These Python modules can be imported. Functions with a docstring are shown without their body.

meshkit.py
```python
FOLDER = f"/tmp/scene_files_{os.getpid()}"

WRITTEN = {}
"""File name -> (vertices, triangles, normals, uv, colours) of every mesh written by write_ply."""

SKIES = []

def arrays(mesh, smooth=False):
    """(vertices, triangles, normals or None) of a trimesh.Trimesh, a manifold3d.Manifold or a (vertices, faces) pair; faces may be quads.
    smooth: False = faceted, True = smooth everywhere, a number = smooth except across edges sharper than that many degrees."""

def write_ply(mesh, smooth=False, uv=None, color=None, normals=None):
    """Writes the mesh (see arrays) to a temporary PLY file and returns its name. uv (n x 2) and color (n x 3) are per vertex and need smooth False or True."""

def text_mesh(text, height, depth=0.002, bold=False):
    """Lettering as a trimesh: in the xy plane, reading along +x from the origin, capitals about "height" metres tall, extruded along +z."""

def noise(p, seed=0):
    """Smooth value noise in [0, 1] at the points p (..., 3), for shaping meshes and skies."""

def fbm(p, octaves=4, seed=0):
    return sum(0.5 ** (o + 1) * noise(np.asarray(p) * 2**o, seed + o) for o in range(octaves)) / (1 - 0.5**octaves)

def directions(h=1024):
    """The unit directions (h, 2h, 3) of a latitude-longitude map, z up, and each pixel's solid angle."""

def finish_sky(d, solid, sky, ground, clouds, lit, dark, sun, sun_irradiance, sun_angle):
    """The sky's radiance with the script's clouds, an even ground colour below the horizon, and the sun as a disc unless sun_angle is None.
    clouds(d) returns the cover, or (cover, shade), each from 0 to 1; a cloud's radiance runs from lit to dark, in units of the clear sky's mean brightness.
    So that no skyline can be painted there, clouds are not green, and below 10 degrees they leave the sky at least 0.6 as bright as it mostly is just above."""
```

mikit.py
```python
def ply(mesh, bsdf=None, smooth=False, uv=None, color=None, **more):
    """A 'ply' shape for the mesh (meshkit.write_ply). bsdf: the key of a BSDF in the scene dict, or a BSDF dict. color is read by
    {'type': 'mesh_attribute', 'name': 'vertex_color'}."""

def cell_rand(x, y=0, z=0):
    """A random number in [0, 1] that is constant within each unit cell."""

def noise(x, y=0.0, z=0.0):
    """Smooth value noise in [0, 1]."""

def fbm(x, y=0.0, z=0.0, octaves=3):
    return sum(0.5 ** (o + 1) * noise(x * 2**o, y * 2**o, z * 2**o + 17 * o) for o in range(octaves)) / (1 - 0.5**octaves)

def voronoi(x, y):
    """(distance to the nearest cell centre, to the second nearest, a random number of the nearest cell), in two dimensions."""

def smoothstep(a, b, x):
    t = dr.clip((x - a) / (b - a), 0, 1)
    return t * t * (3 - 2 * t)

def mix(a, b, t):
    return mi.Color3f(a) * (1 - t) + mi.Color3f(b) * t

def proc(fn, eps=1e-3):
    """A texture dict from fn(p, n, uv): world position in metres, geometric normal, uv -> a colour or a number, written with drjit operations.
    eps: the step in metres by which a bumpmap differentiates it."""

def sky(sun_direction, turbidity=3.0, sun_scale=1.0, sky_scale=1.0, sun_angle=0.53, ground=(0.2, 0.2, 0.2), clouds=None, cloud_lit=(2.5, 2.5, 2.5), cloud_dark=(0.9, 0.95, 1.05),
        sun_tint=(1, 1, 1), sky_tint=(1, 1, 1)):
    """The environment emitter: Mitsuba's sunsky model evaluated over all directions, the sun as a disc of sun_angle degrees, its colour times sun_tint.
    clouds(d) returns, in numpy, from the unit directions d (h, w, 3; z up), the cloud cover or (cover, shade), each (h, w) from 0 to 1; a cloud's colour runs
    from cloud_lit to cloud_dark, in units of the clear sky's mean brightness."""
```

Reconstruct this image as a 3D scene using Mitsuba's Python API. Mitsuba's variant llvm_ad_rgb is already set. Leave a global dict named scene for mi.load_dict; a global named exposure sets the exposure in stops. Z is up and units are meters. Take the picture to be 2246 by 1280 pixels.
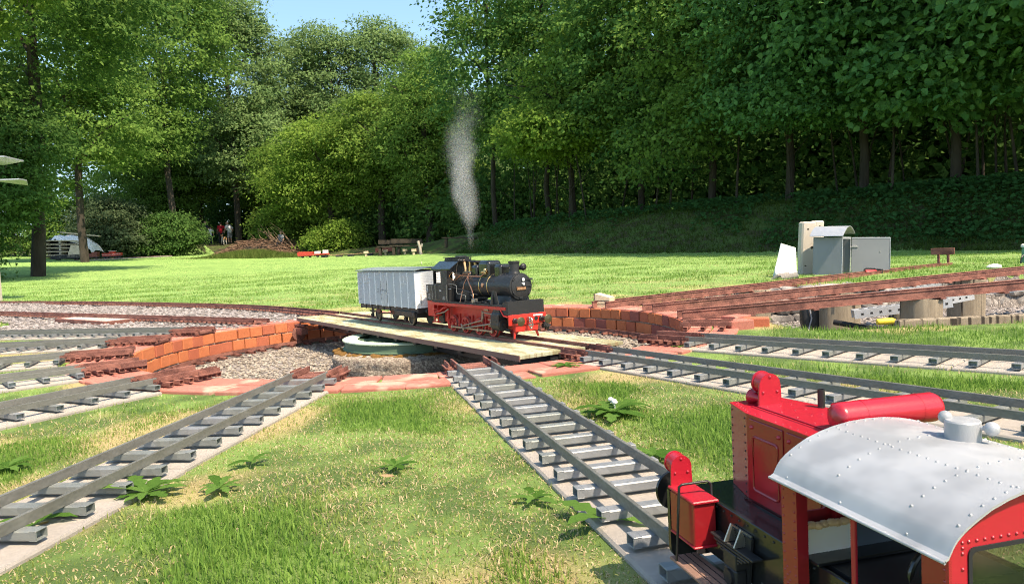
import math
import numpy as np
import trimesh
import drjit as dr
import mitsuba as mi
import mikit
import meshkit
from meshkit import noise, fbm
from scipy.interpolate import RBFInterpolator

T = mi.ScalarTransform4f
scene, labels = {}, {}

# ------------------------------------------------------------------ camera, sky, exposure
exposure = 2.45
CAM_H = 0.41                                     # camera 41 cm above the rail tops (5 inch gauge garden railway)
PITCH, ROLL = math.radians(3.357), math.radians(-2.781)
FOV = 2 * math.degrees(math.atan(1123 / 1636.0))
cam = np.array([0, 0, CAM_H])
fwd = np.array([0, math.cos(PITCH), -math.sin(PITCH)])
up0 = np.array([0, math.sin(PITCH), math.cos(PITCH)])
UPV = up0 * math.cos(ROLL) - np.array([1.0, 0, 0]) * math.sin(ROLL)
scene['camera'] = {'type': 'perspective', 'fov': FOV, 'fov_axis': 'x', 'near_clip': 0.02, 'far_clip': 600.0,
                   'to_world': T().look_at(origin=cam.tolist(), target=(cam + fwd).tolist(), up=UPV.tolist())}
SUN_EL, SUN_AZ = math.radians(53), math.radians(-50)        # high June sun behind the camera, a little to its right
SUN = [math.cos(SUN_EL) * math.cos(SUN_AZ), math.cos(SUN_EL) * math.sin(SUN_AZ), math.sin(SUN_EL)]
scene['sky'] = mikit.sky(SUN, turbidity=4, sky_scale=1.5, sky_tint=(1.12, 1.05, 0.97), ground=(0.12, 0.16, 0.07))

# gravity leans about 2.8 degrees against the tilted railway plane: things that stand plumb use LEAN
_a = -ROLL
LEAN = np.array([[math.cos(_a), 0, math.sin(_a)], [0, 1, 0], [-math.sin(_a), 0, math.cos(_a)]])


# ------------------------------------------------------------------ mesh helpers
def unit(v):
    v = np.asarray(v, float)
    return v / (np.linalg.norm(v) + 1e-12)


def rotz(a):
    c, s = math.cos(a), math.sin(a)
    return np.array([[c, -s, 0], [s, c, 0], [0, 0, 1.0]])


def rotx(a):
    c, s = math.cos(a), math.sin(a)
    return np.array([[1.0, 0, 0], [0, c, -s], [0, s, c]])


def roty(a):
    c, s = math.cos(a), math.sin(a)
    return np.array([[c, 0, s], [0, 1.0, 0], [-s, 0, c]])


def frame_to(axis):
    """rotation whose third column is axis"""
    z = unit(axis)
    x = unit(np.cross([0, 0, 1.0] if abs(z[2]) < 0.9 else [1.0, 0, 0], z))
    return np.stack([x, np.cross(z, x), z], 1)


_cb = [(sx * a, sy * b, sz * c) for sx in (-1, 1) for sy in (-1, 1) for sz in (-1, 1) for a, b, c in ((1, .9, .9), (.9, 1, .9), (.9, .9, 1))]
_hull = trimesh.Trimesh(_cb, process=False).convex_hull
_idx = [int(np.argmin(np.linalg.norm(np.array(_cb) - v, axis=1))) for v in _hull.vertices]
_CBF = np.array(_idx)[_hull.faces]
_BOXV = np.array([[x, y, z] for x in (-1, 1) for y in (-1, 1) for z in (-1, 1)], float)
_BOXF = np.array([[0, 1, 3], [0, 3, 2], [4, 6, 7], [4, 7, 5], [0, 4, 5], [0, 5, 1], [2, 3, 7], [2, 7, 6], [0, 2, 6], [0, 6, 4], [1, 5, 7], [1, 7, 3]])
_ICO = {n: trimesh.creation.icosphere(subdivisions=n) for n in (0, 1, 2)}


class MB:
    def __init__(s):
        s.v, s.f, s.c, s.n = [], [], [], 0

    def add(s, v, f, c=None):
        v = np.asarray(v, float)
        s.v.append(v)
        s.f.append(np.asarray(f, int) + s.n)
        s.c.append(np.broadcast_to(np.asarray((1, 1, 1) if c is None else c, float), (len(v), 3)))
        s.n += len(v)
        return s

    def box(s, c, size, rot=None, ch=0.0, col=None):
        h = np.asarray(size, float) / 2
        if ch > 0:
            v = np.array([(sx * (h[0] - (ch if a < 1 else 0)), sy * (h[1] - (ch if b < 1 else 0)), sz * (h[2] - (ch if d < 1 else 0)))
                          for sx in (-1, 1) for sy in (-1, 1) for sz in (-1, 1) for a, b, d in ((1, .9, .9), (.9, 1, .9), (.9, .9, 1))])
            f = _CBF
        else:
            v, f = _BOXV * h, _BOXF
        if rot is not None:
            v = v @ np.asarray(rot).T
        return s.add(v + np.asarray(c, float), f, col)

    def span(s, x0, x1, y0, y1, z0, z1, ch=0.0, col=None):
        return s.box(((x0 + x1) / 2, (y0 + y1) / 2, (z0 + z1) / 2), (abs(x1 - x0), abs(y1 - y0), abs(z1 - z0)), None, ch, col)

    def lathe(s, prof, p0, axis, n=16, col=None, cap=True):
        """prof: [(radius, height along axis)]"""
        R = frame_to(axis)
        a = np.arange(n) * 2 * math.pi / n
        v = np.array([[r * math.cos(t), r * math.sin(t), h] for r, h in prof for t in a]) @ R.T + np.asarray(p0, float)
        f = []
        for i in range(len(prof) - 1):
            for j in range(n):
                k = (j + 1) % n
                f += [[i * n + j, i * n + k, (i + 1) * n + k], [i * n + j, (i + 1) * n + k, (i + 1) * n + j]]
        if cap:
            for i, flip in ((0, True), (len(prof) - 1, False)):
                if prof[i][0] > 1e-6:
                    for j in range(1, n - 1):
                        t = [i * n, i * n + j, i * n + j + 1]
                        f.append(t[::-1] if flip else t)
        return s.add(v, f, col)

    def cyl(s, p0, p1, r0, r1=None, n=12, col=None, ch=0.0):
        p0, p1 = np.asarray(p0, float), np.asarray(p1, float)
        L = np.linalg.norm(p1 - p0)
        r1 = r0 if r1 is None else r1
        prof = [(r0, 0), (r1, L)] if ch <= 0 else [(r0 - ch, 0), (r0, ch), (r1, L - ch), (r1 - ch, L)]
        return s.lathe(prof, p0, p1 - p0, n, col)

    def tube(s, pts, r, n=6, col=None):
        p = np.asarray(pts, float)
        r = np.broadcast_to(np.asarray(r, float), (len(p),))
        t = np.gradient(p, axis=0)
        t /= np.linalg.norm(t, axis=1, keepdims=True) + 1e-12
        ref = np.array([0, 0, 1.0]) if np.abs(t[:, 2]).mean() < 0.85 else np.array([1.0, 0.2, 0])
        a = np.cross(t, ref)
        a /= np.linalg.norm(a, axis=1, keepdims=True) + 1e-12
        b = np.cross(t, a)
        g = np.arange(n) * 2 * math.pi / n
        v = (p[:, None] + r[:, None, None] * (np.cos(g)[None, :, None] * a[:, None] + np.sin(g)[None, :, None] * b[:, None])).reshape(-1, 3)
        f = []
        for i in range(len(p) - 1):
            for j in range(n):
                k = (j + 1) % n
                f += [[i * n + j, (i + 1) * n + k, i * n + k], [i * n + j, (i + 1) * n + j, (i + 1) * n + k]]
        for i in (0, len(p) - 1):
            for j in range(1, n - 1):
                f.append([i * n, i * n + j, i * n + j + 1])
        return s.add(v, f, col)

    def sphere(s, c, r, sub=2, col=None, sc=(1, 1, 1)):
        m = _ICO[sub]
        return s.add(np.array(m.vertices) * r * np.asarray(sc) + np.asarray(c, float), m.faces, col)

    def prism(s, poly, h0, h1, R=None, o=(0, 0, 0), col=None, holes=()):
        """extrude a 2D outline along local z from h0 to h1; R maps local axes to the world"""
        from shapely.geometry import Polygon
        m = trimesh.creation.extrude_polygon(Polygon(poly, holes), h1 - h0, engine='earcut')
        v = np.array(m.vertices) + [0, 0, h0]
        if R is not None:
            v = v @ np.asarray(R).T
        return s.add(v + np.asarray(o, float), m.faces, col)

    def xf(s, R, o=(0, 0, 0)):
        s.v = [v @ np.asarray(R).T + np.asarray(o, float) for v in s.v]
        return s

    def merge(s, other, R=np.eye(3), o=(0, 0, 0), col=None):
        for v, f, c in zip(other.v, other.f, other.c):
            pass
        V, F, C = other.arr()
        return s.add(V @ np.asarray(R).T + np.asarray(o, float), F, C if col is None else col)

    def arr(s):
        return np.vstack(s.v), np.vstack(s.f), np.vstack(s.c)


# planes for prisms: XZ = local (x, y, z) -> world (x, -z.., )
R_XZ = np.array([[1.0, 0, 0], [0, 0, -1], [0, 1, 0]])       # outline in x,z; extruded along -y
R_YZ = np.array([[0, 0, 1.0], [1, 0, 0], [0, 1, 0]])        # outline in y,z; extruded along +x


def newkey(base):
    if base not in scene and base not in labels:
        return base
    i = 1
    while f'{base}_{i:03d}' in scene or f'{base}_{i:03d}' in labels:
        i += 1
    return f'{base}_{i:03d}'


def put(parent, name, mb, bsdf, smooth=False, color=False, M=None, to_world=None, stuff=False):
    """one entry of the scene; M = (R, o) applied to the vertices"""
    key = newkey(f'{parent}__{name}' if parent else name)
    V, F, C = mb.arr() if isinstance(mb, MB) else mb
    if M is not None:
        V = V @ np.asarray(M[0]).T + np.asarray(M[1], float)
    m = trimesh.Trimesh(V, F, process=False)
    if color:
        d = mikit.ply(m, bsdf, smooth=bool(smooth), color=C)
    else:
        d = mikit.ply(m, bsdf, smooth=smooth)
    if to_world is not None:
        d['to_world'] = to_world
    scene[key] = d
    if stuff:
        labels[key] = {'kind': 'stuff'}
    return key


def again(parent, name, d, R, o):
    """another copy of a part, with its own place"""
    key = newkey(f'{parent}__{name}' if parent else name)
    m = np.eye(4)
    m[:3, :3], m[:3, 3] = R, o
    scene[key] = {**d, 'to_world': T(m)}
    return key


def thing(name, label, cat, group=None):
    key = newkey(name)
    labels[key] = {'label': label, 'category': cat}
    if group:
        labels[key]['group'] = group
    return key


def tag(key, label, cat, group=None):
    labels[key] = {'label': label, 'category': cat}
    if group:
        labels[key]['group'] = group


def struct(key):
    labels[key] = {'kind': 'structure'}
    return key


# ------------------------------------------------------------------ materials
def rgb(c):
    return {'type': 'rgb', 'value': list(map(float, c))}


def mat(name, col, rough=0.5, metal=0.0, cc=0.0, ccg=0.9, spec=0.5):
    p = {'type': 'principled', 'base_color': col if isinstance(col, dict) else rgb(col), 'roughness': rough, 'metallic': metal, 'specular': spec}
    if cc:
        p['clearcoat'], p['clearcoat_gloss'] = cc, ccg
    scene[name] = {'type': 'twosided', 'bsdf': p}
    return name


def pmat(name, fn, rough=0.8, metal=0.0, bump=None, eps=2e-3, cc=0.0):
    p = {'type': 'principled', 'base_color': mikit.proc(fn), 'roughness': rough, 'metallic': metal, 'specular': 0.4}
    if cc:
        p['clearcoat'], p['clearcoat_gloss'] = cc, 0.9
    if bump:
        p = {'type': 'bumpmap', 'arbitrary': mikit.proc(bump[0], eps=eps), 'scale': bump[1], 'nested': p}
    scene[name] = {'type': 'twosided', 'bsdf': p}
    return name


N, FB, VO, MX, SS = mikit.noise, mikit.fbm, mikit.voronoi, mikit.mix, mikit.smoothstep


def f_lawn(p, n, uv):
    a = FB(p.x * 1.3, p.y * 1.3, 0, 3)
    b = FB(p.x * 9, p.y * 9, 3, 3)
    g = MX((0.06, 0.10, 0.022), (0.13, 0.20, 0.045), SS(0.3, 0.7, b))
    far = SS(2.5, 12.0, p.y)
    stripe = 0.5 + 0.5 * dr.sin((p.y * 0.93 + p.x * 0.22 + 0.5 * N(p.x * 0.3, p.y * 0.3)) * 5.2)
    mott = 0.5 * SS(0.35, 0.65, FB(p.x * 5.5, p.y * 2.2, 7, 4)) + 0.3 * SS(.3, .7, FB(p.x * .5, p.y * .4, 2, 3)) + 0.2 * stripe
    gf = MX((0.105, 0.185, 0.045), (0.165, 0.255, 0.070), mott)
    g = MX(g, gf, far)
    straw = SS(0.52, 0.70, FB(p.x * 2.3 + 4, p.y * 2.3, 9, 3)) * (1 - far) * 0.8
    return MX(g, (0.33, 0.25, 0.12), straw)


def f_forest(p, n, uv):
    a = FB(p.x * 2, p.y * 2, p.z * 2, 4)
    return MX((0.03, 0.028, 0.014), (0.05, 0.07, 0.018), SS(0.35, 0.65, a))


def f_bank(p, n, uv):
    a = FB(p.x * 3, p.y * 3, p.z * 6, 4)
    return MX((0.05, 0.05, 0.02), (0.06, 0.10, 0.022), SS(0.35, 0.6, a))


def f_gravel(p, n, uv):
    d1, d2, w = VO(p.x * 62, p.y * 62)
    c = MX((0.15, 0.13, 0.115), (0.33, 0.29, 0.26), w)
    return c * (0.45 + 0.55 * SS(0.02, 0.22, d2 - d1)) * (0.8 + 0.4 * FB(p.x * 2, p.y * 2, 1, 2))


def h_gravel(p, n, uv):
    d1, d2, w = VO(p.x * 62, p.y * 62)
    return SS(0.0, 0.35, d2 - d1) * (0.5 + 0.5 * w)


def f_concrete(p, n, uv):
    a = FB(p.x * 7, p.y * 7, p.z * 7, 4)
    b = N(p.x * 160, p.y * 160, p.z * 160)
    return MX((0.24, 0.215, 0.185), (0.37, 0.335, 0.30), 0.7 * a + 0.3 * b)


def f_exposed(p, n, uv):
    d1, d2, w = VO(p.x * 75 + p.z * 31, p.y * 75 + p.z * 75)
    c = MX((0.16, 0.12, 0.09), (0.55, 0.47, 0.37), w)
    return c * (0.35 + 0.65 * SS(0.02, 0.2, d2 - d1))


def h_exposed(p, n, uv):
    d1, d2, w = VO(p.x * 75 + p.z * 31, p.y * 75 + p.z * 75)
    return SS(0.0, 0.3, d2 - d1) * w


def f_paver(p, n, uv):
    a = FB(p.x * 6, p.y * 6, p.z * 6, 4)
    b = N(p.x * 130, p.y * 130, p.z * 130)
    c = MX((0.28, 0.088, 0.066), (0.44, 0.18, 0.135), 0.75 * a + 0.25 * b)
    return MX(c, (0.5, 0.36, 0.27), SS(0.60, 0.78, FB(p.x * 11 + 3, p.y * 11, 5, 3)) * 0.6)


def brick(c0, c1):
    def f(p, n, uv):
        a = FB(p.x * 14, p.y * 14, p.z * 14, 3)
        b = N(p.x * 210, p.y * 210, p.z * 210)
        return MX(c0, c1, 0.6 * a + 0.4 * b)
    return f


def f_rust(p, n, uv):
    a = FB(p.x * 22, p.y * 22, p.z * 22, 4)
    b = N(p.x * 260, p.y * 260, p.z * 260)
    return MX((0.10, 0.040, 0.032), (0.29, 0.125, 0.092), SS(0.25, 0.75, 0.7 * a + 0.3 * b))


def f_galv(p, n, uv):
    d1, d2, w = VO(p.x * 45 + p.z * 20, p.y * 45 + p.z * 30)
    a = FB(p.x * 18, p.y * 18, p.z * 18, 3)
    return MX((0.20, 0.212, 0.222), (0.33, 0.345, 0.36), 0.45 * w + 0.55 * a) * MX((0.86, 0.88, 0.80), (1, 1, 1), SS(0.3, 0.6, FB(p.x * 6, p.y * 6, 3, 3)))


def f_galvrail(p, n, uv):
    a = FB(p.x * 25, p.y * 25, p.z * 40, 3)
    b = N(p.x * 150, p.y * 150, p.z * 220)
    return MX((0.11, 0.11, 0.095), (0.24, 0.24, 0.22), 0.65 * a + 0.35 * b)


def f_deck(p, n, uv):
    # flaky pale green paint over grey-brown boards, boards run along the bridge
    u = p.x * 0.5412 - p.y * 0.8409
    v = p.x * 0.8409 + p.y * 0.5412
    fl = FB(u * 9, v * 26, 2, 4)
    fine = FB(u * 40, v * 120, 4, 2)
    c = MX((0.23, 0.22, 0.125), (0.36, 0.38, 0.255), SS(0.38, 0.62, fl))
    c = MX(c, (0.22, 0.165, 0.09), SS(0.56, 0.70, fine) * 0.75)
    return c


def f_log(p, n, uv):
    a = FB(p.x * 30, p.y * 30, p.z * 2.2, 3)
    b = FB(p.x * 160, p.y * 160, p.z * 6, 2)
    c = MX((0.13, 0.10, 0.07), (0.36, 0.30, 0.215), 0.55 * a + 0.45 * b)
    return MX(c, (0.04, 0.032, 0.024), SS(0.66, 0.74, FB(p.x * 42, p.y * 42, p.z * 1.2, 2)))


def f_bark(p, n, uv):
    a = FB(p.x * 7, p.y * 7, p.z * 1.6, 4)
    return MX((0.022, 0.019, 0.014), (0.085, 0.07, 0.055), a)


def f_stone(p, n, uv):
    a = FB(p.x * 9, p.y * 9, p.z * 9, 4)
    return MX((0.11, 0.10, 0.095), (0.36, 0.33, 0.30), SS(.25, .75, a))


def f_roofalu(p, n, uv):
    a = FB(p.x * 28, p.y * 28, p.z * 28, 3)
    return MX((0.31, 0.32, 0.335), (0.42, 0.43, 0.445), SS(.3, .7, a))


def f_cab(p, n, uv):
    a = FB(p.x * 3, p.y * 3, p.z * 3, 4)
    return MX((0.17, 0.185, 0.20), (0.235, 0.25, 0.265), a)


def f_dark(p, n, uv):
    a = FB(p.x * 30, p.y * 30, p.z * 30, 3)
    return MX((0.012, 0.013, 0.015), (0.035, 0.036, 0.038), a)


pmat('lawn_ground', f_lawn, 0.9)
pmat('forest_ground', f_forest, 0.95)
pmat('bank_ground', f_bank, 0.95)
pmat('gravel_mat', f_gravel, 0.9, bump=(h_gravel, 0.006))
pmat('concrete_mat', f_concrete, 0.9)
pmat('exposed_mat', f_exposed, 0.9, bump=(h_exposed, 0.01))
pmat('paver_mat', f_paver, 0.9)
pmat('brick_a', brick((0.40, 0.115, 0.045), (0.58, 0.20, 0.085)), 0.85)
pmat('brick_b', brick((0.33, 0.085, 0.045), (0.46, 0.145, 0.075)), 0.85)
pmat('brick_c', brick((0.20, 0.055, 0.045), (0.34, 0.115, 0.085)), 0.85)
pmat('rust_mat', f_rust, 0.75)
pmat('galv_mat', f_galv, 0.45, metal=0.35)
pmat('galv_rail', f_galvrail, 0.5, metal=0.3)
pmat('deck_mat', f_deck, 0.85)
pmat('log_mat', f_log, 0.9)
pmat('bark_mat', f_bark, 0.95)
pmat('stone_mat', f_stone, 0.9)
pmat('roof_silver', f_roofalu, 0.38, metal=0.15, cc=0.3)
pmat('cabinet_mat', f_cab, 0.5)
pmat('soot_black', f_dark, 0.42)
mat('black_gloss', (0.008, 0.009, 0.010), 0.16, cc=1.0, ccg=0.97)
mat('black_satin', (0.018, 0.018, 0.019), 0.45)
mat('black_rubber', (0.012, 0.012, 0.013), 0.7)
mat('loco_red', (0.52, 0.028, 0.018), 0.38, cc=0.3)
mat('wheel_red', (0.42, 0.028, 0.02), 0.5)
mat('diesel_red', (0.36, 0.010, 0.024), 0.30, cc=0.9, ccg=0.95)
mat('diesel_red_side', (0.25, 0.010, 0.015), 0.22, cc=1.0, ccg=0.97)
mat('steel', (0.42, 0.40, 0.36), 0.35, metal=0.9)
mat('rod_steel', (0.36, 0.29, 0.22), 0.42, metal=0.7)
mat('brass', (0.70, 0.50, 0.22), 0.3, metal=1.0)
mat('copper', (0.62, 0.30, 0.18), 0.35, metal=1.0)
mat('bronze_plate', (0.28, 0.13, 0.06), 0.5, metal=0.5)
mat('bronze_letter', (0.66, 0.42, 0.24), 0.4, metal=0.6)
mat('buffer_bronze', (0.10, 0.085, 0.045), 0.4, metal=0.6)
mat('white_lamp', (0.85, 0.86, 0.84), 0.25)
mat('white_paint', (0.70, 0.70, 0.69), 0.6)
mat('van_grey', (0.46, 0.47, 0.47), 0.65)
mat('van_stake', (0.74, 0.75, 0.75), 0.6)
mat('van_roof', (0.13, 0.165, 0.165), 0.7)
mat('van_mark', (0.10, 0.10, 0.10), 0.6)
mat('tan_wood', (0.55, 0.36, 0.19), 0.5)
mat('step_wood', (0.23, 0.135, 0.10), 0.8)
mat('cream', (0.62, 0.59, 0.50), 0.6)
mat('slate_blue', (0.05, 0.07, 0.09), 0.5)
mat('moss', (0.16, 0.085, 0.02), 1.0)
mat('ring_green', (0.46, 0.56, 0.40), 0.6)
mat('ring_dark', (0.10, 0.16, 0.10), 0.7)
mat('alu', (0.72, 0.73, 0.75), 0.35, metal=0.6)
mat('pale_wood', (0.62, 0.51, 0.34), 0.8)
mat('white_weather', (0.70, 0.69, 0.66), 0.8)
mat('post_wood', (0.50, 0.44, 0.37), 0.9)
mat('blue_plastic', (0.03, 0.35, 0.62), 0.4)
mat('red_plastic', (0.60, 0.03, 0.03), 0.4)
mat('yellow_plastic', (0.75, 0.62, 0.05), 0.5)
mat('green_paint', (0.10, 0.24, 0.15), 0.5)
mat('far_red', (0.50, 0.055, 0.035), 0.6)
mat('far_brown', (0.24, 0.07, 0.05), 0.7)
mat('far_dark', (0.035, 0.035, 0.04), 0.7)
mat('tarp_dark', (0.02, 0.022, 0.028), 0.35)
mat('tarp_white', (0.75, 0.76, 0.78), 0.45)
mat('skin', (0.55, 0.33, 0.24), 0.6)
mat('cloth_white', (0.78, 0.78, 0.80), 0.9)
mat('cloth_red', (0.60, 0.02, 0.04), 0.9)
mat('cloth_navy', (0.03, 0.035, 0.06), 0.9)
mat('cloth_grey', (0.30, 0.31, 0.34), 0.9)
mat('cloth_olive', (0.12, 0.12, 0.08), 0.9)
mat('cloth_jeans', (0.12, 0.16, 0.24), 0.9)
mat('hair', (0.09, 0.06, 0.04), 0.7)
mat('roof_grey', (0.42, 0.44, 0.47), 0.4, metal=0.3)
mat('grate_grey', (0.40, 0.39, 0.38), 0.7)
mat('vcol', {'type': 'mesh_attribute', 'name': 'vertex_color'}, 0.9, spec=0.2)
scene['foliage'] = {'type': 'principledthin', 'base_color': {'type': 'mesh_attribute', 'name': 'vertex_color'}, 'roughness': 0.45, 'diff_trans': 0.95, 'eta': 1.4}
scene['grass_mat'] = {'type': 'principledthin', 'base_color': {'type': 'mesh_attribute', 'name': 'vertex_color'}, 'roughness': 0.5, 'diff_trans': 0.8, 'eta': 1.35}
scene['pane_dark'] = {'type': 'thindielectric', 'int_ior': 1.5, 'specular_transmittance': rgb((.55, .57, .6))}

# ------------------------------------------------------------------ the setting: terrain
CX, CY = -0.5452, 4.2891                         # centre of the turntable
R_PIT = 1.50
_ctrl = np.array([
    (-17.8, 26, .386), (-23.2, 34, .79), (-24.1, 45, .925), (-22.6, 58, 1.30), (-12.3, 42, .445), (-6.7, 38, .36), (-2.3, 32, .30), (.07, 27, .20), (3.8, 22, .07), (6.6, 18.5, -.01),
    (8.9, 16.5, -.08), (10.3, 15, -.126), (-2.9, 8.3, -.055), (-.1, 6.85, -.055), (1.5, 6.6, -.055), (-6, 6, -.055), (-6, 2, -.055), (0, 1, -.055), (3, 1.5, -.055), (2, 2.6, -.055), (4, 3, -.055),
    (1.2, 3.4, -.055), (2.2, 3.5, -.055), (-2.6, 3.0, -.055), (-1.8, 1.8, -.055), (-3, 4.5, -.055), (-2.4, 5.6, -.055), (1.4, 4.6, -.055), (1.0, 5.6, -.055),
    (2, 8, -.055), (5, 8.3, -.06), (8, 8, -.09), (-3, 14, -.055), (0, 13.4, -.055), (4, 13, -.06), (-8, 18, -.04), (-5, 24, .02), (-12, 22, .10), (12, 8, -.12), (15, 3, -.12), (-12, 10, -.02), (-15, 3, 0), (0, -5, -.055), (10, -5, -.1),
    (-10, -5, -.055), (-30, 50, 1.3), (-40, 40, 1.6), (-60, 70, 3), (0, 80, 2.2), (40, 60, 2.5), (60, 10, 1), (-60, 0, 1), (0, -60, 0), (60, -60, 0), (-60, -60, 0), (120, 120, 3), (-120, 120, 4), (120, -120, 0), (-120, -120, 0)], float)
_rbf = RBFInterpolator(_ctrl[:, :2], _ctrl[:, 2], kernel='linear', smoothing=0.02)
_bank = np.array([(-12.3, 44), (-6.7, 38.3), (-2.3, 32), (.07, 27), (3.8, 22), (6.6, 18.5), (8.9, 16.5), (10.3, 15), (13.5, 10.5), (16.5, 4), (18, -6)], float)
_bankh = np.array([.25, .38, .95, 1.05, 1.18, 1.23, 1.27, 1.28, 1.3, 1.3, 1.3])


def smooth(a, b, x):
    t = np.clip((x - a) / (b - a), 0, 1)
    return t * t * (3 - 2 * t)


def bank_dist(x, y):
    """signed distance behind the foot of the bank, and the bank's height there"""
    p = np.stack([x, y], -1)
    best, hh = np.full(len(p), 1e9), np.zeros(len(p))
    sg = np.zeros(len(p))
    for i in range(len(_bank) - 1):
        a, b = _bank[i], _bank[i + 1]
        d = b - a
        t = np.clip(((p - a) @ d) / (d @ d), 0, 1)
        q = a + t[:, None] * d
        dist = np.linalg.norm(p - q, axis=1)
        s = d[0] * (p[:, 1] - a[1]) - d[1] * (p[:, 0] - a[0])
        m = dist < best
        best = np.where(m, dist, best)
        hh = np.where(m, _bankh[i] + t * (_bankh[i + 1] - _bankh[i]), hh)
        sg = np.where(m, np.sign(s), sg)
    return best * sg, hh


def ground_z(x, y):
    x, y = np.atleast_1d(np.asarray(x, float)), np.atleast_1d(np.asarray(y, float))
    z = _rbf(np.stack([x, y], -1))
    r = np.hypot(x - CX, y - CY)
    z = np.where(r < 2.2, -0.055, -0.055 + (z + 0.055) * smooth(2.2, 4.0, r))
    d, h = bank_dist(x, y)
    z = z + h * smooth(0, 2.0, d) + 0.02 * np.maximum(d - 2, 0)
    # the sunken work yard below the raised tracks on the right
    yc, yb = 3.50 - 0.10 * np.maximum(x - 2.0, 0), 6.75 + 0.10 * (x - 2.0)
    s = smooth(0, .55, y - yc) * smooth(0, .10, yb - y) * smooth(1.35, 1.75, x) * (1 - smooth(7.5, 8.5, x))
    z = z - 0.31 * s
    lump = (meshkit.noise(np.stack([x * 1.1, y * 1.1, 0 * x], -1)) - 0.5) * 0.02 * smooth(2.5, 5, r)
    return z + lump


def gz(x, y):
    return float(ground_z([x], [y])[0])


def in_yard(x, y):
    yc, yb = 3.50 - 0.10 * np.maximum(x - 2.0, 0), 6.75 + 0.10 * (x - 2.0)
    return (y > yc + .15) & (y < yb) & (x > 1.5) & (x < 8.2)


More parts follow.
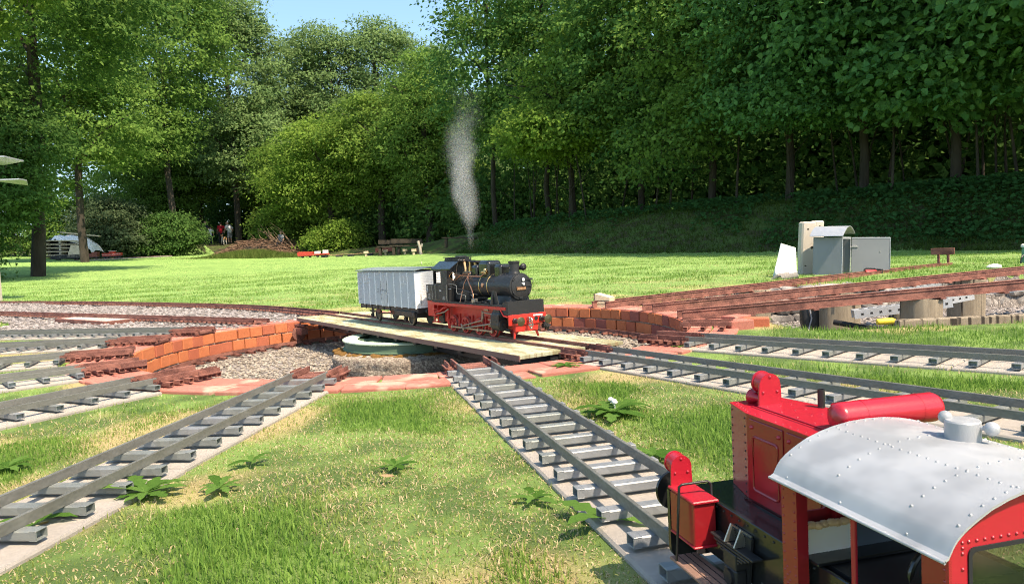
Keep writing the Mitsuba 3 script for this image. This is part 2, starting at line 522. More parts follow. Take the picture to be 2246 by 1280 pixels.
# one ground sheet in rings about the pit, split by what covers it
rr = np.concatenate([np.arange(1.535, 3, .05), np.arange(3, 9, .1), np.arange(9, 50, .45), np.geomspace(50, 260, 14)])
th = np.linspace(0, 2 * math.pi, 541)[:-1]
RR, TH = np.meshgrid(rr, th, indexing='ij')
GX, GY = CX + RR * np.cos(TH), CY + RR * np.sin(TH)
GZ = ground_z(GX.ravel(), GY.ravel()).reshape(GX.shape)
gv = np.stack([GX, GY, GZ], -1).reshape(-1, 3)
nt = len(th)
i, j = np.meshgrid(np.arange(len(rr) - 1), np.arange(nt), indexing='ij')
a, b, c, d = i * nt + j, i * nt + (j + 1) % nt, (i + 1) * nt + (j + 1) % nt, (i + 1) * nt + j
gf = np.concatenate([np.stack([a, d, c], -1).reshape(-1, 3), np.stack([a, c, b], -1).reshape(-1, 3)])
cen = gv[gf].mean(1)
bd, _ = bank_dist(cen[:, 0], cen[:, 1])
wood = (bd > 2.2) | (cen[:, 1] > 62) | (cen[:, 0] < -33) | ((cen[:, 1] > 46 + 0.55 * (cen[:, 0] + 12)) & (cen[:, 0] > -14) & (cen[:, 0] < -2) & (bd > .8))
isbank = (bd > 0.05) & ~wood
yard = in_yard(cen[:, 0], cen[:, 1])
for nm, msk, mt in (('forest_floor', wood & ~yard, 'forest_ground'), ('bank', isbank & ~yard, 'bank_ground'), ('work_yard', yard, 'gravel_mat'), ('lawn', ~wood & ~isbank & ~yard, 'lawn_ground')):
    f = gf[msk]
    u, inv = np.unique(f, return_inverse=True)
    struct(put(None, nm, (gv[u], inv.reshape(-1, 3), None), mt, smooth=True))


def sheet(poly, dz, step=0.12):
    """a flat-lying sheet over the terrain inside a polygon (list of x, y)"""
    from shapely.geometry import Polygon, box as sbox
    P = Polygon(poly).buffer(0)
    x0, y0, x1, y1 = P.bounds
    V, F, n = [], [], 0
    for gx in np.arange(x0, x1, step):
        for gy in np.arange(y0, y1, step):
            q = sbox(gx, gy, gx + step, gy + step).intersection(P)
            for g in getattr(q, 'geoms', [q]):
                if g.geom_type == 'Polygon' and g.area > 1e-7:
                    pts = np.array(g.exterior.coords)[:-1]
                    V.append(pts)
                    F += [[n, n + k, n + k + 1] for k in range(1, len(pts) - 1)]
                    n += len(pts)
    V = np.vstack(V)
    return np.column_stack([V, ground_z(V[:, 0], V[:, 1]) + dz]), np.array(F), None


def pol(r, deg):
    return (CX + r * math.cos(math.radians(deg)), CY + r * math.sin(math.radians(deg)))


MAIN = np.array([(-1.357, 5.55), (-1.87, 6.22), (-2.34, 6.77), (-3.46, 7.81), (-5.25, 9.27), (-7.45, 10.83), (-10, 12.4), (-14, 14.6)])
yard_poly = [pol(1.6, 122), (-1.82, 6.45), (-2.2, 6.9), (-3.4, 8.0), (-5.2, 9.5), (-7.4, 11.1), (-9.6, 12.45), (-11, 11.2), pol(8, 142), pol(4.6, 149), pol(4.3, 152), pol(4.4, 155), pol(3.6, 156), pol(2.2, 154), pol(1.6, 153)]
struct(put(None, 'gravel_yard', sheet(yard_poly, 0.008), 'gravel_mat', smooth=False))

# pit: floor, upright back of the brickwork
pr = np.linspace(0, 1.535, 32)
PR, PT = np.meshgrid(pr, np.linspace(0, 2 * math.pi, 121)[:-1], indexing='ij')
px_, py_ = CX + PR * np.cos(PT), CY + PR * np.sin(PT)
pz_ = -0.222 + 0.012 * (meshkit.fbm(np.stack([px_ * 4, py_ * 4, 0 * px_], -1)) - .5)
n_ = 120
i, j = np.meshgrid(np.arange(31), np.arange(n_), indexing='ij')
a, b, c, d = i * n_ + j, i * n_ + (j + 1) % n_, (i + 1) * n_ + (j + 1) % n_, (i + 1) * n_ + j
pf = np.concatenate([np.stack([a, d, c], -1).reshape(-1, 3), np.stack([a, c, b], -1).reshape(-1, 3)])
struct(put(None, 'pit_floor', (np.stack([px_, py_, pz_], -1).reshape(-1, 3), pf, None), 'gravel_mat', smooth=True))
pw = MB()
pw.lathe([(1.536, -.23), (1.536, -.054)], (CX, CY, 0), (0, 0, 1), 120, cap=False)
struct(put(None, 'pit_lining', pw, 'concrete_mat'))

# ------------------------------------------------------------------ brick wall of the pit, pavers
rng = np.random.default_rng(11)
wall = thing('pit_wall', 'curved red brick wall two courses high around the turntable pit', 'wall')
bricks = []
BRK = [mikit.ply(trimesh.Trimesh(*MB().box((0, 0, 0), (.045, .0935 + .004 * k, .066), None, .003).arr()[:2], process=False), m) for k, m in enumerate(('brick_a', 'brick_b', 'brick_c', 'brick_a'))]
for course, (zc, off) in enumerate(((-.080, 0.0), (-.154, 1.9))):
    for k, deg in enumerate(np.arange(-36, 206, 3.86)):
        t = math.radians(deg + off + rng.uniform(-.12, .12))
        right = -36 < deg < 58
        w = rng.random()
        sh = (2 if w < .45 else 1) if deg < 12 else (0 if w < .62 else 1 if w < .9 else 2)
        if not right:
            sh = 0 if w < .8 else 1
        if course == 1 and 138 < deg < 141:
            continue                                         # the lower course has lost one brick beside the wheel
        r = R_PIT + .0225 + rng.uniform(-.004, .004)
        again(wall, 'brick', BRK[sh], rotz(t) @ rotx(rng.uniform(-.02, .02)) @ rotz(rng.uniform(-.03, .03)), (CX + r * math.cos(t), CY + r * math.sin(t), zc + rng.uniform(-.002, .002)))
mo = MB()
for zc in (-.1165, -.190):
    for deg in np.arange(-36, 206, 3.0):
        t = math.radians(deg)
        mo.box((CX + 1.524 * math.cos(t), CY + 1.524 * math.sin(t), zc), (.03, .08, .006), rotz(t))
put(wall, 'mortar', mo, 'concrete_mat')

pave = 'paving'
pv = MB()
for deg in np.arange(0, 360, 4):
    t = math.radians(deg)
    pv.box((CX + 1.64 * math.cos(t), CY + 1.64 * math.sin(t), -.058), (.20, .13, .010), rotz(t))
put(None, pave, pv, 'lawn_ground')
struct(pave)
for deg0, row in [(x, 0) for x in np.arange(-130, 230, 7.6)]:
    for (ra, rb) in ((1.508, 1.632), (1.640, 1.765)):
        deg = deg0 + (3.6 if ra > 1.6 else 0) + rng.uniform(-.4, .4)
        r = (ra + rb) / 2
        wd = r * math.radians(7.6) - .007
        t = math.radians(deg)
        b_ = MB().box((0, 0, 0), (rb - ra, wd, .016), None, .003)
        put(pave, 'paver', b_, 'paver_mat', M=(rotz(t + rng.uniform(-.02, .02)) @ rotx(rng.uniform(-.014, .014)) @ roty(rng.uniform(-.014, .014)),
                                              (CX + r * math.cos(t), CY + r * math.sin(t), -.0525 + rng.uniform(-.002, .0025))))

# ------------------------------------------------------------------ tracks
GA = 0.127 / 2
TUBE = MB()
_w, _h, _t = .013, .0088, .0022                    # half width, half height, wall of a hollow sleeper of length 1 (scaled later)


def sleeper_mesh(half, w=_w, h=_h, t=_t):
    m = MB()
    m.box((0, 0, 0), (2 * w, 2 * (half - .012), 2 * h), None, .0022)
    for s in (-1, 1):                                       # the open ends: four walls round a dark hole
        y0, y1 = s * (half - .014), s * half
        m.span(-w, w, y0, y1, h - t, h, .0007)
        m.span(-w, w, y0, y1, -h, -h + t, .0007)
        m.span(-w, -w + t, y0, y1, -h + t, h - t)
        m.span(w - t, w, y0, y1, -h + t, h - t)
    return m


SL_GALV = mikit.ply(trimesh.Trimesh(*sleeper_mesh(.105).arr()[:2], process=False), 'galv_mat')
SL_RUST = mikit.ply(trimesh.Trimesh(*sleeper_mesh(.098, .011, .0085).arr()[:2], process=False), 'rust_mat')
SL_HOLE = mikit.ply(trimesh.Trimesh(*MB().span(-_w + _t, _w - _t, -.0935, .0935, -_h + _t, _h - _t).arr()[:2], process=False), 'black_rubber')


def radial_track(deg, r1, label, rust_end, start=None, heading=None, sp=.117, rust_sp=.043, r0=1.482, slab=True, stops=True, group=None):
    """straight track that runs from the rim outwards; rusty end piece, then galvanised"""
    key = thing('railway_track', label, 'track', group)
    p = np.array(start if start is not None else pol(r0, deg))
    ang = math.radians(deg if heading is None else heading)
    u, n = np.array([math.cos(ang), math.sin(ang)]), np.array([-math.sin(ang), math.cos(ang)])
    L = r1
    R = rotz(ang)
    rg = np.random.default_rng(int(abs(deg) * 7))

    def at(s, l, z):
        q = p + u * s + n * l
        return (q[0], q[1], z)
    for l in (-GA, GA):
        put(key, 'rusty_rail', MB().span(0, rust_end - .001, -.0038, .0038, -.0205, 0, .0008), 'rust_mat', M=(R, at(0, l, 0)))
        put(key, 'rail', MB().span(rust_end + .001, L, -.0038, .0038, -.0205, 0, .0008), 'galv_rail', M=(R, at(0, l, 0)))
    for s in np.arange(.022, rust_end, rust_sp):
        again(key, 'rusty_sleeper', SL_RUST, R @ rotz(rg.uniform(-.02, .02)), at(s + rg.uniform(-.003, .003), rg.uniform(-.004, .004), -.0295))
    for s in np.arange(rust_end + .03, L, sp):
        Rj, o = R @ rotz(rg.uniform(-.015, .015)), at(s + rg.uniform(-.003, .003), rg.uniform(-.003, .003), -.0293)
        again(key, 'sleeper', SL_GALV, Rj, o)
    fp = MB()                                                # fishplates and bolts where rusty and galvanised rails meet
    for l in (-GA, GA):
        for sd in (-1, 1):
            fp.span(rust_end - .018, rust_end + .018, l + sd * .0042 - .0012, l + sd * .0042 + .0012, -.017, -.005)
            for ds in (-.010, .010):
                fp.cyl((rust_end + ds, l + sd * .005, -.011), (rust_end + ds, l + sd * .0095, -.011), .0034, n=6)
    put(key, 'fishplate', fp, 'rust_mat', M=(R, at(0, 0, 0)))
    if stops:                                                # angle iron guides beside the rail ends at the pit edge
        for sd in (-1, 1):
            g = MB().span(.0, .10, sd * .012 - .002, sd * .012 + .002, -.022, -.002).span(0, .10, sd * .012, sd * .024, -.022, -.018)
            put(key, 'guide_iron', g, 'rust_mat', M=(R, at(.01, sd * (GA + .016), 0)))
    if slab:
        sl = MB()
        s0 = rust_end + .02
        while s0 < L - .05:
            s1 = min(s0 + 1.0, L)
            sl.box((s0 / 2 + s1 / 2, rg.uniform(-.006, .006), -.058), (s1 - s0 - .006, .240, .026), None, .004)
            s0 = s1
        struct(put(None, 'track_slab', sl, 'concrete_mat', M=(R, at(0, 0, 0))))
    return key, at


tracks = {}
tracks['C'] = radial_track(-75.88, 2.9, 'galvanised track running from the pit towards the red and silver locomotive in the corner', .135)
tracks['D'] = radial_track(-96.91, 3.0, 'galvanised track running to the lower left corner of the lawn', .15)
tracks['E'] = radial_track(-57.24, 3.4, 'galvanised track in line with the bridge, passing behind the red and silver locomotive', .135)
tracks['A'] = radial_track(-118.22, 3.2, 'galvanised track at the left, first beside the one to the lower left corner', .27)
tracks['F'] = radial_track(-38.5, 3.4, 'galvanised track on the right between two strips of grass', .23, start=(.612, 3.369), heading=-45.4, group=None)
tracks['B'] = radial_track(-139.0, 2.6, 'galvanised track at the left edge, second beside the one to the lower left corner', .24)
tracks['G'] = radial_track(-160.0, 3.4, 'galvanised track at the left edge, third beside the one to the lower left corner', .30)
tracks['H'] = radial_track(178.7, 3.4, 'galvanised track at the left edge, fourth beside the one to the lower left corner', .30)
tracks['I'] = radial_track(162.2, 3.4, 'rearmost galvanised track at the left edge, beside the strip of grey stones', .22)
# short stub at the right end of the brick wall
k = thing('stub_track', 'short rusty track stub on three sleepers at the right end of the brick wall', 'track')
R = rotz(math.radians(-20.5))
for l in (-GA, GA):
    put(k, 'rusty_rail', MB().span(0, .25, l - .004, l + .004, -.020, 0, .0008), 'rust_mat', M=(R, (*pol(1.49, -20.5), 0)))
for s in (.03, .115, .205):
    q = pol(1.49 + s, -20.5)
    again(k, 'sleeper', SL_RUST, R, (*q, -.029))


def path_track(pts, name, label, r=.0038, hgt=.018, sp=.062, half=.085, skip=0.0, mat_='rust_mat'):
    key = thing(name, label, 'track')
    P = np.asarray(pts, float)
    seg = np.concatenate([[0], np.cumsum(np.linalg.norm(np.diff(P, axis=0), axis=1))])
    from scipy.interpolate import CubicSpline
    cs = CubicSpline(seg, P)
    s = np.arange(0, seg[-1], .08)
    q, d = cs(s), cs(s, 1)
    d /= np.linalg.norm(d, axis=1, keepdims=True)
    n = np.stack([-d[:, 1], d[:, 0]], 1)
    for l in (-GA, GA):
        m = MB()
        V = []
        for (o, z) in ((-r, -hgt), (r, -hgt), (r, 0), (-r, 0)):
            V.append(np.column_stack([q + n * (l + o), np.full(len(q), z)]))
        V = np.stack(V, 1).reshape(-1, 3)
        F = []
        for i_ in range(len(q) - 1):
            for e in range(4):
                a_, b_ = i_ * 4 + e, i_ * 4 + (e + 1) % 4
                F += [[a_, b_, b_ + 4], [a_, b_ + 4, a_ + 4]]
        put(key, 'rail', m.add(V, F), mat_)
    st = np.arange(.03 + skip, min(seg[-1], 6.5), sp)
    D_ = None
    if len(st):
        b_ = mikit.ply(trimesh.Trimesh(*MB().box((0, 0, 0), (.02, 2 * half, .012), None, .002).arr()[:2], process=False), mat_)
        for s_ in st:
            q_, d_ = cs(s_), cs(s_, 1)
            again(key, 'sleeper', b_, rotz(math.atan2(d_[1], d_[0])), (q_[0], q_[1], -hgt - .006))
    return key


path_track(MAIN, 'curved_track', 'rusty track curving from the rear of the bridge away to the left along the lawn')
p0_, dir_ = np.array(pol(1.50, 143.6)), np.array([math.cos(math.radians(143.6)), math.sin(math.radians(143.6))])
path_track([p0_ + dir_ * s for s in (0, 1.5, 3.2, 6)], 'yard_track', 'straight rusty track over the grey gravel, ending at the pit beside the steel cover')

# ring rail on the pit floor
rk = thing('ring_rail', 'circular rusty rail on short sleepers at the foot of the brick wall', 'rail')
for q0 in range(0, 360, 60):
    m = MB()
    t = np.radians(np.linspace(q0, q0 + 59.7, 25))
    ring = np.stack([np.cos(t), np.sin(t)], 1)
    V = np.stack([np.column_stack([[CX, CY] + ring * (1.447 + o), np.full(25, z)]) for o, z in ((-.004, -.198), (.004, -.198), (.004, -.178), (-.004, -.178))], 1).reshape(-1, 3)
    F = []
    for i_ in range(24):
        for e in range(4):
            a_, b_ = i_ * 4 + e, i_ * 4 + (e + 1) % 4
            F += [[a_, b_, b_ + 4], [a_, b_ + 4, a_ + 4]]
    put(rk, 'rail', m.add(V, F), 'rust_mat')
SL_SMALL = mikit.ply(trimesh.Trimesh(*sleeper_mesh(.042, .010, .008).arr()[:2], process=False), 'rust_mat')
for deg in np.arange(-34, 208, 4.6):
    t = math.radians(deg + rng.uniform(-.5, .5))
    again(rk, 'sleeper', SL_SMALL, rotz(t + math.pi / 2 + rng.uniform(-.05, .05)), (CX + 1.44 * math.cos(t), CY + 1.44 * math.sin(t), -.206))

# ------------------------------------------------------------------ turntable bridge
BA = math.radians(-57.24)
BR = rotz(BA)
BO = (CX, CY, 0.0)
BM = (BR, BO)
tt = thing('turntable_bridge', 'turntable bridge decked with flaky pale green boards carrying two rails', 'turntable')
dz0, dz1 = -.028, -.012
for (x0, x1) in ((-1.44, -.02), (-.014, 1.47)):
    put(tt, 'deck_board', MB().span(x0, x1, -.275, -.070, dz0, dz1, .0015), 'deck_mat', M=BM)
    put(tt, 'deck_board', MB().span(x0, x1, .070, .26, dz0, dz1, .0015), 'deck_mat', M=BM)
for (x0, x1) in ((-1.44, -.72), (-.716, .02), (.024, .75), (.754, 1.47)):
    put(tt, 'middle_board', MB().span(x0, x1, -.052, .052, dz0 - .002, dz1 - .002, .0015), 'deck_mat', M=BM)
for l in (-GA, GA):
    put(tt, 'rail', MB().span(-1.47, 1.475, l - .0045, l + .0045, -.024, 0, .0008), 'rust_mat', M=BM)
    put(tt, 'girder', MB().span(-1.44, 1.46, l * 1.6 - .02, l * 1.6 + .02, -.105, -.030, .002), 'soot_black', M=BM)
for x in np.arange(-1.40, 1.46, .235):
    put(tt, 'cross_beam', MB().span(x - .018, x + .018, -.262, .25, -.052, -.029, .002), 'soot_black', M=BM)
put(tt, 'edge_strip', MB().span(-1.44, 1.47, -.2775, -.2752, -.036, -.013), 'step_wood', M=BM)
# the ring the bridge turns on
rg_ = MB().lathe([(.425, -.0665), (.425, -.105), (.436, -.107), (.436, -.113), (.350, -.113), (.350, -.105), (.362, -.100), (.362, -.0665)], BO, (0, 0, 1), 72, cap=False)
rk0 = put(tt, 'bearing_ring', rg_, 'ring_dark', smooth=40)
put(rk0, 'top_flange', MB().lathe([(.352, -.066), (.352, -.060), (.436, -.060), (.436, -.066), (.352, -.066)], BO, (0, 0, 1), 72, cap=False), 'ring_green', smooth=40)
hb = MB()
for q in range(6):
    hb.box((0, 0, -.085), (.70, .035, .03), rotz(q * math.pi / 6))
hb.cyl((0, 0, -.11), (0, 0, -.03), .12, n=24)
put(tt, 'spider', hb, 'ring_dark', M=BM)
for sx, deg in ((-1, 133.6), (1, -46.5)):
    q = pol(1.447, deg)
    ax_ = np.array([math.cos(math.radians(deg)), math.sin(math.radians(deg)), 0])
    c0 = np.array([*q, -.128])
    w_ = MB().lathe([(.0, -.008), (.050, -.008), (.052, -.004), (.052, .003), (.046, .006), (.012, .007), (.010, .010), (0, .010)], c0, -ax_, 28, cap=False)
    wk = put(tt, 'wheel', w_, 'rust_mat', smooth=35)
    br_ = MB().box(c0 - ax_ * .05 + [0, 0, .022], (.07, .05, .05), rotz(math.radians(deg))).box(c0 - ax_ * .04 + [0, 0, .062], (.14, .035, .012), rotz(math.radians(deg)))
    put(tt, 'wheel_bracket', br_, 'rust_mat')
# pedestal of rough exposed-aggregate concrete
pd = thing('concrete_pedestal', 'rough pebbly concrete block under the green bearing ring of the turntable', 'pedestal')
ang = np.radians(np.array([-166, -150, -128, -105, -84, -60, -38, -10, 20, 60, 100, 140, 170]))
rad = np.array([.47, .52, .56, .57, .565, .57, .59, .57, .55, .55, .55, .53, .49])
aa = np.linspace(0, 2 * math.pi, 97)[:-1]
rad_i = np.interp(aa, np.mod(ang, 2 * math.pi)[np.argsort(np.mod(ang, 2 * math.pi))], rad[np.argsort(np.mod(ang, 2 * math.pi))], period=2 * math.pi)
zs = np.linspace(-.225, -.125, 9)
V = []
for z in zs:
    pts = np.column_stack([CX + rad_i * np.cos(aa), CY + rad_i * np.sin(aa), np.full(96, z)])
    w = (meshkit.fbm(pts * 28, 3) - .5) * .035 - .02 * max(0, (z + .135) / .01) * .5
    V.append(np.column_stack([CX + (rad_i + w) * np.cos(aa), CY + (rad_i + w) * np.sin(aa), np.full(96, z) + (meshkit.noise(pts * 22) - .5) * .006]))
V.append(np.column_stack([CX + rad_i * .8 * np.cos(aa), CY + rad_i * .8 * np.sin(aa), -.121 + 0.004 * meshkit.noise(pts * 17)]))
V = np.vstack(V + [np.array([[CX, CY, -.12]])])
F = []
for i_ in range(9):
    for e in range(96):
        a_, b_ = i_ * 96 + e, i_ * 96 + (e + 1) % 96
        F += [[a_, b_, b_ + 96], [a_, b_ + 96, a_ + 96]]
F += [[9 * 96 + e, 9 * 96 + (e + 1) % 96, 960] for e in range(96)]
put(pd, 'block', (V, np.array(F), None), 'exposed_mat', smooth=True)
ms = MB()
for q in range(90):
    t = math.radians(rng.uniform(-175, -40))
    r = rng.uniform(.40, .49)
    ms.sphere((CX + r * math.cos(t), CY + r * math.sin(t), -.121), rng.uniform(.010, .024), 1, sc=(1, 1, .55))
put(pd, 'moss', ms, 'moss', smooth=True)

# steel cover with a grating beside the yard track
mh = thing('drain_cover', 'square steel cover in a rusty frame over a grating on the gravel', 'cover')
cpts = np.array([(-4.05, 6.62), (-3.25, 5.95), (-2.97, 6.17), (-3.78, 6.93)])
c_ = cpts.mean(0)
e1, e2 = cpts[1] - cpts[0], cpts[3] - cpts[0]
t_ = math.atan2(e1[1], e1[0])
L1, L2 = np.linalg.norm(e1), np.linalg.norm(e2)
for (x, y, sx, sy) in ((0, -L2 / 2, L1, .03), (0, L2 / 2, L1, .03), (-L1 / 2, 0, .03, L2 - .03), (L1 / 2, 0, .03, L2 - .03)):
    put(mh, 'frame', MB().box((x, y, 0), (sx, sy, .03), None, .002), 'rust_mat', M=(rotz(t_), (*c_, -.030)))
put(mh, 'plate', MB().box((0, 0, 0), (L1 - .04, L2 - .04, .010), None, .002), 'concrete_mat', M=(rotz(t_), (*c_, -.022)))
gr = MB()
for x in np.arange(-L1 / 2 + .02, L1 / 2, .022):
    gr.span(x, x + .008, -L2 / 2 - .006, -L2 / 2 + .004, -.040, -.014)
put(mh, 'grating', gr, 'galv_mat', M=(rotz(t_), (*c_, -.030)), stuff=True)

# ------------------------------------------------------------------ steam locomotive on the bridge (local: x forward along the bridge, y away from the camera)
sl = thing('steam_locomotive', 'black and red model tank steam locomotive standing on the turntable bridge', 'steam locomotive')


def S(name, mb, m, smooth=False, parent=sl, **k):
    return put(parent, name, mb, m, smooth=smooth, M=BM, **k)


S('frame', MB().span(.36, 1.07, -.042, .042, .040, .140, .003), 'loco_red')
S('running_board', MB().span(.385, 1.075, -.100, .100, .1485, .1550, .001), 'black_satin')
for y in (-.0985, .0985):
    S('valance', MB().span(.385, 1.10, y - .002, y + .002, .134, .1480, .0008), 'loco_red')
ap = [(1.062, .1555), (1.085, .172), (1.118, .172), (1.118, .113), (1.062, .113)]
S('front_apron', MB().prism(ap, -.098, .098, R_XZ), 'black_satin')
bb = MB().span(1.118, 1.128, -.101, .101, .066, .113, .0015)
bm = S('buffer_beam', bb, 'loco_red')
S('beam_stripe', MB().box((1.1286, .055, .104), (.0006, .052, .006)), 'white_paint', parent=bm)
S('beam_hole', MB().cyl((1.1282, .045, .089), (1.1290, .045, .089), .010, n=16), 'black_rubber', parent=bm)
for y in (-.072, .074):
    b_ = MB().lathe([(.0125, 0), (.0125, .010), (.0095, .012), (.0095, .040), (.007, .042), (.007, .052)], (1.128, y, .087), (1, 0, 0), 16)
    bk = S('buffer', b_, 'black_satin', smooth=35)
    S('buffer_head', MB().lathe([(.007, 0), (.0195, .001), (.0205, .004), (.017, .0065), (0, .0085)], (1.178, y, .087), (1, 0, 0), 24, cap=False), 'buffer_bronze', smooth=35, parent=bk)
cp = MB()
cp.box((1.138, 0, .090), (.02, .012, .02), None, .002).tube([(1.140, 0, .090), (1.158, 0, .094), (1.166, 0, .086), (1.158, 0, .078), (1.148, 0, .080)], .0035, 8)
for y in (-.007, .007):
    cp.tube([(1.150, y, .086), (1.156, y, .066), (1.150, y, .052)], .0022, 6)
cp.cyl((1.15, -.013, .064), (1.15, .013, .064), .004, n=8).sphere((1.152, 0, .050), .006, 1)
S('coupling', cp, 'steel', smooth=40)
S('rail_guard', MB().span(1.095, 1.120, -.062, .062, .034, .066, .003).prism([(-.064, .034), (-.052, .034), (-.060, .004), (-.068, .004)], 1.104, 1.110, R_YZ).prism([(.064, .034), (.052, .034), (.064, .004), (.072, .004)], 1.104, 1.110, R_YZ), 'loco_red')
hp = MB()
for y in (.085, .095):
    hp.tube([(1.118, y, .070), (1.135, y, .066), (1.140, y + .01, .048), (1.125, y + .014, .036)], .0055, 8)
hp.cyl((1.13, .078, .052), (1.13, .108, .052), .010, n=12).cyl((1.12, .10, .052), (1.12, .130, .050), .0045, n=8)
S('brake_hose', hp, 'black_rubber', smooth=40)
for (x, y, z) in ((1.108, -.083, .140), (1.108, .086, .140)):
    lp = MB().cyl((x, y, .113), (x, y, z - .006), .003, n=8).cyl((x - .008, y, z), (x + .004, y, z), .0085, n=16)
    lk = S('headlamp', lp, 'black_satin', smooth=40)
    S('lamp_glass', MB().lathe([(.0082, 0), (.0075, .002), (.004, .0038), (0, .0045)], (x + .0042, y, z), (1, 0, 0), 16, cap=False), 'white_lamp', smooth=True, parent=lk)
S('front_step', MB().tube([(1.112, .004, .113), (1.112, .004, .143), (1.112, .028, .143), (1.112, .028, .113)], .0018, 6), 'steel')

# boiler and smokebox
BZ, BRD = .2355, .0575
S('boiler', MB().cyl((.555, 0, BZ), (.955, 0, BZ), BRD, n=40), 'soot_black', smooth=30)
sb_ = MB().lathe([(.0615, 0), (.0615, .128), (.0605, .131), (.0555, .1325)], (.952, 0, BZ), (1, 0, 0), 40)
S('smokebox', sb_, 'soot_black', smooth=30)
dr_ = MB().lathe([(.0530, 0), (.0530, .003), (.050, .0045), (.036, .0075), (.018, .0095), (0, .0102)], (1.0842, 0, BZ), (1, 0, 0), 40, cap=False)
for t in np.radians([40, 140, 215, 325, 265]):
    dr_.box((1.089, .051 * math.cos(t), BZ + .051 * math.sin(t)), (.007, .007, .016), rotx(t), .001)
dk = S('smokebox_door', dr_, 'soot_black', smooth=30)
for z in (.030, .002):
    S('door_hinge', MB().box((1.0945, .028, BZ + z), (.004, .052, .007), None, .001), 'soot_black', parent=dk)
S('door_handrail', MB().tube([(1.090, .050, BZ + .036), (1.098, .054, BZ + .036), (1.098, .060, BZ + .018), (1.090, .058, BZ + .010)], .0016, 6), 'steel', parent=dk)
S('door_lamp', MB().cyl((1.094, .005, BZ + .012), (1.103, .005, BZ + .012), .006, n=12).lathe([(.0078, 0), (.007, .003), (.003, .0055), (0, .006)], (1.098, .006, BZ + .030), (1, 0, 0), 14), 'white_lamp', smooth=40, parent=dk)
plate = MB().box((1.0965, -.006, BZ - .009), (.003, .050, .0135), None, .0006)
nk = S('name_plate', plate, 'bronze_plate', parent=dk)
tm = meshkit.text_mesh('ABBA N', .0088, .0012, bold=True)
tv = np.array(tm.vertices)
tv[:, :2] -= (tv[:, :2].min(0) + tv[:, :2].max(0)) / 2
tv[:, 0] *= .044 / (tv[:, 0].max() - tv[:, 0].min())
tl = MB().add(np.stack([tv[:, 2] + 1.0979, tv[:, 0] - .006, tv[:, 1] + BZ - .009], 1), tm.faces)
S('plate_lettering', tl, 'bronze_letter', parent=dk)
for x in (.625, .700, .800, .875):
    S('boiler_band', MB().lathe([(BRD + .0002, 0), (BRD + .0014, .0006), (BRD + .0014, .0036), (BRD + .0002, .0042)], (x, 0, BZ), (1, 0, 0), 40, cap=False), 'brass' if x > .75 else 'black_satin', smooth=30)
S('boiler_emblem', MB().lathe([(.011, 0), (.011, .0015), (.0085, .0022), (.0085, .0016), (0, .0018)], (.838, -BRD * .985 - .001, BZ + .006), (0, -1, .1), 20, cap=False), 'copper', smooth=30)
for x, y in ((.86, -.053), (.86, .053)):
    pass
S('boiler_rail', MB().tube([(.575, -.060, .262), (.95, -.060, .262)], .0014, 6), 'black_satin')
sd = [(-.058, .156), (.058, .156), (.048, .190), (.036, .205), (-.036, .205), (-.048, .190)]
S('saddle', MB().prism(sd, .955, 1.070, R_YZ), 'soot_black')
for y in (-.082, .080):
    S('smokebox_stay', MB().prism([(.945, .156), (1.020, .156), (1.000, .215), (.965, .220)], -.0015, .0015, R_XZ, (0, y, 0)).prism([(.020 if y > 0 else -.020, .156), (0, .156), (0, .21)], .972, .975, R_YZ, (0, y, 0)), 'soot_black')
ch_ = MB().lathe([(.030, -.004), (.026, .004), (.0235, .012), (.0235, .044), (.0265, .048), (.0265, .056), (.0205, .056), (.0195, .02)], (1.035, 0, .2945), (0, 0, 1), 28, cap=False)
S('chimney', ch_, 'soot_black', smooth=35)
S('dynamo', MB().sphere((1.050, .040, .322), .017, 2, sc=(.75, 1, 1)).cyl((1.035, .030, .318), (1.07, .030, .318), .010, n=14), 'black_satin', smooth=True)


def dome(x0, x1, hw, z0, z1, r=.014):
    import manifold3d as m3
    pts = []
    s_ = m3.Manifold.sphere(r, 20)
    parts = []
    for x in (x0 + r, x1 - r):
        for y in (-hw + r, hw - r):
            parts += [s_.translate([x, y, z1 - r]), m3.Manifold.cylinder(.01, r, r, 20).translate([x, y, z0])]
    h = m3.Manifold.batch_hull(parts).to_mesh()
    return MB().add(h.vert_properties[:, :3], h.tri_verts)


S('sand_dome', dome(.690, .745, .033, .270, .336), 'black_gloss', smooth=30)
S('steam_dome', dome(.772, .868, .041, .270, .3565, .018), 'black_gloss', smooth=30)
S('sand_dome', dome(.905, .965, .033, .270, .338), 'black_gloss', smooth=30)

# cab with real window openings
cab = [(.400, .155), (.560, .155), (.560, .318), (.405, .318)]
wins = [[(.412, .245), (.487, .245), (.487, .306), (.420, .310), (.412, .300)], [(.505, .247), (.545, .247), (.545, .285), (.505, .285)]]
for y in (-.0975, .0955):
    ck = S('cab_side', MB().prism(cab, 0, .002, R_XZ, (0, y + .002, 0), holes=[wins[0]]), 'black_satin')
rear = [(-.095, .155), (.095, .155), (.095, .318), (.046, .355), (-.046, .355), (-.095, .318)]
S('cab_rear', MB().prism(rear, .400, .402, R_YZ, holes=[[(-.078, .247), (-.020, .247), (-.020, .303), (-.078, .303)], [(.020, .247), (.078, .247), (.078, .303), (.020, .303)]]), 'black_satin')
ci = [(.066 + .0165 * math.cos(t), .283 + .021 * math.sin(t)) for t in np.linspace(0, 2 * math.pi, 25)[:-1]]
S('cab_front', MB().prism(rear, .558, .560, R_YZ, holes=[[(-y, z) for y, z in ci], ci]), 'black_satin')
for s_ in (-1, 1):
    S('window_rim', MB().lathe([(.0165, 0), (.0165, .002), (.0185, .002), (.0185, 0)], (.5605, s_ * .066, .283), (1, 0, 0), 24, cap=False), 'brass')
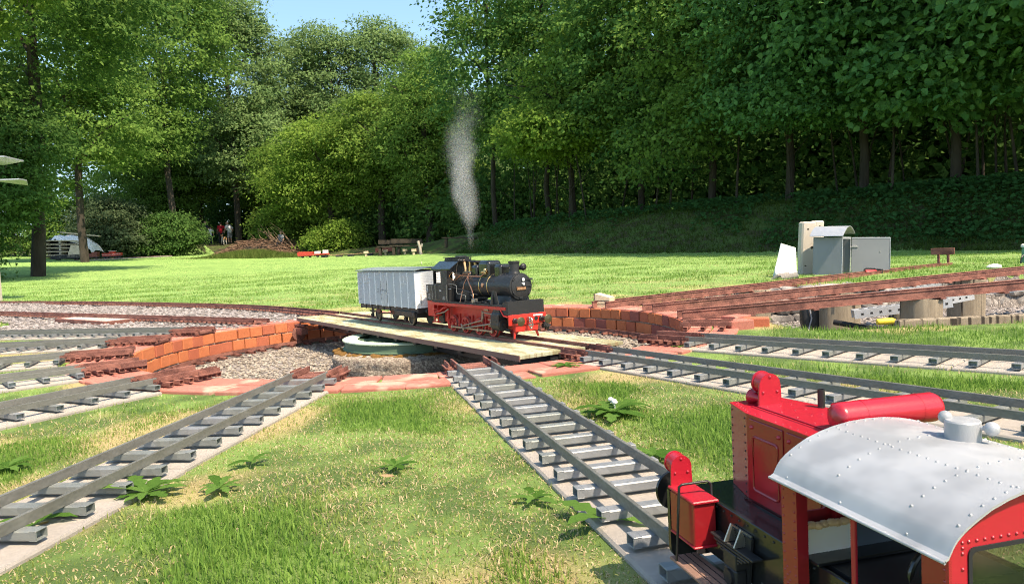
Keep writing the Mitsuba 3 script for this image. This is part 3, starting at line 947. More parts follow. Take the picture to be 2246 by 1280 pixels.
roof = [(-.104, .3165), (-.048, .3555), (.048, .3555), (.104, .3165), (.104, .3205), (.048, .3595), (-.048, .3595), (-.104, .3205)]
rk_ = S('cab_roof', MB().prism(roof, .392, .602, R_YZ), 'black_gloss')
vt = MB().span(.43, .575, -.040, .040, .3597, .366, .001).span(.425, .58, -.046, .046, .3745, .3775, .001)
for x in np.arange(.44, .57, .018):
    vt.span(x, x + .008, -.0405, -.0395, .362, .3745).span(x, x + .008, .0395, .0405, .362, .3745)
vt.span(.43, .575, -.030, .030, .366, .3745)
S('roof_vent', vt, 'black_satin', parent=rk_)
S('roof_hatch', MB().box((.520, .01, .380), (.05, .04, .006), None, .001).box((.66, .02, .352), (.09, .055, .010), None, .002), 'black_satin', parent=rk_)
# bunker behind the cab
S('bunker', MB().span(.312, .399, -.0965, .0965, .155, .239, .002), 'black_satin')
S('bunker_skirt', MB().span(.312, .390, -.092, .092, .072, .1545, .002), 'loco_red')
wr = MB()
for z, w in ((.228, .018), (.2215, .018), (.2155, .018), (.207, .020), (.2005, .014)):
    wr.span(.318, .318 + w, -.0969, -.0966, z, z + .003)
for z in (.190, .1835, .1755, .1700, .1645):
    wr.span(.335, .360, -.0969, -.0966, z, z + .0012)
wr.span(.470, .478, -.0979, -.0976, .206, .214).span(.482, .487, -.0979, -.0976, .206, .214)
for z in (.176, .170, .165):
    wr.span(.500, .525, -.0979, -.0976, z, z + .0015)
wr.span(.572, .580, -.0979, -.0976, .219, .222).span(.586, .594, -.0979, -.0976, .219, .222)
S('stencilled_data', wr, 'white_paint', stuff=True)
for x in (.396, .432, .556):
    S('cab_handrail', MB().tube([(x, -.099, .160), (x, -.103, .165), (x, -.103, .236), (x, -.099, .24)], .0014, 6), 'steel')
sp_ = MB()
for x in (.398, .438):
    sp_.span(x, x + .004, -.100, -.096, .042, .150)
for z in (.044, .078, .110):
    sp_.span(.392, .446, -.108, -.084, z, z + .004, .001)
S('cab_steps', sp_, 'loco_red')
fw = MB().span(.34, .41, -.05, .05, .03, .09, .004)
S('rear_frame', fw, 'black_satin')

# firebox flank, running-board fittings
S('firebox', MB().span(.565, .70, -.062, .062, .157, .215, .010), 'soot_black')
jk = MB()
jr = np.random.default_rng(3)
for q in range(26):
    jk.box((jr.uniform(.70, .93), jr.uniform(-.094, -.066), .158 + jr.uniform(0, .004)), (jr.uniform(.01, .035), jr.uniform(.004, .012), jr.uniform(.004, .010)), rotz(jr.uniform(-.3, .3)), .001)
S('running_board_fittings', jk, 'black_satin', stuff=True)
S('oil_lubricator', MB().box((.80, -.082, .166), (.03, .022, .022), None, .003).tube([(.79, -.082, .176), (.785, -.085, .192), (.775, -.085, .196)], .003, 8), 'steel', smooth=30)

# pipes
PZ = -.061
S('copper_pipe', MB().tube([(.570, -.060, .288), (.60, -.064, .287), (.75, -.064, .284), (.835, -.060, .283), (.850, -.052, .296), (.850, -.046, .308)], .0030, 8), 'copper', smooth=True)
S('copper_pipe', MB().tube([(.580, -.060, .262), (.60, -.058, .275), (.640, -.048, .292), (.69, -.044, .298), (.70, -.052, .288), (.68, -.066, .250), (.672, -.078, .20), (.672, -.092, .155)], .0026, 8), 'copper', smooth=True)
S('copper_pipe', MB().tube([(.700, -.058, .285), (.715, -.064, .262), (.745, -.070, .235), (.775, -.078, .212), (.792, -.084, .19), (.792, -.086, .165)], .0034, 8), 'copper', smooth=True)
S('brass_fitting', MB().sphere((.850, -.046, .312), .009, 1).cyl((.830, -.052, .302), (.868, -.048, .306), .0065, n=10).sphere((.86, -.05, .298), .007, 1), 'brass', smooth=True)
S('reversing_rod', MB().tube([(.562, -.090, .232), (.70, -.088, .217), (.838, -.086, .197)], .0026, 8), 'black_satin', smooth=True)
S('side_handrail', MB().tube([(.572, -.095, .245), (.640, -.095, .243), (.648, -.095, .235), (.650, -.095, .205), (.660, -.095, .198), (.73, -.095, .193), (.738, -.095, .188), (.738, -.095, .158)], .0016, 6), 'steel', smooth=True)
S('whistle', MB().cyl((.605, -.012, .312), (.590, -.012, .360), .0062, n=14).cyl((.605, -.012, .296), (.605, -.012, .315), .007, n=12), 'tan_wood', smooth=40)
sv = MB()
for x, y in ((.640, -.008), (.655, .012)):
    sv.cyl((x, y, .296), (x, y, .326), .0075, n=14).cyl((x, y, .326), (x, y, .352), .0045, n=12)
S('safety_valve', sv, 'brass', smooth=40)
S('valve_base', MB().span(.60, .68, -.03, .03, .285, .304, .004), 'steel')
S('gauge_wire', MB().tube([(.572, -.05, .29), (.58, -.05, .33), (.588, -.04, .368), (.60, -.03, .36)], .0010, 5), 'steel')
S('injector_pipe', MB().tube([(.52, -.085, .126), (.49, -.092, .120), (.46, -.096, .104), (.425, -.100, .100), (.415, -.103, .09), (.414, -.104, .05)], .0042, 8), 'loco_red', smooth=True)
S('injector_pipe', MB().tube([(.53, -.082, .116), (.50, -.090, .100), (.46, -.096, .092), (.43, -.1, .088)], .0036, 8), 'rod_steel', smooth=True)

# wheels, rods
WR = .0405
AX = (.534, .664, .796, .924)
for y, sg in ((-.058, -1), (.058, 1)):
    for ia, x in enumerate(AX):
        c = np.array([x, y, WR])
        rim = MB().lathe([(.0325, -.006), (WR - .001, -.006), (WR, -.004), (WR, .005), (WR + .004, .0055), (WR + .004, .0085), (.0325, .0085)], c, (0, -sg, 0), 32, cap=False)
        rim.lathe([(.0325, .0085), (.0325, -.006)], c, (0, -sg, 0), 32, cap=False)
        wk = S('wheel', rim, 'wheel_red', smooth=30)
        hub = MB().cyl(c + [0, -sg * .006, 0], c + [0, sg * .009, 0], .0095, n=16)
        for t in np.linspace(0, 2 * math.pi, 11)[:-1] + .2:
            hub.box(c + [.021 * math.cos(t), sg * .001, .021 * math.sin(t)], (.026, .005, .0045), roty(-t))
        hub.prism([(.033 * math.cos(t), .033 * math.sin(t)) for t in np.linspace(.9, 2.2, 9)], -.004, .004, R_XZ, c + [0, sg * .001, 0])
        S('spokes', hub, 'wheel_red', parent=wk)
        S('tyre', MB().lathe([(WR + .0002, -.0058), (WR + .0004, .0048)], c, (0, -sg, 0), 32, cap=False), 'steel', parent=wk)
CR = .0155                                                   # crank radius; pins low and forward
pin = np.array([CR * .35, -CR * .94])
cr_ = MB()
yr = -.070
xs = [x + pin[0] for x in AX]
zc = WR + pin[1]
for i_ in range(3):
    cr_.span(xs[i_], xs[i_ + 1], yr - .0025, yr + .0025, zc - .0042, zc + .0042, .001)
for x in xs:
    cr_.cyl((x, yr - .005, zc), (x, yr + .005, zc), .0085, n=16)
S('coupling_rod', cr_, 'rod_steel')
xh = .945
mr = MB().tube([(xs[1], yr - .007, zc), (xh, yr - .007, .064)], .0042, 6).cyl((xs[1], yr - .012, zc), (xs[1], yr - .002, zc), .0095, n=16)
S('connecting_rod', mr, 'rod_steel')
S('crosshead', MB().box((xh, yr - .006, .066), (.030, .012, .024), None, .002).span(.91, .995, yr - .010, yr - .002, .080, .084).span(.91, .995, yr - .010, yr - .002, .050, .053).cyl((.955, yr - .006, .064), (1.0, yr - .006, .064), .0035, n=8), 'steel')
vg = MB()
vg.tube([(xs[1] - .006, yr - .014, zc + .012), (.86, yr - .012, .075)], .0032, 6).tube([(xs[1], yr - .013, zc), (xs[1] - .012, yr - .014, zc + .020)], .0040, 6)
vg.tube([(.86, yr - .012, .070), (.868, yr - .012, .122)], .0042, 6).tube([(.868, yr - .012, .115), (.975, yr - .012, .108)], .0030, 6).tube([(.975, yr - .012, .112), (.985, yr - .012, .060)], .0030, 6)
vg.box((.868, yr - .010, .100), (.010, .010, .035), None, .001).box((.90, yr - .008, .128), (.04, .008, .012), None, .001)
S('valve_gear', vg, 'rod_steel')
for x in (.60, .73, .86):
    S('brake_hanger', MB().box((x, -.058, .055), (.008, .012, .075), roty(.12), .001).box((x - .006, -.058, .03), (.012, .014, .024), None, .002), 'wheel_red')
S('rear_sand_pipe', MB().tube([(.488, -.062, .12), (.485, -.062, .06), (.490, -.062, .012)], [.008, .009, .004], 8), 'loco_red')
cy = MB().cyl((.985, -.084, .066), (1.052, -.084, .066), .0285, n=28).cyl((.985, -.084, .111), (1.052, -.084, .111), .019, n=24)
cy.span(.987, 1.050, -.112, -.052, .060, .112, .002).span(.990, 1.048, -.100, -.04, .100, .136, .002)
ck = S('cylinder', cy, 'black_satin', smooth=30)
cv = MB().cyl((1.052, -.084, .066), (1.058, -.084, .066), .026, n=24).cyl((1.058, -.084, .066), (1.066, -.084, .066), .010, n=12).cyl((1.052, -.084, .111), (1.058, -.084, .111), .017, n=20).cyl((1.058, -.084, .111), (1.072, -.084, .111), .006, n=10)
for t in np.linspace(0, 2 * math.pi, 11)[:-1]:
    cv.cyl((1.057, -.084 + .0225 * math.cos(t), .066 + .0225 * math.sin(t)), (1.061, -.084 + .0225 * math.cos(t), .066 + .0225 * math.sin(t)), .0022, n=6)
for z in (.043, .05):
    cv.cyl((1.05, -.078, z), (1.09, -.075, z - .004), .0045, n=8)
S('cylinder_cover', cv, 'soot_black', parent=ck)
c2 = MB().cyl((.985, .084, .066), (1.052, .084, .066), .0285, n=24).span(.987, 1.050, .052, .112, .060, .136, .002)
S('cylinder', c2, 'black_satin', smooth=30)
S('steam_chest_bracket', MB().tube([(1.052, -.098, .14), (1.068, -.1, .125), (1.085, -.1, .108), (1.118, -.1, .105)], .0035, 8), 'loco_red', smooth=True)

# ------------------------------------------------------------------ box van behind the locomotive
vn = thing('box_van', 'grey white planked model box van with a dark roof behind the steam locomotive', 'railway wagon')


def Vn(name, mb, m, smooth=False, parent=vn, **k):
    return put(parent, name, mb, m, smooth=smooth, M=BM, **k)


X0, X1, HW, ZB, ZT = -.580, .250, .131, .110, .309
Vn('body', MB().span(X0 + .004, X1 - .004, -HW + .004, HW - .004, ZB, ZT), 'van_grey')
npl = 23
ph = (ZT - ZB) / npl
cl = MB()
vr = np.random.default_rng(8)
for s_ in (-1, 1):
    for q in range(npl):
        z = ZB + ph * q
        t_ = .0016 + vr.uniform(-.0004, .0006)
        pl = [(0, z + .0004), (t_ + .0012, z + .0004), (t_, z + ph - .0005), (0, z + ph - .0005)]
        cl.prism([(s_ * (HW - .004 + p_), z_) for p_, z_ in (pl if s_ > 0 else pl[::-1])], X0 + .003, X1 - .003, R_YZ)
Vn('side_planks', cl, 'van_grey', stuff=True)
ce = MB()
for s_, xe in ((1, X1 - .004), (-1, X0 + .004)):
    for q in range(npl):
        z = ZB + ph * q
        t_ = .0016 + vr.uniform(-.0004, .0006)
        pl = [(xe, z + .0004), (xe + s_ * (t_ + .0012), z + .0004), (xe + s_ * t_, z + ph - .0005), (xe, z + ph - .0005)]
        ce.prism(pl if s_ > 0 else pl[::-1], -HW + .002, HW - .002, R_XZ)
        
Vn('end_planks', ce, 'white_paint', stuff=True)
sx = np.linspace(X0 + .004, X1 - .004, 10)
for s_ in (-1, 1):
    for i_, x in enumerate(sx):
        w = .0085
        Vn('stake', MB().span(x - w / 2, x + w / 2, s_ * (HW + .001), s_ * (HW - .004), ZB - .004, ZT - .006, .0012), 'van_stake')
for s_ in (-1, 1):
    for xc in (sx[1] + .046, sx[7] + .046):
        wk = Vn('window', MB().span(xc - .030, xc + .030, s_ * (HW - .002), s_ * (HW + .0004), .246, .292), 'van_grey')
        Vn('window_bar', MB().span(xc - .0015, xc + .0015, s_ * (HW - .001), s_ * (HW + .0022), .247, .291).span(xc - .031, xc + .031, s_ * (HW - .001), s_ * (HW + .003), .2425, .2455), 'van_stake', parent=wk)
for xc in ((sx[4] + sx[5]) / 2,):
    dk = Vn('door', MB().span(sx[4] + .005, sx[5] - .005, -HW - .0005, -HW + .003, ZB - .002, ZT - .012), 'van_grey')
    dd = MB()
    for q in range(11):
        z = ZB + .001 + q * .0165
        dd.span(sx[4] + .006, sx[5] - .006, -HW - .0016, -HW, z, z + .0155, .0004)
    dd.span(xc - .0015, xc + .0015, -HW - .0028, -HW - .001, ZB, ZT - .014)
    Vn('door_boards', dd, 'van_grey', parent=dk, stuff=True)
    hd = MB()
    for x, za, zb in ((sx[4] + .001, .14, .255), (sx[5] - .001, .13, .255)):
        hd.tube([(x, -HW - .004, za), (x, -HW - .004, zb)], .0012, 5)
    hd.tube([(sx[4], -HW - .004, .205), (sx[5], -HW - .004, .196)], .0012, 5)
    Vn('door_handle', hd, 'van_mark', parent=dk)
mk = MB()
for z in (.204, .192, .185):
    mk.span(sx[3] + .030, sx[3] + .062, -HW + .0030 - .0062, -HW + .0030 - .0058, z, z + .0016)
mk.span(X0 + .022, X0 + .05, -HW - .0030, -HW - .0027, .136, .1375)
Vn('stencil_marks', mk, 'van_mark', stuff=True)
rf = []
for y in np.linspace(-HW - .008, HW + .008, 15):
    rf.append((y, .3125 + .014 * (1 - (y / (HW + .008)) ** 2)))
rf += [(y, z + .004) for y, z in rf[::-1]]
rk_ = Vn('roof', MB().prism(rf, X0 - .012, X1 + .012, R_YZ), 'van_roof', smooth=20)
Vn('roof_wire', MB().tube([(.075, .0, .327), (.077, 0, .345), (.072, 0, .358), (.060, 0, .362), (.050, 0, .358)], .0008, 5), 'steel', parent=rk_)
Vn('solebar', MB().span(X0, X1, -.120, -.108, .084, .1095, .002).span(X0, X1, .108, .120, .084, .1095, .002).span(X0, X0 + .014, -.12, .12, .082, .1095, .001).span(X1 - .014, X1, -.12, .12, .082, .1095, .001), 'black_satin')
st_ = MB()
for x in np.concatenate([sx[1:6]]):
    st_.span(x - .0015, x + .0015, -.1235, -.1205, .079, .111)
Vn('side_strap', st_, 'black_satin', stuff=True)
Vn('battery_box', MB().span(-.035, .225, -.134, -.122, .062, .0905, .002).span(.06, .225, -.121, .10, .055, .083, .003), 'black_satin')
Vn('hand_rail', MB().tube([(X1 + .003, -.10, .125), (X1 + .006, -.10, .13), (X1 + .006, -.10, .18), (X1 + .003, -.10, .185)], .0013, 5), 'van_mark')
for x in (-.446, .042):
    for y, sg in ((-.058, -1), (.058, 1)):
        c = np.array([x, y, .0395])
        wk = Vn('wheel', MB().lathe([(0, -.003), (.028, -.003), (.030, -.006), (.0375, -.006), (.0375, .005), (.0415, .0055), (.0415, .008), (0, .008)], c, (0, -sg, 0), 28, cap=False), 'black_satin', smooth=30)
        Vn('tyre', MB().lathe([(.0306, -.0065), (.0377, -.0062), (.0377, .004)], c, (0, -sg, 0), 28, cap=False), 'rod_steel', parent=wk)
        Vn('axle_guard', MB().prism([(-.022, .084), (.022, .084), (.012, .030), (-.012, .030)], -.0015, .0015, R_XZ, (x, sg * .094, 0)).box((x, sg * .100, .040), (.022, .014, .022), None, .002), 'black_satin')
        lf = MB()
        for q in range(4):
            lf.span(x - .045 + q * .008, x + .045 - q * .008, sg * .096 - .005, sg * .096 + .005, .0665 - q * .0032, .0690 - q * .0032)
        Vn('leaf_spring', lf, 'black_satin')
Vn('brake_rigging', MB().tube([(-.42, -.07, .05), (-.20, -.02, .055), (.02, -.07, .05)], .004, 6).span(-.25, -.21, -.06, .06, .05, .085).tube([(-.17, -.095, .085), (-.165, -.1, .03)], .0025, 5).span(-.35, -.30, -.112, -.10, .064, .084), 'rust_mat')
for xe, s_ in ((X0, -1), (X1, 1)):
    for y in (-.072, .072):
        Vn('buffer', MB().lathe([(.010, 0), (.010, .008), (.007, .01), (.007, .032), (.017, .034), (.015, .038), (0, .039)], (xe, y, .092), (s_, 0, 0), 14), 'black_satin', smooth=35)

# ------------------------------------------------------------------ small red diesel locomotive in the right corner (local: x towards the camera along its track, y to the right)
DA = math.radians(-75.88)
DM = (rotz(DA), (CX, CY, 0.0))
dl = thing('diesel_locomotive', 'small red model diesel locomotive with a riveted silver cab roof in the lower right corner', 'diesel locomotive')


def Dz(name, mb, m, smooth=False, parent=dl, **k):
    return put(parent, name, mb, m, smooth=smooth, M=DM, **k)


def rivets(pts, nrm, r=.0016, h=.0010):
    m = MB()
    for p in pts:
        m.lathe([(r, 0), (r * .8, h * .6), (0, h)], p, nrm, 7, cap=False)
    return m


XF, XR = 3.665, 3.865                            # cab front and rear
# frame and running board
Dz('frame_side', MB().span(3.452, 3.935, -.083, -.079, .030, .0985, .001), 'black_gloss')
Dz('frame_side', MB().span(3.452, 3.935, .079, .083, .030, .0985, .001), 'black_gloss')
Dz('running_board', MB().span(3.452, 3.70, -.087, .087, .0988, .1020, .0008), 'black_gloss')
Dz('frame_core', MB().span(3.455, 3.935, -.072, .072, .045, .098), 'black_satin')
rv = rivets([(x, -.083, .0935) for x in np.arange(3.475, 3.70, .0165)] + [(x, -.083, .040) for x in np.arange(3.60, 3.70, .02)], (0, -1, 0), .0016, .0016)
Dz('frame_rivets', rv, 'black_satin', stuff=True)
# front buffer beam plate with rounded lower corners
fp = [(-.116, .100)]
fp += [(-.116 + .014 * (1 - math.cos(t)), .026 - .014 * math.sin(t)) for t in np.linspace(0, math.pi / 2, 7)]
fp += [(-y, z) for y, z in fp[::-1]]
Dz('front_plate', MB().prism(fp, 3.444, 3.4505, R_YZ), 'black_gloss')
for y in (-.088, .088):
    bk = Dz('buffer', MB().cyl((3.444, y, .084), (3.408, y, .084), .009, n=16), 'black_satin', smooth=40)
    Dz('buffer_head', MB().lathe([(.0255, 0), (.0265, .003), (.0235, .0055), (0, .007)], (3.410, y, .084), (-1, 0, 0), 32, cap=False).lathe([(.0255, 0), (0, .0005)], (3.410, y, .084), (-1, 0, 0), 32, cap=False), 'black_gloss', smooth=30, parent=bk)
    s_ = 1 if y > 0 else -1
    y0, y1 = sorted((s_ * .1155, s_ * .0865))
    ck = Dz('corner_box', MB().span(3.4515, 3.512, y0, y1, .050, .1005, .0012), 'diesel_red_side')
    Dz('box_lid', MB().box((3.483, (y0 + y1) / 2, .1035), (.066, .034, .0040), roty(.02), .0012), 'diesel_red', parent=ck)
    Dz('box_ledge', MB().span(3.4515, 3.5145, y0 - .0015, y1, .0478, .0505, .0008), 'diesel_red', parent=ck)
    yc = s_ * .1005
    lk = Dz('lamp_bracket', MB().prism([(yc - .0145, .105), (yc + .0145, .105), (yc + .0140, .128)] + [(yc + .0138 * math.cos(t), .129 + .0135 * math.sin(t)) for t in np.linspace(0, math.pi, 14)] + [(yc - .0140, .128)], 3.4520, 3.4545, R_YZ), 'diesel_red')
    Dz('lamp', MB().cyl((3.452, yc, .130), (3.437, yc, .130), .0128, n=24).cyl((3.437, yc, .130), (3.434, yc, .130), .0138, n=24), 'diesel_red', smooth=40, parent=lk)
    Dz('bracket_bolt', rivets([(3.4545, yc - .0085, .1215), (3.4545, yc + .0085, .1215), (3.4545, yc, .1385)], (1, 0, 0), .0021, .0022), 'diesel_red', smooth=True, parent=lk)
# front step, handrail
for s_ in (-1, 1):
    wk = Dz('foot_step', MB().span(3.470, 3.62, s_ * .092, s_ * .128, .0215, .0255, .001).span(3.475, 3.478, s_ * .084, s_ * .094, .0255, .05), 'step_wood')
    for y in (.100, .109, .118):
        Dz('step_groove', MB().span(3.471, 3.619, s_ * y - .0005, s_ * y + .0005, .0255, .0259), 'black_rubber', parent=wk, stuff=True)
    Dz('step_handrail', MB().tube([(3.486, s_ * .1265, .0255), (3.489, s_ * .124, .080), (3.490, s_ * .122, .1165), (3.4915, s_ * .119, .1192), (3.493, s_ * .086, .1200), (3.4945, s_ * .0825, .1175), (3.496, s_ * .082, .1015)], .00165, 8), 'black_satin', smooth=True)
# wheels, spring gear, axle boxes
for x in (3.60, 3.81):
    for s_ in (-1, 1):
        c = np.array([x, s_ * .064, .043])
        wk = Dz('wheel', MB().lathe([(0, -.004), (.034, -.004), (.036, -.006), (.043, -.006), (.043, .006), (.0475, .0065), (.0475, .0095), (0, .0095)], c, (0, -s_, 0), 36, cap=False), 'black_gloss', smooth=30)
        xs_ = x - .035
        ag = MB().prism([(xs_ - .020, .084), (xs_ + .024, .084), (xs_ + .014, .018), (xs_ - .012, .018)], -.0015, .0015, R_XZ, (0, s_ * .0865, 0))
        gk = Dz('axle_guard', ag, 'black_satin')
        lf = MB()
        for q in range(5):
            lf.span(xs_ - .044 + q * .007, xs_ + .044 - q * .007, s_ * .0935 - .0065, s_ * .0935 + .0065, .0680 - q * .0034, .0705 - q * .0034, .0006)
        lf.span(xs_ - .013, xs_ + .013, s_ * .0925 - .009, s_ * .0925 + .009, .046, .064, .001)
        Dz('leaf_spring', lf, 'black_satin', parent=gk)
        tb = MB()
        for dx in (-.010, .010):
            tb.prism([(-.009, .0715), (.009, .0715), (0, .091)], -.0012, .0012, R_YZ, (xs_ + dx, s_ * .0925, 0))
        tb.span(xs_ - .020, xs_ + .020, s_ * .085 - .001, s_ * .085 + .001, .070, .086)
        Dz('spring_bracket', tb, 'steel', parent=gk)
        ab = MB().box((xs_, s_ * .0945, .036), (.026, .014, .020), None, .002).cyl((xs_, s_ * .101, .036), (xs_, s_ * .1045, .036), .0085, n=18)
        Dz('axle_box', ab, 'black_satin', smooth=30, parent=gk)
# bonnet with tapered front
HZ, HB = .2045, .1025
plan = [(3.462, -.0335), (3.520, -.0475), (XF + .01, -.0475), (XF + .01, .0475), (3.520, .0475), (3.462, .0335)]
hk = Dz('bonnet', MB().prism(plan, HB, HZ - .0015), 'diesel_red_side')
Dz('bonnet_top', MB().prism([(3.4605, -.0345), (3.5195, -.0487), (XF + .01, -.0487), (XF + .01, .0487), (3.5195, .0487), (3.4605, .0345)], HZ - .0015, HZ), 'diesel_red', parent=hk)
Dz('top_lid', MB().span(3.500, 3.640, -.0205, .0225, HZ, HZ + .0018, .0006).span(3.496, 3.644, -.0260, -.0235, HZ, HZ + .0010), 'diesel_red', parent=hk)
tr = [(x, -.0425, HZ) for x in np.arange(3.53, 3.67, .0135)] + [(x, .043, HZ) for x in np.arange(3.53, 3.67, .0135)] + [(x, y, HZ + .0018) for x in (3.512, 3.54, 3.57, 3.60, 3.63) for y in (-.014, .004, .018)] + [(3.468 + .05 * t, -.030 - .0125 * t, HZ) for t in np.linspace(.05, .9, 6)] + [(3.4665, y, HZ) for y in np.arange(-.026, .03, .011)]
Dz('top_rivets', rivets(tr, (0, 0, 1), .0013, .0011), 'diesel_red', stuff=True, parent=hk)
for s_ in (-1, 1):
    for (x0, x1) in ((3.527, 3.592), (3.5985, 3.664)):
        pk = Dz('side_door', MB().span(x0, x1, s_ * .0474, s_ * .0492, .106, HZ - .005, .0007), 'diesel_red_side', parent=hk)
        fr = MB()
        e = .0042
        a0, a1, z0, z1 = x0 + .008, x1 - .008, .118, HZ - .024
        fr.tube([(a0 + e, s_ * .0492, z0), (a1 - e, s_ * .0492, z0), (a1 - e * .3, s_ * .0492, z0 + e * .3), (a1, s_ * .0492, z0 + e), (a1, s_ * .0492, z1 - e), (a1 - e * .3, s_ * .0492, z1 - e * .3), (a1 - e, s_ * .0492, z1), (a0 + e, s_ * .0492, z1), (a0 + e * .3, s_ * .0492, z1 - e * .3), (a0, s_ * .0492, z1 - e), (a0, s_ * .0492, z0 + e), (a0 + e * .3, s_ * .0492, z0 + e * .3), (a0 + e, s_ * .0492, z0)], .0017, 6)
        Dz('door_bead', fr, 'diesel_red_side', smooth=40, parent=pk)
        Dz('door_knob', rivets([(x0 + .006, s_ * .0492, HZ - .014), (x1 - .006, s_ * .0492, HZ - .014)], (0, s_, 0), .0026, .0030), 'diesel_red', smooth=True, parent=pk)
    vr_ = [(3.4668, s_ * .0348, z) for z in np.arange(HB + .006, HZ - .004, .0098)] + [(3.5135, s_ * .0461, z) for z in np.arange(HB + .006, HZ - .004, .0098)]
    n_ = unit((-.24, s_, 0))
    Dz('corner_rivets', rivets(vr_, n_, .0013, .0011), 'black_satin', stuff=True, parent=hk)
    br_ = [(x, s_ * .0478, HB + .002) for x in np.arange(3.53, 3.66, .0125)]
    Dz('foot_angle', MB().span(3.520, XF, s_ * .0480, s_ * .0535, HB - .0003, HB + .0012), 'black_gloss', parent=hk)
# upper lamp on the bonnet
yl = -.003
lk = Dz('lamp_bracket', MB().prism([(yl - .0155, HZ), (yl + .0155, HZ), (yl + .0145, HZ + .0245)] + [(yl + .0142 * math.cos(t), HZ + .0255 + .0140 * math.sin(t)) for t in np.linspace(0, math.pi, 14)] + [(yl - .0145, HZ + .0245)], 3.4985, 3.5015, R_YZ), 'diesel_red')
Dz('lamp', MB().cyl((3.4985, yl, HZ + .0265), (3.485, yl, HZ + .0265), .0128, n=24).cyl((3.485, yl, HZ + .0265), (3.482, yl, HZ + .0265), .0140, n=24), 'diesel_red', smooth=40, parent=lk)
Dz('horn', MB().lathe([(.004, 0), (.005, .012), (.010, .020)], (3.496, yl - .006, HZ + .008), (-1, -.15, 0), 16), 'diesel_red', smooth=40, parent=lk)
Dz('bracket_bolt', rivets([(3.5015, yl - .0095, HZ + .017), (3.5015, yl + .0095, HZ + .017), (3.5015, yl, HZ + .0355)], (1, 0, 0), .0021, .0022), 'diesel_red', smooth=True, parent=lk)
Dz('exhaust', MB().lathe([(.0042, 0), (.0042, .022), (.0034, .022), (.0034, .015)], (3.535, .043, HZ), (0, 0, 1), 16, cap=False), 'black_satin', smooth=40)
Dz('filler_rod', MB().tube([(3.552, .050, HZ + .003), (3.57, .056, HZ + .0025), (3.63, .064, HZ + .002)], .0014, 6).box((3.551, .049, HZ + .004), (.008, .007, .006), None, .001), 'diesel_red')
tk = MB().lathe([(0, 0), (.008, .0008), (.0135, .004), (.0155, .009), (.0155, .121), (.0135, .126), (.008, .129), (0, .130)], (3.640, -.022, .2205), (0, 1, 0), 32, cap=False)
Dz('air_tank', tk, 'diesel_red', smooth=40)
Dz('tank_strap', MB().lathe([(.0158, 0), (.0158, .004)], (3.640, .010, .2205), (0, 1, 0), 32, cap=False).lathe([(.0158, 0), (.0158, .004)], (3.640, .078, .2205), (0, 1, 0), 32, cap=False).span(3.634, 3.646, -.03, .08, HZ, .208), 'diesel_red', smooth=40)
# cab
CS, EV = .1005, .178


def roof_z(y):
    y = abs(y)
    return float(np.interp(y, [0, .02, .04, .055, .07, .083, .093, .101, .1055, .1075, .112], [.2215, .2207, .2178, .2142, .2092, .2027, .1968, .1900, .1835, .1790, .1765]))


ys = np.concatenate([np.linspace(-.112, -.094, 10), np.linspace(-.09, .09, 37), np.linspace(.094, .112, 10)])
pr_ = [(y, roof_z(y)) for y in ys]
pr_ += [(y, z + .0022) for y, z in pr_[::-1]]
rk_ = Dz('cab_roof', MB().prism(pr_, XF - .001, XR + .008, R_YZ), 'roof_silver', smooth=25)
for y in (-.1125, .1125):
    Dz('roof_lip', MB().tube([(XF - .001, y, .1778), (XR + .009, y, .1778)], .0014, 8), 'roof_silver', smooth=True, parent=rk_)
rp, rn = [], []
for x in (XF + .006, XF + .075, XR - .042, XR + .0015):
    for y in np.arange(-.093, .0935, .0105):
        rp.append((x, y, roof_z(y) + .0022))
for y in (-.042, .042):
    for x in np.arange(XF + .012, XR, .0098):
        rp.append((x, y, roof_z(y) + .0022))
for x in np.arange(XF + .02, XR, .074):
    rp += [(x, -.1068, .1826), (x, .1068, .1826)]
rm = MB()
for p in rp:
    s1 = (roof_z(p[1] + .002) - roof_z(p[1] - .002)) / .004
    rm.lathe([(.0014, -.0003), (.0011, .0007), (0, .0011)], p, (0, -s1, 1), 7, cap=False)
Dz('roof_rivets', rm, 'roof_silver', smooth=True, parent=rk_, stuff=True)
vx, vy = 3.757, .022
vk = Dz('roof_vent', MB().lathe([(.0145, 0), (.0145, .0165), (.0135, .0178), (0, .0182)], (vx, vy, roof_z(vy) + .0015), (0, 0, 1), 32, cap=False), 'roof_silver', smooth=35, parent=rk_)
Dz('roof_whistle', MB().cyl((vx + .010, vy + .004, .2345), (vx + .020, vy + .009, .2345), .0020, n=10).sphere((vx + .021, vy + .0095, .2350), .0062, 2), 'roof_silver', smooth=True, parent=rk_)
Dz('roof_whistle', MB().sphere((vx - .013, vy - .006, .2400), .0058, 2), 'roof_silver', smooth=True, parent=rk_)
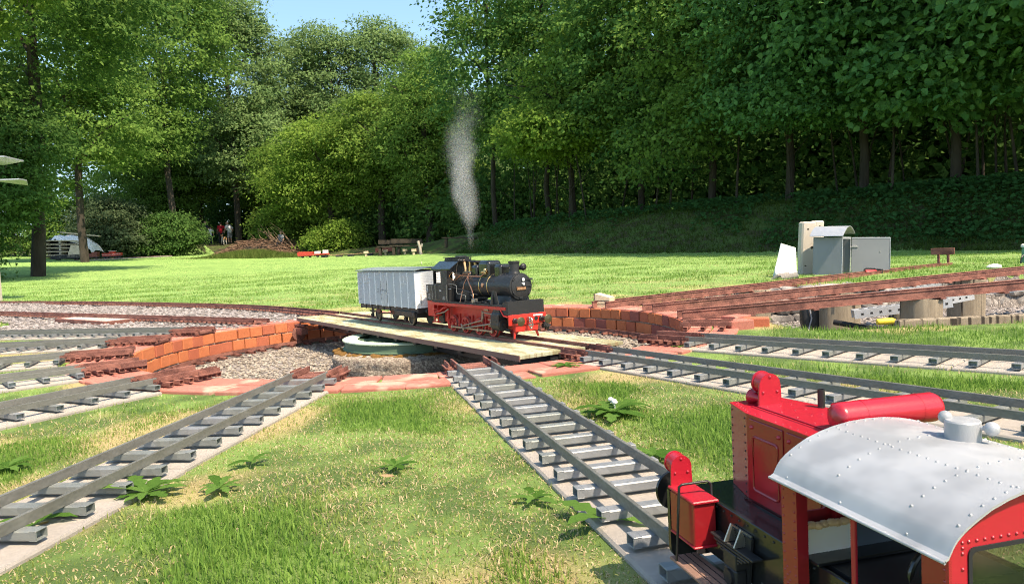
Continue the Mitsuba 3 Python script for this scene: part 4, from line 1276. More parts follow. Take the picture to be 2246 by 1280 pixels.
for s_ in (-1, 1):
    yo = s_ * CS
    # cab side: front and rear posts, lower skirt at the rear, open doorway with rounded foot
    y0, y1 = sorted((yo, yo - s_ * .0025))
    door = [(3.688, .182), (3.688, .060)] + [(3.688 + .010 * (1 - math.cos(t)), .060 - .014 * math.sin(t)) for t in np.linspace(.2, math.pi / 2, 6)] + [(3.830, .046), (3.840, .060), (3.840, .182)]
    side = [(XF, .188), (XF, .028), (XR, .028), (XR, .188)]
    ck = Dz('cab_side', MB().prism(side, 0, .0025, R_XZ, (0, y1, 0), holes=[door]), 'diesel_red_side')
    cr2 = [(XF + .003, yo, z) for z in np.arange(.034, .178, .0088)] + [(XF + .020, yo, z) for z in np.arange(.034, .178, .0088)] + [(XR - .004, yo, z) for z in np.arange(.034, .176, .0088)] + [(XF + .007 + .004 * (q % 2), yo, .075 + .004 * q) for q in range(5)]
    Dz('side_rivets', rivets(cr2, (0, s_, 0), .0013, .0011), 'diesel_red_side', stuff=True, parent=ck)
    Dz('door_jamb', MB().span(3.686, 3.6885, *sorted((yo, yo - s_ * .012)), .060, .184), 'diesel_red_side', parent=ck)
    Dz('door_post', MB().cyl((3.762, yo - s_ * .004, .030), (3.762, yo - s_ * .004, .190), .0026, n=12), 'diesel_red', smooth=40)
rearp = [(-CS, .028), (CS, .028)] + [(y, roof_z(y) - .0004) for y in np.linspace(CS, -CS, 25)]


def rrect(y0, y1, z0, z1, r):
    o = []
    for cy_, cz_, a0 in ((y1 - r, z1 - r, 0), (y0 + r, z1 - r, math.pi / 2), (y0 + r, z0 + r, math.pi), (y1 - r, z0 + r, 1.5 * math.pi)):
        o += [(cy_ + r * math.cos(a0 + t), cz_ + r * math.sin(a0 + t)) for t in np.linspace(0, math.pi / 2, 6)]
    return o


w1, w2 = rrect(-.083, -.012, .118, .1800, .005), rrect(.012, .083, .118, .1800, .005)
Dz('cab_rear', MB().prism(rearp, XR - .0030, XR, R_YZ, holes=[w1, w2]), 'diesel_red')
for wq in ((-.083, -.012), (.012, .083)):
    o_, i__ = rrect(wq[0] - .001, wq[1] + .001, .117, .181, .0055), rrect(wq[0] + .0022, wq[1] - .0022, .1202, .1778, .004)
    wk = Dz('rear_window', MB().prism(o_, XR - .0025, XR + .0012, R_YZ, holes=[i__]), 'black_rubber')
    Dz('window_glass', MB().prism(rrect(wq[0] + .001, wq[1] - .001, .119, .179, .004), XR - .0018, XR - .0012, R_YZ), 'pane_dark', parent=wk)
wr_ = []
for wq in ((-.083, -.012), (.012, .083)):
    wr_ += [(XR, y, .1855) for y in np.arange(wq[0], wq[1] + .001, .0071)] + [(XR, wq[0] - .0055, z) for z in np.concatenate([[.152, .1855, .1815, .1775], np.arange(.112, .175, .0135)])]
Dz('window_rivets', rivets(wr_, (1, 0, 0), .0015, .0014), 'diesel_red', smooth=True, stuff=True)
Dz('wiper', MB().tube([(XR + .003, -.079, .150), (XR + .004, -.077, .138), (XR + .004, -.074, .126)], .0012, 6).box((XR + .003, -.079, .146), (.003, .003, .012)), 'black_satin')
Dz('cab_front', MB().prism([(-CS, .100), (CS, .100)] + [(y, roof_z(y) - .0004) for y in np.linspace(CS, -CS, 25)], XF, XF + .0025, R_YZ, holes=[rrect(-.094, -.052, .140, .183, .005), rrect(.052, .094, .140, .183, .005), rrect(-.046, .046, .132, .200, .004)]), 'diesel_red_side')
Dz('cream_panel', MB().span(XF + .010, XF + .013, -.096, -.030, .046, .128), 'cream')
Dz('dark_panel', MB().span(XF + .010, XF + .013, -.030, .096, .046, .128).span(XF + .012, 3.83, -.096, .096, .030, .034), 'slate_blue')
Dz('far_lining', MB().span(XF + .02, 3.688, CS - .006, CS - .004, .03, .185).span(3.80, XR - .004, -.030, .096, .034, .118), 'slate_blue')
sw = MB()
for t in np.linspace(0, 2 * math.pi, 4)[:-1]:
    sw.tube([(3.800, -.052, .128), (3.800 + .004, -.052 + .026 * math.cos(t), .128 + .026 * math.sin(t))], .0016, 6)
ring = np.array([(3.804, -.052 + .027 * math.cos(t), .128 + .027 * math.sin(t)) for t in np.linspace(0, 2 * math.pi, 33)])
sw.tube(ring, .0026, 8).cyl((3.792, -.052, .128), (3.803, -.052, .128), .005, n=12)
Dz('brake_wheel', sw, 'black_gloss', smooth=40)
lr = MB()
for q in range(9):
    lr.sphere((XF + .016 + .0008 * (q % 2), -.094 + q * .0072, .1305 + .0006 * (q % 3)), .0052, 1, sc=(.8, 1.1, .75))
Dz('cushion_roll', lr, 'tan_wood', smooth=True)
# sill below the cab and rear end
Dz('cab_sill', MB().span(XF, XR, -.104, -.098, .024, .030).span(XF, XR, .098, .104, .024, .030), 'black_satin')

# ------------------------------------------------------------------ raised tracks on logs, right
rng = np.random.default_rng(21)


def raised(deg, L, rise, label):
    key = thing('raised_track', label, 'track', None)
    R = rotz(math.radians(deg)) @ roty(-math.atan(rise))
    o = (*pol(1.505, deg), .004)
    for l in (-GA, GA):
        m = MB()
        m.span(0, L, l - .004, l + .004, -.045, 0, .001).span(0, L, l - .017, l + .017, -.050, -.045, .001).span(0, L, l - .010, l + .010, -.006, -.0005, .001)
        put(key, 'rail', m, 'rust_mat', M=(R, o))
    for s in np.arange(.02, L, .36):
        put(key, 'tie_bar', MB().span(s, s + .03, -.09, .09, -.0595, -.0505, .001), 'rust_mat', M=(R, o))
    for s in (.02, .13, .24):
        put(key, 'end_sleeper', MB().span(s, s + .05, -.12, .12, -.047 + .001, -.0455, .0), 'rust_mat', M=(R, o)) if False else None
    return key, R, np.array(o)


b3, R3, o3 = raised(0.0, 3.6, .040, 'nearest of the three rusty raised tracks on wooden logs')
b2, R2, o2 = raised(20.0, 4.6, .0165, 'middle one of the three rusty raised tracks on wooden logs')
b1, R1, o1 = raised(40.0, 6.32, -.006, 'farthest of the three rusty raised tracks, ending in a small buffer stop')
bs = thing('buffer_stop', 'small rusty buffer stop board on two legs at the end of the farthest raised track', 'buffer stop')
for l in (-.055, .055):
    put(bs, 'leg', MB().span(6.20, 6.225, l - .012, l + .012, 0, .125), 'rust_mat', M=(R1, o1))
put(bs, 'board', MB().span(6.185, 6.20, -.135, .135, .105, .185, .003), 'rust_mat', M=(R1, o1))


def log(label, x, y, rad, z0, z1, seed):
    key = thing('log_post', label, 'post')
    rg = np.random.default_rng(seed)
    a = np.linspace(0, 2 * math.pi, 41)[:-1]
    prof = rad * (1 + .04 * (meshkit.noise(np.stack([np.cos(a) * 2 + seed, np.sin(a) * 2, 0 * a], -1)) - .5) * 2)
    V = []
    hs = np.linspace(0, z1 - z0, 7)
    for h in hs:
        crack = 1 - .05 * (meshkit.noise(np.stack([np.cos(a) * 9 + seed, np.sin(a) * 9, 0 * a + h * 2], -1)) > .72)
        V.append(np.column_stack([prof * crack * np.cos(a), prof * crack * np.sin(a), np.full(40, h)]))
    V.append(np.column_stack([prof * .96 * np.cos(a), prof * .96 * np.sin(a), np.full(40, hs[-1] + .006)]))
    V = np.vstack(V + [[[0, 0, hs[-1] + .004]]])
    F = []
    for i_ in range(7):
        for e in range(40):
            p_, q_ = i_ * 40 + e, i_ * 40 + (e + 1) % 40
            F += [[p_, q_, q_ + 40], [p_, q_ + 40, p_ + 40]]
    F += [[7 * 40 + e, 7 * 40 + (e + 1) % 40, 320] for e in range(40)]
    scene[key] = mikit.ply(trimesh.Trimesh(V @ LEAN.T + [x, y, z0], F, process=False), 'log_mat', smooth=35)
    return key


log('thick log under the nearest raised track', 2.345, 4.30, .107, -.42, -.004 - .05 + .052, 1)
log('log under the left part of the middle raised track, right of the dry stone wall', 2.335, 5.36, .142, -.45, -.032, 2)
log('log under the right part of the middle raised track', 3.525, 5.80, .128, -.50, -.008, 3)
log('log at the left end of the dry stone wall under the farthest raised track', 2.10, 6.50, .14, -.45, -.058, 4)
log('log under the middle of the farthest raised track, left of the red machine', 3.44, 7.62, .18, -.45, -.078, 5)
log('log beside the buffer stop at the end of the farthest raised track', 4.74, 8.70, .155, -.45, -.090, 6)
log('short log half hidden behind the nearest log on the right', 2.62, 5.02, .09, -.45, -.16, 7)
# block of firewood lying on the wall
fb_ = thing('firewood_block', 'split block of pale firewood on the brick rim left of the raised tracks', 'wood block')
put(fb_, 'wood', MB().prism([(-.055, 0), (.06, 0), (.062, .07), (-.05, .10)], -.05, .05, R_XZ), 'pale_wood', M=(rotz(-.5), (.66, 5.36, -.045)))
put(fb_, 'bark', MB().prism([(-.064, 0), (-.0555, 0), (-.0505, .102), (-.058, .10)], -.05, .05, R_XZ).span(-.05, .055, -.052, -.05, .048, .052).span(-.05, .055, -.052, -.05, .024, .027), 'bark_mat', M=(rotz(-.5), (.66, 5.36, -.045)))
st = thing('brick_pile', 'few loose red bricks lying on the ground right of the track stub', 'brick pile')
for q, (x, y, z, a) in enumerate([(1.14, 3.78, -.034, .25), (1.26, 3.86, -.036, -.3), (1.20, 4.00, -.034, .6)]):
    put(st, 'brick', MB().box((0, 0, 0), (.13, .10, .05), None, .004), 'brick_b' if q % 2 else 'paver_mat', M=(rotz(a), (x, y, z)))


# ------------------------------------------------------------------ dry stone walls of the work yard
def dry_wall(label, x0, y0, x1, y1, z0, z1, seed, lo=.10, hi=.26):
    key = thing('dry_stone_wall', label, 'wall')
    rg = np.random.default_rng(seed)
    d = np.array([x1 - x0, y1 - y0])
    L = np.linalg.norm(d)
    d /= L
    z = z0
    while z < z1 - .02:
        h = rg.uniform(.07, .12)
        s = -rg.uniform(0, .1)
        while s < L:
            w = rg.uniform(lo, hi)
            m = trimesh.Trimesh(np.array(_ICO[1].vertices), _ICO[1].faces, process=False)
            v = np.sign(m.vertices) * np.abs(m.vertices) ** .55
            v = v * (1 + .22 * (meshkit.noise(np.array(m.vertices) * 1.7 + rg.uniform(0, 99)) - .5)[:, None])
            v = v * [w / 2, rg.uniform(.07, .11), h / 2]
            v = v @ rotz(math.atan2(d[1], d[0]) + rg.uniform(-.12, .12)).T @ roty(rg.uniform(-.1, .1)).T
            c = np.array([x0, y0]) + d * (s + w / 2)
            put(key, 'stone', (v + [c[0], c[1] + rg.uniform(-.03, .03), z + h / 2], m.faces, None), 'stone_mat')
            s += w * .96
        z += h * .93
    return key


dry_wall('dry stone wall between two logs under the raised tracks', 2.05, 6.62, 3.3, 6.72, -.40, -.10, 5)
dry_wall('low dry stone wall at the right edge behind the raised tracks', 4.05, 6.95, 5.9, 7.15, -.47, -.22, 6)

# aluminium profiles lying across the yard


def channel(label, a, b, w, h):
    key = thing('aluminium_rail', label, 'metal rail')
    a, b = np.array(a, float), np.array(b, float)
    u = unit(b - a)
    n = unit(np.cross([0, 0, 1], u))
    L = np.linalg.norm(b - a)
    R = np.stack([u, n, np.cross(u, n)], 1)
    m = MB().span(0, L, -w / 2, w / 2, h - .004, h).span(0, L, -w / 2, -w / 2 + .004, 0, h - .004).span(0, L, w / 2 - .004, w / 2, 0, h - .004)
    put(key, 'profile', m, 'alu', M=(R, a))
    sl_ = MB()
    for s in np.arange(.04, L - .03, .055):
        sl_.span(s, s + .03, -.012, .012, h, h + .0015).span(s, s + .016, -w / 2 - .0012, -w / 2 - .0002, h * .35, h * .6)
    put(key, 'slots', sl_, 'black_rubber', M=(R, a), stuff=True)
    return key


channel('upper aluminium rail lying between the logs, its bright end towards the right', (2.75, 6.05, -.165), (3.42, 5.95, -.085), .10, .05)
channel('lower aluminium rail behind the nearest log, above a black hose', (2.22, 4.85, -.155), (2.78, 4.72, -.095), .10, .055)
channel('short end of an aluminium rail between the two largest logs', (2.62, 4.92, -.13), (3.10, 5.05, -.085), .09, .05)
channel('aluminium rail at the right edge above the low stone wall', (3.75, 6.05, -.15), (4.9, 6.05, -.10), .12, .055)
hz = thing('black_hose', 'black hose curving on the gravel behind the nearest log', 'hose')
scene[hz] = mikit.ply(trimesh.Trimesh(*MB().tube([(2.15, 4.98, -.19), (2.3, 4.82, -.22), (2.45, 4.74, -.225), (2.6, 4.72, -.20), (2.72, 4.78, -.13), (2.78, 4.9, -.09)], .018, 10).arr()[:2], process=False), 'black_rubber', smooth=True)
yc_ = thing('yellow_can', 'yellow plastic can lying behind the nearest log', 'can')
scene[yc_] = mikit.ply(trimesh.Trimesh(*MB().lathe([(0, 0), (.018, .002), (.022, .01), (.022, .10), (.012, .12), (0, .125)], (2.42, 4.95, -.20), (1, -.1, .05), 20, cap=False).arr()[:2], process=False), 'yellow_plastic', smooth=40)
bk = thing('blue_bag', 'black bag with a bright blue edge leaning against a log', 'bag')
put(bk, 'bag', MB().add(*(lambda m: (np.sign(m.vertices) * np.abs(m.vertices) ** .6 * [.075, .05, .115], m.faces))(_ICO[2])), 'black_satin', smooth=True, M=(rotx(-.1), (2.17, 5.42, -.20)))
put(bk, 'blue_edge', MB().tube([(2.235, 5.40, -.31), (2.248, 5.385, -.25), (2.252, 5.38, -.19), (2.246, 5.385, -.13), (2.235, 5.39, -.09)], [.018, .02, .02, .018, .01], 10), 'blue_plastic', smooth=True)
put(bk, 'strap', MB().tube([(2.13, 5.37, -.29), (2.15, 5.355, -.2), (2.14, 5.365, -.12)], .005, 6), 'cloth_grey')
kb = MB()
for q in range(5):
    pass
kerb = MB().box((2.42, 3.86, -.085), (.85, .05, .05), rotz(-.02), .006)
kk = thing('kerb_board', 'weathered board edging the grass in front of the logs', 'board')
scene[kk] = mikit.ply(trimesh.Trimesh(*kerb.arr()[:2], process=False), 'log_mat')

# ------------------------------------------------------------------ switch cabinet, posts, white panels, red machine
cb = thing('switch_cabinet', 'grey steel switch cabinet with a curved roof and its door standing open', 'cabinet')
CBM = (LEAN @ rotz(-.75), (3.56, 8.32, -.30))


def Cb(name, m, mt, smooth=False, parent=cb):
    return put(parent, name, m, mt, smooth=smooth, M=CBM)


Cb('left_panel', MB().span(-.158, -.155, -.13, .13, 0, .66), 'cabinet_mat')
Cb('front_panel', MB().span(-.155, .155, -.133, -.130, 0, .655, .001), 'cabinet_mat')
Cb('rear_panel', MB().span(-.155, .155, .130, .133, 0, .66), 'cabinet_mat')
Cb('floor_panel', MB().span(-.155, .155, -.13, .13, 0, .003), 'cabinet_mat')
Cb('frame_strip', MB().span(.1555, .159, -.135, -.118, 0, .66).span(.1555, .159, .118, .135, 0, .66).span(.1555, .159, -.118, .118, .64, .66), 'roof_grey')
Cb('inner_box', MB().span(-.10, .06, -.02, .12, .10, .60, .004), 'slate_blue')
arc = [(-.20 + .38 * s_, .640 + .135 * math.sin(math.pi * (.06 + .80 * s_))) for s_ in np.linspace(0, 1, 24)]
arc += [(y, z + .006) for y, z in arc[::-1]]
Cb('curved_roof', MB().prism(arc, -.175, .185, R_YZ), 'roof_grey', smooth=25)
HG = LEAN @ rotz(-.75) @ np.array([.160, .135, 0]) + CBM[1]
DRM = (LEAN @ rotz(-.22), HG)
dk_ = put(cb, 'door', MB().span(.004, .40, -.006, .006, .03, .655, .003), 'cabinet_mat', M=DRM)
put(dk_, 'door_latch', MB().span(.0, .07, -.016, -.006, .545, .558, .002).cyl((.30, -.012, .50), (.30, -.005, .50), .008, n=12), 'steel', M=DRM)
put(dk_, 'door_edge', MB().span(.398, .404, -.012, .010, .03, .655, .001).span(.004, .398, -.010, -.006, .645, .657, .001), 'roof_grey', M=DRM)
for q, (x, y, w, h, a, lab) in enumerate([(3.46, 8.72, .165, .98, .0, 'weathered grey post behind the cabinet, its bark worn and knotty'), (3.605, 8.80, .13, 1.0, .2, 'square cut grey post top just left of the curved cabinet roof')]):
    pk = thing('wooden_post', lab, 'post')
    V, F, _ = MB().box((0, 0, 0), (w, w * .8, h), None, .018).arr()
    m = trimesh.Trimesh(V, F, process=True).subdivide().subdivide().subdivide()
    v = np.array(m.vertices)
    v[:, :2] += .030 * (meshkit.fbm(np.column_stack([v[:, 2] * 5 + q * 9, v[:, 0] * 4, v[:, 1] * 4]), 3)[:, None] - .5) * [1.4, .6] * (1.0 if q == 0 else .3)
    put(pk, 'timber', (v @ rotz(a).T @ LEAN.T + [x, y, .06], np.array(m.faces), None), 'post_wood', smooth=30)
    kn = MB()
    for (kx, kz, s_) in (((-.02, .40, .02), (.03, .19, .026), (-.04, -.02, .022), (.02, -.17, .02)) if q == 0 else ((.0, .43, .014),)):
        kn.sphere((kx, -w * .40, kz), s_, 1, sc=(1, .25, .8))
    put(pk, 'knots', kn, 'bark_mat', smooth=True, M=(LEAN @ rotz(a), (x, y, .06)), stuff=True)
wp = thing('panel_stack', 'stack of white plastic panels leaning left of the weathered post', 'panel stack')
for q in range(6):
    tp_ = .44 if q == 0 else .215 - .036 * q
    put(wp, 'sheet', MB().prism([(-.155 + .012 * q, 0), (.125, 0), (.125, tp_ - .05), (-.155 + .115 * tp_ / .44 * (1 if q == 0 else .75), tp_)], -.006, .006, R_XZ), 'white_weather', M=(LEAN @ rotx(-.14), (3.06, 8.32 - .022 * q, -.12)))
cbk = thing('cable_reel', 'grey scrap of pipe and cable in front of the white panels', 'scrap')
tr_ = MB().tube([(2.78, 8.02, -.09), (2.85, 7.96, -.02), (2.95, 7.95, -.01), (3.02, 8.0, -.06)], .022, 10).cyl((2.86, 7.9, -.05), (3.02, 7.86, -.02), .035, n=18)
scene[cbk] = mikit.ply(trimesh.Trimesh(*tr_.arr()[:2], process=False), 'concrete_mat', smooth=40)
rm_ = thing('red_machine', 'red portable machine with a black carrying handle in front of the cabinet door', 'machine')
RMM = (LEAN @ rotz(.1), (3.86, 8.03, -.17))
put(rm_, 'body', MB().box((0, 0, .07), (.17, .11, .12), None, .02).cyl((-.06, 0, .12), (.06, 0, .12), .04, n=18), 'red_plastic', smooth=35, M=RMM)
put(rm_, 'handle', MB().tube([(-.07, 0, .13), (-.065, 0, .165), (-.04, 0, .175), (.05, 0, .172), (.075, 0, .155), (.08, 0, .12)], .008, 8), 'black_rubber', smooth=True, M=RMM)
put(rm_, 'vent', MB().lathe([(.028, 0), (.028, .012), (.020, .012), (.020, .004), (0, .004)], (.015, -.055, .045), (0, -1, 0), 20, cap=False), 'black_rubber', smooth=35, M=RMM)
put(rm_, 'engine', MB().box((-.06, -.03, .02), (.08, .06, .05), None, .006).tube([(-.1, -.05, .03), (-.02, -.06, .01), (-.05, -.06, .05)], .006, 6), 'black_satin', M=RMM)
put(rm_, 'side_panel', MB().box((.105, 0, .085), (.03, .10, .17), None, .004), 'black_satin', M=RMM)
gt = thing('green_tap', 'green water standpipe with a pale cap at the right edge of the lawn', 'standpipe')
GTM = (LEAN, (6.20, 9.0, -.12))
put(gt, 'pipe', MB().cyl((0, 0, 0), (0, 0, .24), .035, n=16), 'green_paint', smooth=35, M=GTM)
put(gt, 'cap', MB().lathe([(.045, 0), (.045, .03), (.03, .04), (0, .042)], (0, 0, .24), (0, 0, 1), 16), 'white_weather', smooth=35, M=GTM)
put(gt, 'lever', MB().tube([(-.03, -.02, .15), (-.06, -.03, .12), (-.07, -.03, .04)], .008, 6), 'black_satin', M=GTM)
for q, (x, y, s_, lb) in enumerate([(5.22, 8.05, .05, 'white sack lying on the grass behind the logs'), (5.62, 8.0, .055, 'pale stone lying on the grass at the right edge')]):
    k_ = thing('white_sack' if q == 0 else 'pale_stone', lb, 'sack' if q == 0 else 'stone')
    v = np.array(_ICO[2].vertices) * (1 + .25 * (meshkit.noise(np.array(_ICO[2].vertices) * 2 + q * 7) - .5)[:, None]) * [s_ * 1.6, s_, s_ * .6]
    scene[k_] = mikit.ply(trimesh.Trimesh(v + [x, y, gz(x, y) + s_ * .4], _ICO[2].faces, process=False), 'white_weather', smooth=True)

# ------------------------------------------------------------------ far things on the lawn
rng = np.random.default_rng(31)


def person(key, x, y, h, joints, cl, face=0.0, hair='hair'):
    """joints: dict of positions in units of the body height (x right, y forward, z up), figure looks along +y before turning"""
    import manifold3d as m3
    J = {k_: np.array(v, float) * h for k_, v in joints.items()}
    z0 = gz(x, y)

    def limb(chain, radii):
        parts = []
        for (a, b), (ra, rb) in zip(zip(chain[:-1], chain[1:]), zip(radii[:-1], radii[1:])):
            parts.append(m3.Manifold.batch_hull([m3.Manifold.sphere(ra * h, 14).translate(list(J[a])), m3.Manifold.sphere(rb * h, 14).translate(list(J[b]))]))
        return parts

    def out(name, parts, m, parent=key):
        s_ = parts[0]
        for p in parts[1:]:
            s_ = s_ + p
        g = s_.refine_to_length(.09).to_mesh()
        t = trimesh.Trimesh(g.vert_properties[:, :3], g.tri_verts, process=True)
        trimesh.smoothing.filter_taubin(t, iterations=6)
        put(parent, name, (np.array(t.vertices), np.array(t.faces), None), m, smooth=True, M=(LEAN @ rotz(face), (x, y, z0)))
    out('body', limb(('neck', 'headc'), (.032, .048)) + limb(('headc', 'crown'), (.052, .045)) + [m3.Manifold.sphere(.012 * h, 8).translate(list(J['headc'] + np.array([0, .055, -.005]) * h))]
        + [m3.Manifold.sphere(.014 * h, 8).translate(list(J['headc'] + np.array([s_ * .052, 0, 0]) * h)) for s_ in (-1, 1)]
        + limb(('elbowL', 'wristL', 'handL'), (.028, .020, .024)) + limb(('elbowR', 'wristR', 'handR'), (.028, .020, .024)) + limb(('kneeL', 'ankleL'), (.036, .024)) + limb(('kneeR', 'ankleR'), (.036, .024)) + limb(('chest', 'hips'), (.07, .07)) + limb(('shL', 'elbowL'), (.036, .028)) + limb(('shR', 'elbowR'), (.036, .028)) + limb(('chest', 'neck'), (.05, .034)) + limb(('hipL', 'kneeL'), (.05, .036)) + limb(('hipR', 'kneeR'), (.05, .036)), 'skin')
    out('hair', [m3.Manifold.sphere(.056 * h, 16).scale([.98, 1, .92]).translate(list(J['crown'] + np.array([0, -.014, -.004]) * h))], hair)
    out('shirt', limb(('shL', 'shR'), (.048, .048)) + limb(('chest', 'hips'), (.092, .088)) + limb(('shL', 'armL'), (.048, .044)) + limb(('shR', 'armR'), (.048, .044)) + limb(('shL', 'chest'), (.05, .085)) + limb(('shR', 'chest'), (.05, .085)), cl[0])
    out('trousers', limb(('hips', 'hipL'), (.084, .062)) + limb(('hips', 'hipR'), (.084, .062)) + limb(('hipL', 'kneeL') + (('ankleL',) if cl[2] else ()), (.066, .050, .040)[:3 if cl[2] else 2]) + limb(('hipR', 'kneeR') + (('ankleR',) if cl[2] else ()), (.066, .050, .040)[:3 if cl[2] else 2]), cl[1])
    out('shoes', limb(('ankleL', 'toeL'), (.030, .024)) + limb(('ankleR', 'toeR'), (.030, .024)), 'far_dark')


def pose(**k):
    J = dict(headc=(0, .01, .925), crown=(0, 0, .95), neck=(0, 0, .86), shL=(-.105, 0, .80), shR=(.105, 0, .80), chest=(0, 0, .72), hips=(0, 0, .53), hipL=(-.05, 0, .50), hipR=(.05, 0, .50), kneeL=(-.06, .02, .28), kneeR=(.06, .01, .28),
             ankleL=(-.06, 0, .045), ankleR=(.065, 0, .045), toeL=(-.065, .09, .025), toeR=(.07, .09, .025), armL=(-.125, 0, .70), armR=(.125, 0, .70), elbowL=(-.15, .01, .63), elbowR=(.15, .01, .63), wristL=(-.15, .08, .50), wristR=(.15, .08, .50), handL=(-.145, .11, .46), handR=(.145, .11, .46))
    J.update(k)
    return J


grp = None
k1 = thing('person', 'bald person in dark navy clothes carrying an olive rucksack, farthest left of the group', 'person')
person(k1, -23.55, 58.0, 1.74, pose(headc=(.01, .03, .92)), ('cloth_navy', 'cloth_navy', True), face=-2.2, hair='skin')
put(k1, 'rucksack', MB().add(np.sign(_ICO[2].vertices) * np.abs(_ICO[2].vertices) ** .6 * [.17, .12, .26], _ICO[2].faces), 'cloth_olive', smooth=True, M=(LEAN @ rotz(-2.2), (-23.72, 57.85, gz(-23.5, 58) + 1.22)))
k2 = thing('person', 'child in a white shirt and dark trousers standing next to the person with the rucksack', 'person')
person(k2, -22.75, 57.0, 1.36, pose(), ('cloth_white', 'cloth_navy', True), face=.4)
k3 = thing('person', 'person in a bright red shirt with one hand on the hip', 'person')
person(k3, -22.35, 58.0, 1.66, pose(elbowR=(.23, .0, .66), armR=(.16, 0, .72), wristR=(.13, .06, .56), handR=(.10, .07, .54), headc=(-.01, .03, .92)), ('cloth_red', 'far_dark', True), face=.5)
k4 = thing('person', 'person in a white shirt and light blue shorts bending forward beside the dog', 'person')
person(k4, -21.35, 57.2, 1.72, pose(headc=(-.11, .05, .90), crown=(-.10, .05, .935), neck=(-.07, .03, .84), shL=(-.15, .03, .78), shR=(.02, .01, .80), chest=(-.04, .02, .70), elbowL=(-.19, .08, .63), wristL=(-.17, .14, .52), handL=(-.17, .16, .48), armL=(-.17, .05, .70)), ('cloth_white', 'cloth_grey', False), face=.9, hair='skin')
k5 = thing('person', 'person sitting behind the right end of the brushwood pile, only head and shoulder showing', 'person')
person(k5, -13.95, 45.6, 1.5, pose(kneeL=(-.07, .25, .5), kneeR=(.07, .25, .5), ankleL=(-.07, .25, .25), ankleR=(.07, .25, .25), toeL=(-.07, .33, .22), toeR=(.07, .33, .22)), ('cloth_grey', 'cloth_navy', True), face=2.6)
# the dog
dg = thing('dog', 'white and tan dog standing by the person in blue shorts', 'dog')
import manifold3d as m3
DJ = dict(chest=(.16, 0, .44), belly=(-.10, 0, .47), rump=(-.26, 0, .46), neck=(.28, 0, .58), head=(.36, 0, .68), muzzle=(.50, 0, .65), tail=(-.36, 0, .50), tail2=(-.46, 0, .60),
          fl=(.17, -.08, .36), fl2=(.16, -.085, .19), fl3=(.18, -.085, .02), fr=(.17, .08, .36), fr2=(.19, .085, .19), fr3=(.20, .085, .02), hl=(-.25, -.08, .40), hl2=(-.20, -.09, .24), hl3=(-.30, -.09, .15), hl4=(-.27, -.09, .02), hr=(-.25, .08, .40), hr2=(-.17, .09, .24), hr3=(-.27, .09, .15), hr4=(-.24, .09, .02))
prs = []
for ch_, rr_ in ((('chest', 'belly', 'rump'), (.125, .10, .105)), (('chest', 'neck', 'head'), (.10, .075, .075)), (('head', 'muzzle'), (.07, .038)), (('rump', 'tail', 'tail2'), (.05, .028, .02)), (('fl', 'fl2', 'fl3'), (.055, .032, .030)), (('fr', 'fr2', 'fr3'), (.055, .032, .030)), (('hl', 'hl2', 'hl3', 'hl4'), (.075, .05, .028, .030)), (('hr', 'hr2', 'hr3', 'hr4'), (.075, .05, .028, .030))):
    for (a, b), (ra, rb) in zip(zip(ch_[:-1], ch_[1:]), zip(rr_[:-1], rr_[1:])):
        prs.append(m3.Manifold.batch_hull([m3.Manifold.sphere(ra, 12).translate(list(DJ[a])), m3.Manifold.sphere(rb, 12).translate(list(DJ[b]))]))
for s_ in (-1, 1):
    prs.append(m3.Manifold.batch_hull([m3.Manifold.sphere(.02, 8).translate([.34, s_ * .05, .74]), m3.Manifold.sphere(.012, 8).translate([.33, s_ * .095, .68])]))
u_ = prs[0]
for p_ in prs[1:]:
    u_ = u_ + p_
g_ = u_.refine_to_length(.04).to_mesh()
tm_ = trimesh.Trimesh(g_.vert_properties[:, :3], g_.tri_verts, process=True)
trimesh.smoothing.filter_taubin(tm_, iterations=5)
v_ = np.array(tm_.vertices)
tan = (meshkit.noise(v_ * 4 + 3) > .55) | (v_[:, 0] > .30)
dc = np.where(tan[:, None], (.42, .25, .13), (.72, .68, .62))
put(dg, 'body', (v_ @ (LEAN @ rotz(2.3)).T + [-21.45, 56.2, gz(-21.45, 56.2)], np.array(tm_.faces), dc), 'vcol', smooth=True, color=True)

# brushwood heap with tall grass in front
bp = thing('brush_pile', 'heap of dry brown brushwood with one long branch sticking out', 'brush pile')
tw = MB()
for q in range(620):
    u, w = rng.uniform(-1, 1), rng.uniform(-1, 1)
    top = 1.05 * max(0, 1 - u * u) ** .6 * (1 - .5 * w * w)
    c = np.array([-15.2 + 2.3 * u, 45.6 + 1.4 * w, 0])
    z = gz(c[0], c[1]) + rng.uniform(.25, 1) * top
    a = rng.normal(0, .45) + (0 if rng.random() < .7 else rng.uniform(-1.5, 1.5))
    L = rng.uniform(.5, 1.6)
    dv = np.array([math.cos(a), math.sin(a) * .6, rng.normal(-.25 * np.sign(u) * math.cos(a) * abs(u), .16)]) * L / 2
    kk_ = rng.uniform(.6, 1.2)
    md = rng.normal(0, .04, 3)
    tw.tube([c + [0, 0, z] - dv, c + [0, 0, z] + md, c + [0, 0, z] + dv], [.022, .018, .008], 3, col=np.array([.20, .125, .085]) * kk_)
for q in range(12):
    b0 = np.array([-13.6 + rng.normal(0, .3), 45.2, gz(-13.6, 45.2) + .5])
    tw.tube([b0, b0 + [-.7 + rng.normal(0, .15), 0, .7 + rng.normal(0, .15)], b0 + [-1.3 + rng.normal(0, .3), .1, 1.25 + rng.normal(0, .2)]], [.028, .02, .008], 4, col=(.22, .15, .10))
put(bp, 'branches', tw, 'vcol', color=True, stuff=True)
mnd = MB()
mnd.sphere((-15.2, 45.7, gz(-15.2, 45.7)), 1.0, 2, sc=(2.1, 1.2, .85))
